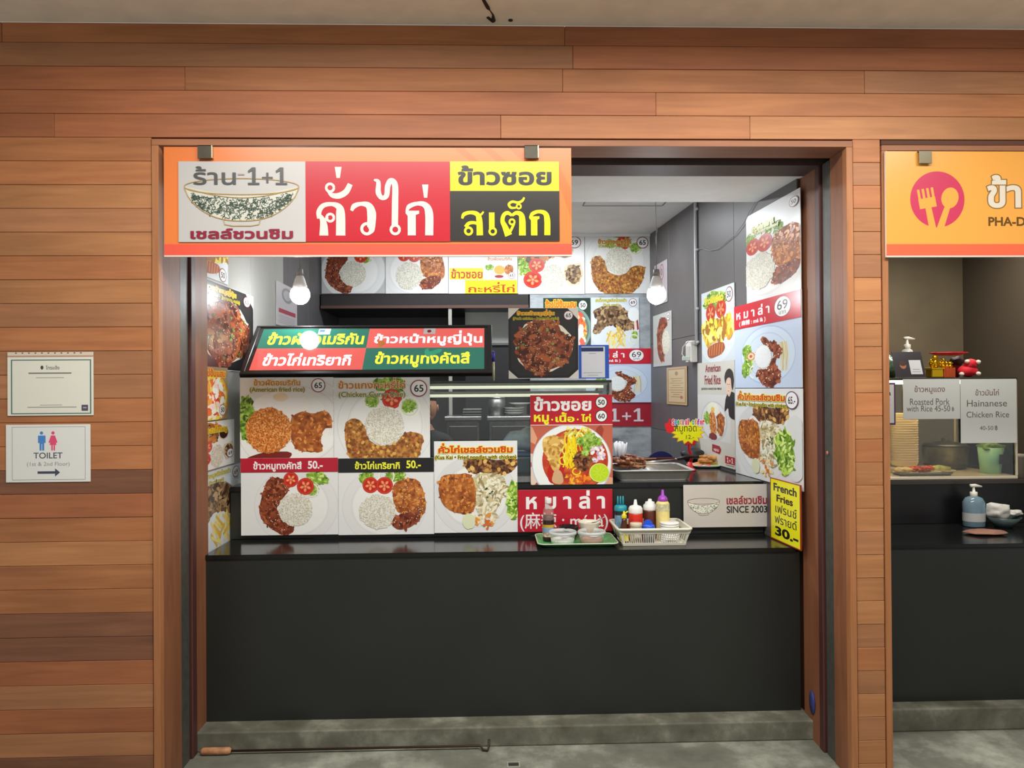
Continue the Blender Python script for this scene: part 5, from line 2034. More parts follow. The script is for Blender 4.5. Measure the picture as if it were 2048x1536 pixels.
for i in range(17):
    lay = i // 7
    cx = 0.735 + rn.uniform(-0.035, 0.06)
    cy = 1.0 + rn.uniform(-0.07, 0.12)
    a = rn.uniform(-0.9, 0.5) - 0.4
    zz_ = z + 0.064 + lay * 0.020 + rn.uniform(0, 0.006)
    dx, dy = math.cos(a), math.sin(a)
    t = thing('meat_skewer', (cx, cy, zz_), 'brown grilled meat skewer in the heap at the tray end', 'skewer', 'skewers heaped in the steel tray')
    m = MB(); m.tube([(cx - dx * 0.05, cy - dy * 0.05, zz_), (cx + dx * 0.11, cy + dy * 0.11, zz_ + 0.004)], 0.0014, STICK, 5); m.build('stick', t)
    m = MB()
    for k in range(4):
        s_ = -0.042 + k * 0.026
        m.blob((cx + dx * s_, cy + dy * s_, zz_), (0.017, 0.013, 0.010), SK, i * 10 + k, 0.2, 2, Matrix.Rotation(a, 3, 'Z'))
    m.build('meat', t)

a, b_ = P(1292, 925, Z=z + 0.065), P(1352, 918, Z=z + 0.075)
t = thing('tongs', tuple((a + b_) / 2), 'thin steel tongs lying across the wire rack', 'tongs')
for s_ in (-1, 1):
    m = MB()
    o_ = Vector((0, 0.008 * s_, 0))
    mid = (a + b_) / 2 + o_ * 2.0
    m.tube([a + o_ * 1.6, mid, b_ + o_ * 0.3], 0.003, STEEL, 6, rs=[0.0045, 0.003, 0.003]); m.build('arm', t)
m = MB(); m.lathe([(0.0001, -0.005), (0.007, -0.004), (0.007, 0.004), (0.0001, 0.005)], STEEL, c=tuple(b_), n=12); m.build('joint', t)
b2 = b_ + (b_ - a).normalized() * 0.16
m = MB(); m.tube([b_, (b_ + b2) / 2 + Vector((0, 0, 0.006)), b2], 0.008, BLACK, 8, rs=[0.005, 0.010, 0.008]); m.build('grip', t)

m = MB(); m.lathe([(0.0001, 0), (0.06, 0), (0.10, 0.014), (0.098, 0.016), (0.06, 0.004), (0.0001, 0.004)], flat((232, 232, 228), 0.25), c=(0.92, 1.50, z), n=36)
tag(m.build('plate'), 'empty white plate behind the steel tray', 'plate')

q = P(1240, 916, Y=1.88)
t = thing('straw_cup', (q.x, q.y, z), 'black cup holding paper-wrapped straws at the back of the counter', 'cup')
m = MB(); cyl(m, (q.x, q.y, z), 0.052, 0.035, BLACK); m.build('cup', t)
rn = random.Random(9)
for i in range(26):
    a = rn.uniform(0, 2 * PI)
    r = rn.uniform(0, 0.038)
    x, y = q.x + r * math.cos(a), q.y + r * math.sin(a)
    lx = rn.uniform(-0.01, 0.012) + (x - q.x) * 0.35
    m = MB(); m.tube([(x, y, z + 0.006), (x + lx, y + (y - q.y) * 0.3, z + rn.uniform(0.115, 0.135))], 0.0042, flat((232, 232, 236), 0.5), 6)
    tag(m.build('wrapped_straw'), 'white paper-wrapped straw standing in the black cup', 'straw', 'wrapped straws in the cup')

# red clip stand with the starburst price sign
q = P(1380, 941, Z=z)
RED = flat((206, 24, 36), 0.3)
t = thing('sign_holder', (q.x, q.y, z), 'red plastic clip stand between the steel tray and the plate of snacks', 'stand')
m = MB(); m.lathe([(0.0001, 0), (0.036, 0), (0.034, 0.006), (0.016, 0.022), (0.013, 0.05), (0.0001, 0.05)], RED, c=(q.x, q.y, z), n=20); m.build('base', t)
tp = P(1380, 886, Y=q.y - 0.02)
m = MB(); m.tube([(q.x, q.y, z + 0.04), (q.x + 0.012, q.y, z + 0.075), (tp.x - 0.002, q.y - 0.01, tp.z - 0.045), (tp.x, tp.y, tp.z)], 0.010, RED, 4, rs=[0.012, 0.009, 0.009, 0.010]); m.build('arm', t)
m = MB(); m.box(tp.x - 0.032, tp.x + 0.032, tp.y - 0.008, tp.y + 0.012, tp.z - 0.012, tp.z + 0.014, RED, bev=0.003); m.build('clip', t)
b = front_board('price_sign', 1330, 830, 1412, 890, q.y - 0.031, 'yellow starburst price sign with colourful special offer lettering above a red stand', cat='sign', thick=0.003, base=None, edge=(250, 226, 20))
rn = random.Random(3)
star = []
for i in range(28):
    a = 2 * PI * i / 28
    r = 1.0 if i % 2 == 0 else 0.74
    star.append((1376 + 35 * r * math.cos(a), 865 + 24 * r * math.sin(a)))
sm = MB(); sm.prism([b.xy(p) for p in star][::-1], -0.003, 0.0, flat((250, 226, 20), 0.3), M=Matrix(((1, 0, 0), (0, 0, 1), (0, 1, 0))))
tmp = sm.build('tmp'); b.o.data = tmp.data; bpy.data.objects.remove(tmp)
b.poly([(1376 + (x - 1376) * 0.98, 865 + (y - 865) * 0.98) for x, y in star], (222, 140, 20))
b.poly([(1376 + (x - 1376) * 0.92, 865 + (y - 865) * 0.92) for x, y in star], (252, 232, 20))
b.shape([(1331, 855), (1330, 847), (1336, 845), (1338, 838), (1342, 838), (1341, 846), (1347, 850), (1347, 862), (1339, 866), (1333, 862)], (220, 30, 40))
cc = [(226, 40, 50), (60, 120, 200), (60, 170, 80), (240, 150, 30), (160, 60, 170), (240, 80, 130)]
for i, ch in enumerate('Special'):
    b.text(ch, 1344 + i * 5.2, 838 + (0 if ch in 'Sl' else 2), 1349 + i * 5.2 - (2.4 if ch in 'il' else 0), 850, cc[i % 6], 0.05, (245, 245, 245), 0.07)
for i, ch in enumerate('offer'):
    b.text(ch, 1384 + i * 5.2, 838 + (0 if ch == 'f' else 2.5), 1388.6 + i * 5.2, 850, cc[(i + 2) % 6], 0.05, (245, 245, 245), 0.07)
b.text('หมูทอด', 1350, 852, 1393, 868, (60, 50, 20), 0.0)
b.text('12.-', 1372, 870, 1388, 878, (60, 50, 20), 0.0)
b.done()

q = P(1424, 936, Z=z + 0.004)
q.y += 0.10
t = thing('oval_plate', (q.x, q.y, z), 'white oval plate of fried snacks on the raised counter', 'plate')
m = MB(); m.lathe([(0.0001, 0), (0.08, 0), (0.125, 0.014), (0.123, 0.017), (0.08, 0.004), (0.0001, 0.004)], flat((234, 234, 230), 0.25), c=(q.x, q.y, z), n=40, sy=0.75); m.build('dish', t)
FRY = food('fried_batter', [(150, 88, 34), (204, 146, 72), (230, 186, 120)], 30, voro=0.3, rough=0.6, bump=0.4)
rn = random.Random(11)
for i in range(15):
    a = rn.uniform(-0.5, 0.2)
    lay = i // 6
    c = (q.x + rn.uniform(-0.035, 0.045), q.y + rn.uniform(-0.03, 0.04), z + 0.022 + lay * 0.018)
    m = MB(); m.blob(c, (0.045, 0.013, 0.011), FRY, i, 0.15, 2, Matrix.Rotation(a, 3, 'Z') @ Matrix.Rotation(rn.uniform(-0.1, 0.35), 3, 'Y'))
    tag(m.build('fried_strip'), 'golden fried strip in the heap on the oval plate', 'snack', 'fried strips on the plate')
m = MB()
for i in range(8):
    m.blob((q.x - 0.075 + rn.uniform(-0.02, 0.025), q.y + rn.uniform(-0.05, 0.02), z + 0.016), (0.02, 0.012, 0.006), flat((224, 150, 110), 0.5, vary=0.1), i, 0.2)
o = m.build('shredded_vegetable'); tag(o, 'pale orange shredded vegetable heap on the oval plate', 'vegetable', kind='stuff')
m = MB()
for i in range(4):
    m.blob((q.x + 0.02 + i * 0.018, q.y - 0.062 + rn.uniform(-0.004, 0.004), z + 0.015), (0.018, 0.012, 0.006), flat((110, 160, 60), 0.5, vary=0.15), i + 40, 0.2)
tag(m.build('cucumber_slices'), 'green garnish along the front of the oval plate', 'vegetable', kind='stuff')
m = MB(); m.blob((q.x - 0.005, q.y - 0.058, z + 0.016), (0.02, 0.013, 0.007), flat((206, 60, 40), 0.4), 77, 0.1)
tag(m.build('tomato_slice'), 'red tomato slice at the front of the oval plate', 'vegetable')

m = MB()
q = P(1402, 915, Y=1.62)
m.blob((q.x - 0.04, q.y + 0.04, z + 0.058), (0.07, 0.05, 0.05), flat((22, 22, 24), 0.5, vary=0.2, scale=30), 21, 0.12, 3)
tag(m.build('black_bag'), 'crumpled black bag behind the oval plate', 'bag')
m = MB()
q = P(1412, 893, Y=1.78)
m.blob((q.x - 0.03, q.y, z + 0.09), (0.034, 0.03, 0.08), flat((104, 100, 92), 0.4, vary=0.2, scale=25), 5, 0.08, 3)
tag(m.build('grey_pouch'), 'upright grey pouch behind the black bag by the wall poster', 'pouch')

# ------------------------------------------------------------------ green tray on the low counter
zc0 = ZC + 0.001
t = thing('green_tray', (0.41, 0.52, zc0), 'green plastic tray with pale rim on the low counter', 'tray')
GRN = flat((88, 172, 104), 0.35, name='green_plastic', vary=0.08, scale=30)
m = MB(); pan(m, 0.222, 0.600, 0.515, 0.775, zc0, 0.018, 0.022, 0.0, GRN, cr=0.03); m.build('pan', t)
m = MB()
lp = []
for cx, cy, a0 in ((0.57, 0.745, 0), (0.252, 0.745, PI / 2), (0.252, 0.545, PI), (0.57, 0.545, 1.5 * PI)):
    for k in range(6):
        a = a0 + k * PI / 10
        lp.append((cx + 0.031 * math.cos(a), cy + 0.031 * math.sin(a), zc0 + 0.018))
lp.append(lp[0])
m.tube(lp, 0.003, flat((206, 214, 190), 0.4), 6, caps=False); m.build('rim', t)
zt = zc0 + 0.004


def at(px, py, z):
    q = P(px, py, Z=z)
    return q.x, q.y


# sauce bottle
q = P(1097, 1068, Y=0.67)
x, y = q.x, 0.67
t = thing('sauce_bottle', (x, y, zt), 'dark sauce bottle with white cap standing at the back of the green tray', 'bottle')
m = MB(); m.lathe([(0.0001, 0), (0.027, 0), (0.029, 0.01), (0.029, 0.10), (0.026, 0.112), (0.027, 0.125)], flat((46, 18, 16), 0.12), c=(x, y, zt)); m.build('sauce', t)
m = MB(); m.lathe([(0.0285, 0.012), (0.0285, 0.10), (0.027, 0.115), (0.0275, 0.135), (0.024, 0.155), (0.014, 0.172), (0.012, 0.185)], plastic('clear_brownish', (190, 160, 150), 0.35, 0.08), c=(x, y, zt), caps=False); m.build('glass', t)
m = MB(); m.lathe([(0.0298, 0.022), (0.0298, 0.078)], food('sauce_label', [(206, 190, 176), (176, 120, 100), (226, 214, 200)], 60, voro=0.5), c=(x, y, zt), caps=False); 
m.lathe([(0.0299, 0.070), (0.0299, 0.082)], flat((196, 160, 40), 0.4), c=(x, y, zt), caps=False)
m.lathe([(0.0302, 0.046), (0.0302, 0.066)], flat((120, 160, 190), 0.4), c=(x, y, zt), caps=False, sx=0.99)
m.build('label', t)
m = MB(); m.lathe([(0.0155, 0.182), (0.0165, 0.186), (0.0165, 0.206), (0.015, 0.209), (0.0001, 0.209)], flat((232, 228, 226), 0.35), c=(x, y, zt)); m.build('cap', t)

# black bowl, white cup with spoon
x, y = at(1136, 1063, zt)
x, y = P(1137, 1060, Y=0.70).x, 0.70
t = thing('condiment_bowl', (x, y, zt), 'black glazed condiment bowl behind the clear tubs', 'bowl')
m = MB(); m.lathe([(0.0001, 0), (0.035, 0), (0.048, 0.03), (0.050, 0.066), (0.047, 0.066), (0.043, 0.03), (0.0001, 0.025)], flat((22, 18, 17), 0.1), c=(x, y, zt), n=30); m.build('bowl', t)
m = MB(); m.lathe([(0.0001, 0.05), (0.046, 0.05)], flat((60, 20, 16), 0.2, vary=0.2), c=(x, y, zt), n=24); m.build('chilli_paste', t)
x, y = P(1178, 1058, Y=0.70).x, 0.695
t = thing('sauce_cup', (x, y, zt), 'cream cup of brown sauce on the green tray beside the black bowl', 'cup')
m = MB(); m.lathe([(0.0001, 0), (0.036, 0), (0.047, 0.066), (0.056, 0.084), (0.057, 0.088), (0.053, 0.088), (0.045, 0.072), (0.034, 0.01), (0.0001, 0.01)], flat((228, 222, 206), 0.3), c=(x, y, zt), n=32); m.build('cup', t)
m = MB(); m.lathe([(0.0001, 0.072), (0.045, 0.072)], flat((92, 46, 22), 0.15, vary=0.2), c=(x, y, zt), n=24); m.build('sauce', t)
m = MB(); m.tube([(x - 0.01, y, zt + 0.074), (x + 0.03, y - 0.012, zt + 0.086), (x + 0.075, y - 0.02, zt + 0.112)], 0.0026, STEEL, 6)
m.blob((x - 0.015, y + 0.002, zt + 0.074), (0.016, 0.01, 0.004), STEEL, 1, 0.0)
m.build('spoon', t)

# round clear tubs
for (px, fill, lab) in ((1125, (236, 234, 230), 'clear round tub of white sugar at the front of the green tray'), (1183, (190, 132, 116), 'clear round tub of ground chilli at the front of the green tray')):
    x, y = P(px, 1080, Y=0.60).x, 0.595
    t = thing('plastic_tub', (x, y, zt), lab, 'tub', 'clear tubs on the green tray')
    m = MB(); m.lathe([(0.0001, 0.001), (0.055, 0.001), (0.061, 0.046)], plastic('milky_plastic', (226, 230, 230), 0.32, 0.15), c=(x, y, zt), n=36, caps=False); m.build('wall', t)
    m = MB(); m.lathe([(0.061, 0.046), (0.068, 0.048), (0.068, 0.058), (0.064, 0.062), (0.062, 0.058), (0.061, 0.050)], plastic('milky_rim', (226, 230, 230), 0.62, 0.15), c=(x, y, zt), n=36, caps=False); m.build('rim', t)
    m = MB(); m.lathe([(0.0001, 0.003), (0.053, 0.003), (0.056, 0.024), (0.03, 0.030), (0.0001, 0.022)], flat(fill, 0.7, vary=0.06, scale=150, bump=0.4), c=(x, y, zt), n=30); m.build('contents', t)
    m = MB(); m.blob((x + 0.012, y - 0.004, zt + 0.033), (0.024, 0.012, 0.004), flat((206, 208, 208), 0.2), 3, 0.05); m.build('spoon_bowl', t)

# ------------------------------------------------------------------ white slotted basket with bottles
bx0, bx1, by0, by1, bh = 0.628, 0.922, 0.545, 0.765, 0.080
CREAM = flat((226, 222, 204), 0.4, name='cream_plastic')
bk = thing('slotted_basket', ((bx0 + bx1) / 2, by0, zc0), 'cream plastic basket with slotted sides full of condiment bottles', 'basket')
m = MB()
m.box(bx0, bx1, by0, by1, zc0, zc0 + 0.004, CREAM, bev=0.001)
m.build('floor_plate', bk)


def bpt(u, v, k):
    """point on the flaring wall: u,v in 0..1 on the footprint, k height fraction"""
    e = 0.024 * k
    return Vector((bx0 - e + u * (bx1 - bx0 + 2 * e), by0 - e + v * (by1 - by0 + 2 * e), zc0 + bh * k))


m = MB()


def bar(p0, p1, w, mat=CREAM):
    m.tube([p0, p1], w, mat, 4, smooth=False)


def wallseg(ua, va, ub, vb, k0, k1):
    vs = []
    nrm = Vector((vb - va, -(ub - ua), 0)) * 0.0025
    for k in (k0, k1):
        for (u, v) in ((ua, va), (ub, vb)):
            p = bpt(u, v, k)
            vs += [p + nrm, p - nrm]
    m.add(vs, [(0, 2, 6, 4), (1, 5, 7, 3), (0, 4, 5, 1), (2, 3, 7, 6), (4, 6, 7, 5), (0, 1, 3, 2)], CREAM)


for (ua, va, ub, vb, n) in ((0, 0, 1, 0, 30), (1, 0, 1, 1, 20), (1, 1, 0, 1, 30), (0, 1, 0, 0, 20)):
    wallseg(ua, va, ub, vb, 0.0, 0.16)
    wallseg(ua, va, ub, vb, 0.74, 1.0)
    for i in range(n + 1):
        f = i / n
        w = 0.20 / n if 0 < i < n else 0.8 / n
        f0, f1 = max(0, f - w), min(1, f + w)
        wallseg(ua + (ub - ua) * f0, va + (vb - va) * f0, ua + (ub - ua) * f1, va + (vb - va) * f1, 0.16, 0.74)
m.build('slotted_wall', bk)
m = MB()
cs = [bpt(0, 0, 1), bpt(1, 0, 1), bpt(1, 1, 1), bpt(0, 1, 1)]
lp = []
for i in range(4):
    c = cs[i]; pr = cs[i - 1]; nx = cs[(i + 1) % 4]
    a, b_ = c + (pr - c).normalized() * 0.022, c + (nx - c).normalized() * 0.022
    for k in range(6):
        u = k / 5
        lp.append(a * (1 - u) ** 2 + c * 2 * u * (1 - u) + b_ * u * u)
lp.append(lp[0])
for o_ in (0.0, 0.007):
    pass
m.tube([Vector((p.x, p.y, p.z)) + (Vector((p.x, p.y, 0)) - Vector(((bx0 + bx1) / 2, (by0 + by1) / 2, 0))).normalized() * 0.004 for p in lp], 0.0065, CREAM, 8, caps=False)
m.build('rim', bk)
zb = zc0 + 0.005


def bottle(px, Y, label, R, body, cap, H, capprof, bodymat=None, name='squeeze_bottle', grp='condiment bottles in the basket', fill=None, prof=None):
    x = P(px, 1030, Y=Y).x
    t = thing(name, (x, Y, zb), label, 'bottle', grp)
    bm_ = bodymat or flat(body, 0.3)
    m = MB(); m.lathe(prof or [(0.0001, 0), (R * 0.95, 0), (R, 0.006), (R, H * 0.92), (R * 0.93, H), (R * 0.8, H)], bm_, c=(x, Y, zb), n=28); m.build('body', t)
    m = MB(); m.lathe([(r, H + z_) for r, z_ in capprof], flat(cap, 0.35), c=(x, Y, zb), n=28); m.build('cap', t)
    return t, x


bottle(1271, 0.665, 'red squeeze bottle with white nozzle cap in the basket', 0.035, (214, 44, 26), (236, 234, 230), 0.134,
       [(0.034, -0.004), (0.035, 0.0), (0.034, 0.02), (0.028, 0.030), (0.010, 0.036), (0.006, 0.062), (0.0001, 0.063)])
bottle(1300, 0.705, 'brown squeeze bottle with white cap in the basket', 0.033, (98, 48, 36), (232, 232, 230), 0.142,
       [(0.033, -0.004), (0.034, 0.0), (0.033, 0.020), (0.023, 0.030), (0.023, 0.036), (0.010, 0.040), (0.009, 0.050), (0.0001, 0.052)])
t, x = bottle(1325.5, 0.66, 'tall mayonnaise yellow squeeze bottle with purple nozzle', 0.033, (226, 214, 130), (164, 70, 190), 0.188,
              [(0.020, -0.002), (0.024, 0.0), (0.024, 0.014), (0.016, 0.024), (0.008, 0.030), (0.0055, 0.055), (0.0001, 0.056)],
              bodymat=flat((232, 216, 136), 0.25, vary=0.03), prof=[(0.0001, 0), (0.030, 0), (0.033, 0.006), (0.0335, 0.155), (0.032, 0.178), (0.025, 0.188), (0.018, 0.189)])
m = MB(); m.lathe([(0.0342, 0.142), (0.0340, 0.160), (0.0328, 0.176)], flat((196, 190, 150), 0.3, vary=0.15, scale=60), c=(x, 0.66, zb), n=28, caps=False); m.build('smear', t)
# three-nozzle teal bottle
t, x = bottle(1241.5, 0.715, 'dark bottle with teal three-nozzle cap at the back corner of the basket', 0.030, (34, 36, 40), (34, 150, 166), 0.150,
              [(0.031, -0.016), (0.032, -0.012), (0.031, 0.006), (0.024, 0.012), (0.0001, 0.013)])
for i in range(3):
    m = MB(); m.lathe([(0.0055, 0.160), (0.0035, 0.206), (0.0001, 0.207)], flat((34, 150, 166), 0.35), c=(x - 0.014 + i * 0.013, 0.715, zb), n=10); m.build('nozzle', t)
m = MB(); m.lathe([(0.0305, 0.055), (0.0305, 0.115)], flat((110, 150, 176), 0.4, vary=0.2, scale=40), c=(x, 0.715, zb), n=28, caps=False, sx=1.0); m.build('label', t)
# small yellow-capped bottle
t, x = bottle(1248, 0.605, 'small dark sauce bottle with yellow cap and yellow label in the basket', 0.021, (60, 30, 18), (222, 204, 40), 0.118,
              [(0.010, -0.004), (0.0125, 0.0), (0.0125, 0.014), (0.006, 0.02), (0.004, 0.032), (0.0001, 0.033)], bodymat=flat((70, 36, 18), 0.12),
              prof=[(0.0001, 0), (0.021, 0), (0.022, 0.006), (0.022, 0.055), (0.017, 0.08), (0.012, 0.10), (0.011, 0.118)])
m = MB(); m.lathe([(0.0226, 0.008), (0.0226, 0.052)], flat((206, 190, 40), 0.4, vary=0.25, scale=50), c=(x, 0.605, zb), n=24, caps=False); m.build('label', t)
m = MB(); m.tube([(x, 0.605, zb + 0.135), (x + 0.018, 0.60, zb + 0.150)], 0.004, flat((222, 204, 40), 0.35), 8); m.build('spout', t)
# jar, blue-lidded shaker, stack of lids
x = P(1272, 1050, Y=0.59).x
t = thing('glass_jar', (x, 0.59, zb), 'small clear jar with a cream lid at the basket front', 'jar')
m = MB(); m.lathe([(0.0001, 0), (0.027, 0), (0.028, 0.01), (0.028, 0.075), (0.024, 0.08)], flat((172, 164, 150), 0.12, vary=0.15, scale=40), c=(x, 0.59, zb), n=24); m.build('glass', t)
m = MB(); m.lathe([(0.027, 0.078), (0.029, 0.080), (0.029, 0.094), (0.027, 0.096), (0.0001, 0.096)], flat((206, 196, 168), 0.35), c=(x, 0.59, zb), n=24); m.build('lid', t)
x = P(1297, 1050, Y=0.59).x
t = thing('shaker', (x, 0.59, zb), 'shaker with a bright blue flip lid between the jar and the white lids', 'shaker')
m = MB(); m.lathe([(0.0001, 0), (0.028, 0), (0.028, 0.07)], flat((120, 120, 126), 0.2), c=(x, 0.59, zb), n=24); m.build('body', t)
m = MB(); m.lathe([(0.030, 0.062), (0.031, 0.066), (0.031, 0.080), (0.026, 0.086), (0.0001, 0.087)], flat((34, 84, 206), 0.3), c=(x, 0.59, zb), n=24)
m.build('lid', t)
m = MB(); m.prism([(x - 0.022, zb + 0.084), (x + 0.022, zb + 0.084), (x + 0.019, zb + 0.098), (x + 0.010, zb + 0.108), (x - 0.010, zb + 0.108), (x - 0.019, zb + 0.098)], 0.595, 0.604, flat((34, 84, 206), 0.3)); m.build('flap', t)
x = P(1339, 1050, Y=0.615).x
for i in range(9):
    m = MB()
    z_ = zb + i * 0.0105
    m.lathe([(0.0001, z_), (0.044, z_), (0.0465, z_ + 0.002), (0.0465, z_ + 0.007), (0.043, z_ + 0.0098), (0.0001, z_ + 0.0098)], flat((234, 233, 230), 0.35), c=(x, 0.618, 0), n=32)
    tag(m.build('cup_lid'), 'white round cup lid in the basket, %s in its stack' % ['lowest', 'second from bottom', 'third from bottom', 'fourth from bottom', 'middle', 'fourth from top', 'third from top', 'second from top', 'topmost'][i], 'lid', 'white cup lids in the basket')

# ------------------------------------------------------------------ conduit, socket, cables on the right wall
def onr(px, py, off):
    return P(px, py, plane=(RW0 + RN * off, RN))


q = onr(1392, 550, 0.012)
qt, qb = onr(1392, 408, 0.012).z, onr(1392, 690, 0.012).z
t = thing('conduit_pipe', (q.x, q.y, qb), 'white vertical conduit pipe running down the right side wall', 'pipe')
m = MB(); m.tube([(q.x, q.y, qb), (q.x, q.y, ZI)], 0.011, flat((206, 208, 210), 0.4), 12); m.build('pipe', t)
for py in (418, 500, 618, 685):
    zq = onr(1392, py, 0.012).z
    m = MB(); m.tube([Vector((q.x, q.y, zq)) - rd * 0.026 - RN * 0.004, Vector((q.x, q.y, zq)) + rd * 0.016 - RN * 0.002], 0.009, flat((196, 198, 200), 0.4), 8); m.build('clamp', t)
a = onr(1390, 703, 0.0)
s0 = (a - RW0).dot(rd)
t = thing('power_socket', (a.x, a.y, a.z), 'white surface socket box with a small cable loop at the foot of the conduit', 'socket')
m = MB(); rwbox(m, s0 - 0.055, s0 + 0.055, 0.001, 0.045, onr(1390, 725, 0).z, onr(1390, 682, 0).z, flat((222, 220, 214), 0.4), bev=0.004); m.build('box', t)
m = MB(); rwbox(m, s0 - 0.035, s0 + 0.035, 0.045, 0.048, onr(1390, 716, 0).z, onr(1390, 692, 0).z, flat((200, 198, 192), 0.4), bev=0.001); m.build('face_plate', t)
m = MB(); m.tube([onr(1388, 684, 0.05), onr(1376, 683, 0.07), onr(1366, 694, 0.08), onr(1364, 708, 0.08), onr(1369, 716, 0.07)], 0.004, flat((214, 212, 206), 0.4), 8); m.build('cable_loop', t)
m = MB(); qq = onr(1374, 717, 0.06); m.box(qq.x - 0.03, qq.x + 0.02, qq.y - 0.012, qq.y + 0.012, qq.z - 0.014, qq.z + 0.014, flat((196, 210, 200), 0.4), bev=0.003); m.build('plug', t)
m = MB(); pts = [onr(x, y, 0.008) for x, y in ((1394, 499), (1404, 497), (1420, 501), (1436, 498), (1452, 484), (1470, 470), (1488, 446), (1498, 425), (1508, 408), (1514, 398))]
m.tube(pts, 0.002, flat((150, 148, 146), 0.5), 6)
tag(m.build('loose_cable'), 'thin grey cable drooping from the conduit to the beam', 'cable')
m = MB(); pts = [onr(x, y, 0.01) for x, y in ((1315, 446), (1314, 462), (1312, 476), (1313, 489))]
m.tube(pts, 0.004, flat((190, 188, 184), 0.5), 6)
tag(m.build('hanging_string'), 'short pale string hanging at the inner ceiling corner', 'string')

# ------------------------------------------------------------------ hook pole on the ground, floor plate
p0, p1 = P(412, 1490, Z=0.016), P(470, 1491, Z=0.016)
t = thing('hook_pole', (p0.x, 0.335, 0), 'long thin hook rod with wooden handle lying along the concrete curb', 'rod')
yy = 0.338
m = MB(); m.tube([(p0.x, yy, 0.017), (p0.x + 0.01, yy, 0.017), (p1.x - 0.01, yy, 0.017), (p1.x, yy, 0.017)], 0.016, flat((176, 124, 88), 0.6, vary=0.12, scale=40), 12, rs=[0.010, 0.016, 0.0155, 0.010]); m.build('handle', t)
pe = P(978, 1480, Y=yy)
m = MB(); m.tube([(p1.x, yy, 0.016), (P(960, 1480, Y=yy).x, yy, 0.016), (P(966, 1480, Y=yy).x, yy - 0.02, 0.008), (P(975, 1480, Y=yy).x, yy - 0.025, 0.008), (P(978, 1480, Y=yy).x, yy - 0.01, 0.02), (P(978, 1480, Y=yy).x, yy, 0.045)], 0.0055, flat((60, 46, 34), 0.5, 0.4), 8); m.build('rod', t)
q = P(1027, 1530, Z=0)
m = MB()
fr_ = flat((176, 176, 160), 0.5, 0.3)
for (x0, x1, y0, y1) in ((-0.028, 0.028, -0.022, -0.016), (-0.028, 0.028, 0.016, 0.022), (-0.028, -0.022, -0.016, 0.016), (0.022, 0.028, -0.016, 0.016)):
    m.box(q.x + x0, q.x + x1, q.y + y0, q.y + y1, 0, 0.004, fr_)
m.box(q.x - 0.022, q.x + 0.022, q.y - 0.016, q.y + 0.016, 0, 0.0015, flat((50, 52, 46), 0.6))
m.build('floor_latch_plate', bpy.data.objects['floor'])

# ------------------------------------------------------------------ person behind the case
def skin_body(name, joints, edges, mat, parent, sub=2):
    me = bpy.data.meshes.new(name)
    keys = list(joints)
    me.from_pydata([joints[k][0] for k in keys], [(keys.index(a), keys.index(b_)) for a, b_ in edges], [])
    o = bpy.data.objects.new(name, me)
    COL.objects.link(o)
    md = o.modifiers.new('skin', 'SKIN')
    if not me.skin_vertices:
        me.attributes  # the modifier reads the layer added below
        bm_ = bmesh.new(); bm_.from_mesh(me); bm_.verts.layers.skin.verify(); bm_.to_mesh(me); bm_.free()
    for i, k in enumerate(keys):
        r = joints[k][1]
        me.skin_vertices[0].data[i].radius = (r, r) if not isinstance(r, tuple) else r
    me.skin_vertices[0].data[0].use_root = True
    sd = o.modifiers.new('smooth', 'SUBSURF'); sd.levels = sub; sd.render_levels = sub
    dg = bpy.context.evaluated_depsgraph_get()
    ev = bpy.data.meshes.new_from_object(o.evaluated_get(dg))
    o.modifiers.clear()
    o.data = ev
    ev.materials.clear(); ev.materials.append(mat)
    for p in ev.polygons:
        p.use_smooth = True
    o.parent = parent
    o.location = -Vector(parent.location)
    return o


px, py = P(853, 815, Y=2.22).x, 2.22
J = lambda x, y, z: (px + x, py + y, z)
SKIN = flat((176, 122, 92), 0.55, vary=0.04)
CLOTH = flat((28, 28, 30), 0.85, vary=0.1)
pr = thing('person', (px, py, 0), 'person in black standing in the kitchen, half hidden by the curry board', 'person')
jt = {'pelvis': (J(0, 0, 0.86), (0.13, 0.10)), 'waist': (J(0, 0, 0.98), (0.12, 0.09)), 'chest': (J(0, 0, 1.14), (0.15, 0.10)), 'collar': (J(0, 0, 1.265), (0.09, 0.07)), 'neck': (J(0, -0.01, 1.32), 0.045), 'skull': (J(0, -0.015, 1.37), 0.045),
      'sl': (J(-0.15, 0, 1.235), 0.055), 'sr': (J(0.15, 0, 1.235), 0.055), 'el': (J(-0.20, -0.02, 0.99), 0.040), 'er': (J(0.20, -0.02, 0.99), 0.040), 'wl': (J(-0.16, -0.13, 0.84), 0.027), 'wr': (J(0.16, -0.13, 0.84), 0.027),
      'hl': (J(-0.08, 0, 0.80), 0.085), 'hr': (J(0.08, 0, 0.80), 0.085), 'kl': (J(-0.09, -0.01, 0.44), 0.058), 'kr': (J(0.09, -0.01, 0.44), 0.058), 'al': (J(-0.09, 0.02, 0.09), 0.038), 'ar': (J(0.09, 0.02, 0.09), 0.038), 'tl': (J(-0.10, -0.13, 0.035), 0.034), 'tr': (J(0.10, -0.13, 0.035), 0.034)}
ed = [('pelvis', 'waist'), ('waist', 'chest'), ('chest', 'collar'), ('collar', 'neck'), ('neck', 'skull'), ('collar', 'sl'), ('collar', 'sr'), ('sl', 'el'), ('el', 'wl'), ('sr', 'er'), ('er', 'wr'), ('pelvis', 'hl'), ('pelvis', 'hr'), ('hl', 'kl'), ('kl', 'al'), ('al', 'tl'), ('hr', 'kr'), ('kr', 'ar'), ('ar', 'tr')]
bo = skin_body('body', jt, ed, SKIN, pr)
bo.data.materials.append(CLOTH)
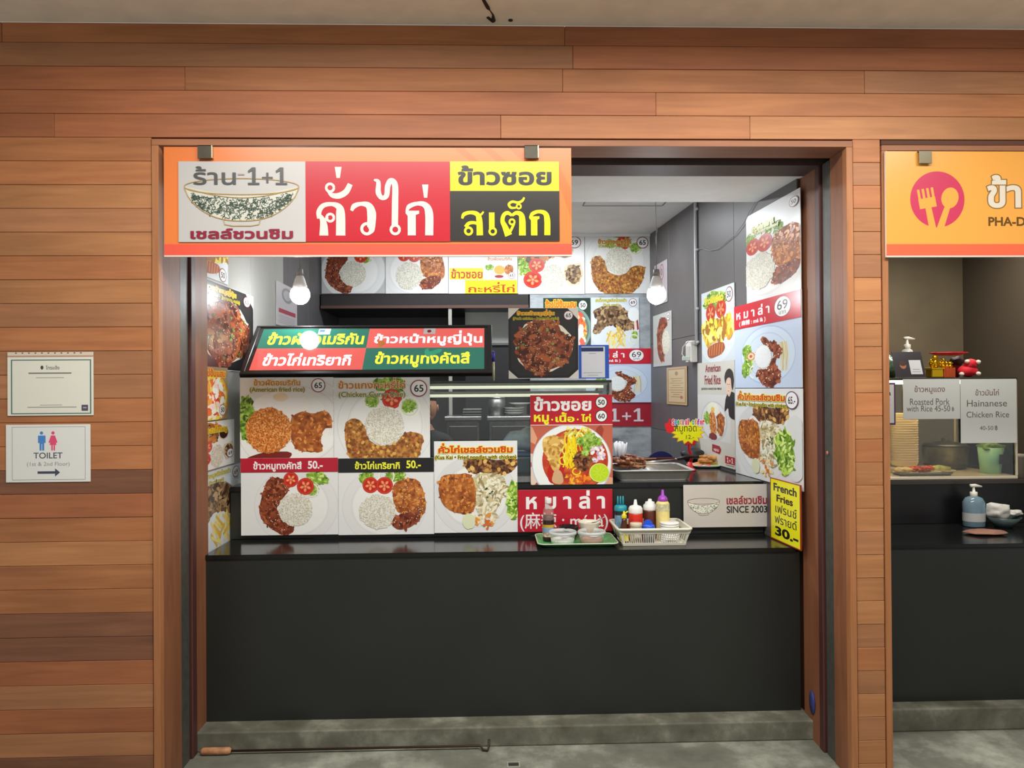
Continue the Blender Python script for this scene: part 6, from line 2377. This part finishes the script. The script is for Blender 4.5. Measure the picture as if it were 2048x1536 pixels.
for p in bo.data.polygons:
    c = p.center
    if c.z < 1.318 and not (c.z < 1.02 and abs(c.x - px) > 0.145 and c.z > 0.75):
        p.material_index = 1
m = MB()
m.blob((px, py - 0.02, 1.475), (0.074, 0.092, 0.108), SKIN, 1, 0.0, 3)
m.blob((px, py - 0.035, 1.415), (0.055, 0.066, 0.05), SKIN, 1, 0.0, 2)
m.blob((px, py - 0.118, 1.462), (0.012, 0.018, 0.018), SKIN, 1, 0.0, 2)
for sx in (-1, 1):
    m.blob((px + sx * 0.076, py - 0.01, 1.468), (0.010, 0.018, 0.027), SKIN, 1, 0.0, 2)
    m.blob((px + sx * 0.028, py - 0.103, 1.485), (0.012, 0.008, 0.006), flat((30, 24, 22), 0.3), 1, 0.0, 1)
m.blob((px, py - 0.108, 1.425), (0.022, 0.008, 0.006), flat((150, 80, 70), 0.5), 1, 0.0, 1)
m.build('head', pr)
m = MB()
m.blob((px, py + 0.012, 1.50), (0.084, 0.090, 0.090), flat((24, 20, 20), 0.6, vary=0.2), 4, 0.02, 3)
m.blob((px, py - 0.012, 1.545), (0.080, 0.104, 0.050), flat((24, 20, 20), 0.6, vary=0.2), 4, 0.02, 3)
m.build('hair', pr)
for sx in (-1, 1):
    m = MB()
    w = Vector(J(sx * 0.16, -0.13, 0.84))
    m.blob(w + Vector((-sx * 0.01, -0.04, -0.035)), (0.036, 0.046, 0.018), SKIN, 1, 0.0, 2)
    for k in range(4):
        f0 = w + Vector((-sx * 0.01 + (k - 1.5) * 0.018, -0.07, -0.045))
        l = [0.062, 0.07, 0.066, 0.052][k]
        m.tube([f0, f0 + Vector((0, -l * 0.5, -0.008)), f0 + Vector((0, -l, -0.03))], 0.008, SKIN, 8, rs=[0.009, 0.008, 0.006])
    th = w + Vector((-sx * 0.04, -0.03, -0.035))
    m.tube([th, th + Vector((-sx * 0.022, -0.025, -0.004)), th + Vector((-sx * 0.026, -0.05, -0.016))], 0.009, SKIN, 8, rs=[0.011, 0.009, 0.007])
    m.build('hand', pr)

# ------------------------------------------------------------------ neighbouring stall
YN, YNR = 0.50, 1.02
ZN, ZNU = P(1900, 1088, Y=YN).z, P(1900, 960, Y=YNR).z
XN0, XN1 = 1.72, 3.5
t = thing('stall_counter', (2.4, YN, 0), 'black counter with plain front panel in the dim stall on the far right', 'counter')
m = MB(); m.box(XN0, XN1, YN, YN + 0.03, 0.105, ZN - 0.02, PAN); m.build('body', t)
m = MB(); m.box(XN0, XN1, YN - 0.008, YNR - 0.012, ZN - 0.02, ZN, LAM, bev=0.003); m.build('countertop', t)
t = thing('stall_shelf', (2.4, YNR, 0), 'raised black counter under the glass case in the stall on the far right', 'counter')
m = MB(); m.box(XN0, XN1, YNR, YNR + 0.6, 0.0, ZNU - 0.02, flat((18, 17, 18), 0.3)); m.build('body', t)
m = MB(); m.box(XN0, XN1, YNR - 0.01, YNR + 0.62, ZNU - 0.02, ZNU, flat((60, 52, 46), 0.25)); m.build('countertop', t)

CX0, CX1 = 1.80, P(2033, 860, Y=YNR + 0.02).x
CY0, CY1 = YNR + 0.01, YNR + 0.56
CT = P(1900, 755, Y=CY0).z
zs = ZNU + 0.001
WARM = flat((226, 214, 190), 0.3, 0.3)
t = thing('glass_food_case', ((CX0 + CX1) / 2, CY0, zs), 'warmly lit glass food case with paper price sheets in the far right stall', 'display case')
m = MB(); m.box(CX0, CX1, CY0, CY1, zs, zs + 0.018, WARM, bev=0.003); m.build('base', t)
for x in (CX0, CX1 - 0.012):
    for y in (CY0, CY1 - 0.012):
        m = MB(); m.box(x, x + 0.012, y, y + 0.012, zs + 0.018, CT - 0.014, WARM, bev=0.002); m.build('post', t)
m = MB(); m.box(CX0, CX1, CY0 - 0.002, CY1, CT - 0.014, CT, flat((50, 46, 40), 0.3), bev=0.002); m.build('top', t)
m = MB(); m.box(CX0 + 0.013, CX1 - 0.013, CY0 + 0.002, CY0 + 0.005, zs + 0.019, CT - 0.015, GLASS); m.build('front_pane', t)
m = MB(); m.box(CX1 - 0.006, CX1 - 0.003, CY0 + 0.014, CY1 - 0.014, zs + 0.019, CT - 0.015, GLASS); m.build('side_pane', t)
m = MB(); m.box(CX0 + 0.02, CX1 - 0.02, CY0 + 0.03, CY0 + 0.055, CT - 0.034, CT - 0.015, emit('warm_strip', (255, 222, 160), 34.0)); m.build('strip_lamp', t)
zf = zs + 0.019


def nboard(x0, y0, x1, y1, label, **k):
    return front_board('price_sheet', x0, y0, x1, y1, CY0 - 0.004, label, thick=0.001, base=(206, 208, 206), edge=(206, 208, 206), rough=0.6, **k)


b = nboard(1806, 758, 1920, 838, 'white sheet reading Roasted Pork with Rice taped on the case', cat='notice', group='paper sheets on the far case')
b.text('ข้าวหมูแดง', 1829, 771, 1890, 788, (110, 80, 70), 0.01)
b.text('Roasted Pork', 1820, 797, 1899, 810, (90, 84, 80), 0.0)
b.text('with Rice 45-50', 1813, 811, 1900, 823, (90, 84, 80), 0.0)
b.text('B', 1903.5, 815, 1908, 822, (90, 84, 80), 0.0)
b.stroke([(1905.6, 813.8), (1905.6, 823.2)], 0.7, (90, 84, 80))
b.done()
b = nboard(1921, 758, 2033, 886, 'longer white sheet reading Hainanese Chicken Rice taped on the case', cat='notice', group='paper sheets on the far case')
b.text('ข้าวมันไก่', 1951, 778, 1998, 791, (110, 80, 70), 0.01)
b.text('Hainanese', 1934, 800, 2014, 813, (90, 84, 80), 0.0)
b.text('Chicken Rice', 1933, 823, 2018, 835, (90, 84, 80), 0.0)
b.text('40-50', 1959, 852, 1986, 860, (90, 84, 80), 0.0)
b.text('B', 1989.5, 852, 1995, 860, (90, 84, 80), 0.0)
b.stroke([(1992, 850.5), (1992, 861.5)], 0.8, (90, 84, 80))
b.done()
b = front_board('price_sheet', 1750, 765, 1791, 850, CY0 - 0.004, 'white sheet with purple border cut off by the timber frame', cat='notice', group='paper sheets on the far case', thick=0.001, base=(86, 60, 96), edge=(206, 208, 206), rough=0.6)
b.rect(1750, 769, 1788, 846, (210, 208, 206))
b.text('a', 1776, 784, 1782, 791, (60, 50, 60), 0.02)
b.text('x', 1772, 798, 1783, 812, (190, 190, 200), 0.0)
b.done()

# bowl stack, pot, meat, cup in the far case
q = P(1808, 915, Y=1.25)
m = MB(); m.box(q.x - 0.10, q.x + 0.10, 1.16, 1.34, zf, zf + 0.03, WARM, bev=0.004)
tag(m.build('serving_board'), 'pale serving board under the bowl stack in the far case', 'board')
for i in range(21):
    z_ = zf + 0.031 + i * 0.0135
    m = MB(); m.lathe([(0.0001, z_), (0.04, z_), (0.066, z_ + 0.008), (0.075, z_ + 0.034), (0.076, z_ + 0.036), (0.073, z_ + 0.036), (0.062, z_ + 0.014), (0.0001, z_ + 0.010)], flat((232, 216, 186), 0.35), c=(q.x, 1.25, 0), n=26)
    tag(m.build('stacked_bowl'), 'cream bowl in the tall far-case stack, %s' % ('lowest of all' if i == 0 else 'topmost of all' if i == 20 else '%s above the lowest' % ['', 'first', 'second', 'third', 'fourth', 'fifth', 'sixth', 'seventh', 'eighth', 'ninth', 'tenth'][i] if i < 11 else '%s below the topmost' % ['', 'first', 'second', 'third', 'fourth', 'fifth', 'sixth', 'seventh', 'eighth', 'ninth'][20 - i]), 'bowl', 'cream bowls stacked in the far case')
q = P(1890, 900, Y=1.42)
t = thing('wide_pot', (q.x, 1.42, zf), 'wide steel pot behind the bowl stack in the far case', 'pot')
m = MB(); m.lathe([(0.0001, 0.03), (0.12, 0.03), (0.125, 0.13), (0.128, 0.132), (0.12, 0.132)], STEEL2, c=(q.x, 1.42, zf), n=32); m.build('body', t)
m = MB(); m.lathe([(0.124, 0.134), (0.11, 0.15), (0.02, 0.162), (0.02, 0.18), (0.0001, 0.182)], STEEL2, c=(q.x, 1.42, zf), n=32); m.build('lid', t)
m = MB(); m.lathe([(0.0001, 0), (0.10, 0), (0.12, 0.028), (0.0001, 0.028)], flat((60, 58, 54), 0.5), c=(q.x, 1.42, zf), n=32); m.build('foot_ring', t)
q = P(1868, 905, Y=1.22)
m = MB(); m.lathe([(0.0001, 0), (0.05, 0), (0.09, 0.012), (0.088, 0.014), (0.05, 0.004), (0.0001, 0.004)], WARM, c=(q.x + 0.03, 1.22, zf), n=30, sy=0.7)
tag(m.build('oval_dish'), 'pale oval dish in front of the wide pot', 'plate')
m = MB(); m.tube([(q.x - 0.03, 1.22, zf + 0.022), (q.x + 0.03, 1.22, zf + 0.024), (q.x + 0.09, 1.215, zf + 0.02)], 0.016, flat((176, 180, 110), 0.5, vary=0.15, scale=40), 10, rs=[0.012, 0.018, 0.010])
tag(m.build('cucumber'), 'pale green cucumber on the oval dish in the far case', 'vegetable')
q = P(1835, 930, Y=1.13)
m = MB(); pan(m, q.x - 0.14, q.x + 0.16, 1.05, 1.16, zf, 0.014, 0.01, 0.0, STEEL, cr=0.012)
tag(m.build('metal_tray'), 'low steel tray at the front of the far case', 'tray')
RDM = food('roast_red_pork', [(130, 30, 10), (206, 70, 26), (226, 120, 60)], 60, voro=0.4, rough=0.35, bump=0.5)
rn = random.Random(2)
for i in range(6):
    m = MB(); m.blob((q.x - 0.03 + i * 0.017, 1.105 + rn.uniform(-0.015, 0.015), zf + 0.028 + (i % 2) * 0.008), (0.026, 0.02, 0.013), RDM, i, 0.22, 3)
    tag(m.build('roast_pork'), 'glossy red roast pork piece heaped on the low steel tray', 'meat', 'red pork pieces in the far case')
for i in range(2):
    m = MB(); m.blob((q.x - 0.115 + i * 0.035, 1.105, zf + 0.026), (0.030, 0.026, 0.018), flat((226, 196, 140), 0.4, vary=0.08), i + 8, 0.1, 3)
    tag(m.build('boiled_chicken'), ['pale poached chicken piece nearest the timber frame', 'pale poached chicken piece beside the red pork'][i], 'meat', 'pale chicken pieces in the far case')
q = P(1981, 935, Y=1.16)
t = thing('plastic_cup', (q.x, 1.16, zf), 'mint green plastic cup with a black label in the far case', 'cup')
m = MB(); cyl(m, (q.x, 1.16, zf), 0.064, 0.145, flat((150, 206, 176), 0.35), taper=0.8); m.build('cup', t)
m = MB(); m.box(q.x + 0.005, q.x + 0.07, 1.088, 1.092, zf + 0.055, zf + 0.11, flat((26, 26, 24), 0.4)); m.build('label', t)
m = MB(); m.blob((q.x, 1.16, zf + 0.15), (0.055, 0.055, 0.022), flat((96, 130, 60), 0.6, vary=0.3, scale=60), 3, 0.3, 3)
m.build('herbs', t)
q = P(2044, 940, Y=1.10)
m = MB(); m.lathe([(0.0001, 0), (0.034, 0), (0.034, 0.11), (0.037, 0.112), (0.037, 0.13), (0.0001, 0.132)], flat((150, 140, 128), 0.35), c=(CX1 + 0.05, 1.10, zs), n=24)
tag(m.build('canister'), 'grey-beige canister at the right end of the far glass case', 'canister')

# on top of the far case
zt_ = CT + 0.001
d0 = 1.12


def X_(px, Y=d0):
    return P(px, 740, Y=Y).x


MM = mat_frame(Vector((X_(1795), 1.06, zt_ + 0.002)), Vector((1, 0, 0)), Vector((-0.22, 0.30, 1.0)))
MM = mat_frame(Vector((X_(1793, 1.06), 1.06, zt_ + 0.003)), Vector((1, 0, 0)), Vector((0.0, 0.35, 1.0)))
b = Board('card_display', MM, 0.165, 0.15, 'slanted black card display with a white card on the far case', cat='stand', thick=0.006, base=(46, 42, 46), edge=(206, 206, 200), src=(0, 0, 100, 90))
b.rect(2, 2, 98, 88, (44, 40, 44))
b.ell(30, 48, 11, 13, (150, 96, 70), 20); b.ell(30, 42, 12, 9, (60, 44, 36), 20)
b.rect(52, 30, 92, 80, (186, 186, 188)); b.rect(60, 62, 84, 64, (120, 120, 124)); b.rect(58, 70, 86, 72, (130, 130, 134))
b.done()


def pump(x, y, z0, H, body, label, R=0.035, sx=1.0, grp=None):
    t = thing('pump_bottle', (x, y, z0), label, 'bottle', grp)
    m = MB(); m.lathe([(0.0001, 0), (R * 0.95, 0), (R, 0.005), (R, H * 0.58), (R * 0.75, H * 0.68), (R * 0.35, H * 0.72)], body, c=(x, y, z0), n=28, sx=sx); m.build('body', t)
    m = MB(); m.lathe([(0.016, H * 0.71), (0.018, H * 0.72), (0.018, H * 0.82), (0.008, H * 0.83), (0.005, H * 0.95)], flat((230, 228, 216), 0.4), c=(x, y, z0), n=20)
    m.tube([(x - 0.018, y, z0 + H * 0.965), (x + 0.010, y, z0 + H * 0.97), (x + 0.042, y - 0.004, z0 + H * 0.945)], 0.006, flat((230, 228, 216), 0.4), 8, rs=[0.009, 0.009, 0.004])
    m.build('pump_head', t)
    return t


H1 = P(1818, 674, Y=1.30).z - zt_
pump(X_(1815, 1.30), 1.30, zt_, H1, flat((206, 206, 196), 0.3), 'white pump bottle standing behind the card display')
m = MB(); m.blob((X_(1779, 1.2), 1.2, zt_ + 0.062), (0.05, 0.04, 0.06), flat((120, 150, 128), 0.2, 0.5, vary=0.3, scale=25), 8, 0.14, 3)
tag(m.build('foil_bag'), 'crumpled green-silver foil bag half behind the timber frame', 'bag')
GD = flat((222, 176, 30), 0.22, 0.85, 'gold_paint')
x = X_(1869)
t = thing('gold_figurine', (x, d0, zt_), 'gold seated figurine on a square gold base on the far case', 'figurine')
m = MB(); m.box(x - 0.034, x + 0.034, d0 - 0.03, d0 + 0.03, zt_, zt_ + 0.05, GD, bev=0.004); m.box(x - 0.038, x + 0.038, d0 - 0.034, d0 + 0.034, zt_ + 0.045, zt_ + 0.055, GD, bev=0.002); m.build('base', t)
m = MB(); m.blob((x, d0, zt_ + 0.078), (0.028, 0.024, 0.028), GD, 2, 0.1, 3); m.blob((x, d0 - 0.004, zt_ + 0.110), (0.018, 0.017, 0.017), GD, 3, 0.05, 3)
m.blob((x - 0.026, d0 - 0.008, zt_ + 0.090), (0.008, 0.008, 0.016), GD, 4, 0.0); m.blob((x + 0.026, d0 - 0.008, zt_ + 0.078), (0.008, 0.010, 0.014), GD, 5, 0.0)
m.build('figure', t)
x = X_(1893)
t = thing('gold_ornament', (x, d0, zt_), 'gold and orange ornament beside the gold figurine', 'ornament')
m = MB()
for k in range(9):
    m.box(x - 0.032 + k * 0.0072, x - 0.028 + k * 0.0072, d0 - 0.032, d0 - 0.026, zt_ + 0.001, zt_ + 0.055, flat((206, 90, 40), 0.4))
m.box(x - 0.034, x + 0.034, d0 - 0.026, d0 + 0.026, zt_, zt_ + 0.055, flat((176, 70, 30), 0.4), bev=0.003); m.build('box', t)
m = MB()
for k in range(7):
    m.blob((x - 0.02 + (k % 3) * 0.02, d0, zt_ + 0.062 + (k // 3) * 0.018), (0.014, 0.014, 0.012), GD, k, 0.2)
m.build('coins', t)
x = X_(1903)
m = MB(); m.lathe([(0.0001, 0), (0.06, 0), (0.112, 0.014), (0.110, 0.017), (0.06, 0.006), (0.0001, 0.006)], flat((206, 30, 34), 0.35), c=(x - 0.005, d0 + 0.02, zt_ + 0.124), n=36, sy=0.5)
tag(m.build('red_plate'), 'shallow red plate resting on top of the gold figurine', 'plate')
x = X_(1934)
PL = flat((214, 26, 44), 0.7, vary=0.08)
PW = flat((236, 220, 206), 0.7)
t = thing('plush_toy', (x, d0, zt_), 'small red plush toy with white paws lying on the far case', 'toy')
m = MB(); m.blob((x, d0, zt_ + 0.036), (0.055, 0.04, 0.034), PL, 3, 0.05, 3); m.blob((x + 0.012, d0 - 0.01, zt_ + 0.074), (0.036, 0.03, 0.03), PL, 4, 0.05, 3); m.build('body', t)
m = MB()
for dx, dz in ((-0.05, 0.018), (0.045, 0.02), (0.045, 0.085), (-0.018, 0.088)):
    m.blob((x + dx, d0 - 0.03, zt_ + dz), (0.014, 0.012, 0.012), PW, 5, 0.0)
m.build('paws', t)
x2 = X_(1912, 1.22)
t = thing('dark_haired_doll', (x2, 1.22, zt_), 'small dark-haired doll behind the red plush toy', 'doll')
m = MB(); m.blob((x2, 1.22, zt_ + 0.04), (0.028, 0.022, 0.04), flat((120, 30, 36), 0.6), 1, 0.05, 3); m.build('body', t)
m = MB(); m.blob((x2 + 0.006, 1.22, zt_ + 0.092), (0.036, 0.028, 0.030), flat((40, 22, 22), 0.6), 2, 0.1, 3); m.build('hair', t)

# things on the low counter of the far stall
q = P(1948, 1050, Y=0.93)
H2 = P(1948, 969, Y=0.93).z - ZN
pump(q.x, 0.93, ZN + 0.001, H2, flat((112, 138, 152), 0.15, vary=0.05), 'clear blue hand gel pump bottle on the black counter far right', R=0.045, sx=1.25)
m = MB(); m.lathe([(0.0456, 0.03), (0.0456, 0.075)], flat((190, 192, 190), 0.5), c=(q.x, 0.93, ZN), n=28, sx=1.25, caps=False)
o = m.build('label'); o.parent = bpy.data.objects['pump_bottle.001']; o.location = -Vector(o.parent.location)
q = P(2003, 1050, Y=0.90)
m = MB(); m.lathe([(0.0001, 0.0), (0.04, 0.0), (0.085, 0.055), (0.082, 0.055), (0.038, 0.006), (0.0001, 0.006)], flat((70, 84, 84), 0.3), c=(q.x + 0.01, 0.90, ZN + 0.001), n=30)
tag(m.build('glass_bowl'), 'dark glass bowl beside the hand gel bottle', 'bowl')
m = MB(); m.blob((q.x - 0.015, 0.90, ZN + 0.088), (0.066, 0.05, 0.036), flat((206, 204, 196), 0.7, vary=0.1, scale=30), 12, 0.16, 3)
m.blob((q.x + 0.065, 0.89, ZN + 0.078), (0.04, 0.03, 0.016), flat((206, 204, 196), 0.7, vary=0.1, scale=30), 13, 0.16, 3)
tag(m.build('white_cloth'), 'crumpled white cloth heaped in the dark glass bowl', 'cloth')
q = P(1972, 1070, Y=0.70)
m = MB(); m.blob((q.x + 0.01, 0.72, ZN + 0.012), (0.105, 0.06, 0.011), flat((150, 106, 88), 0.85, vary=0.1, scale=20, bump=0.3), 5, 0.08, 3)
tag(m.build('folded_cloth'), 'folded pinkish-brown cloth in front of the hand gel bottle', 'cloth')
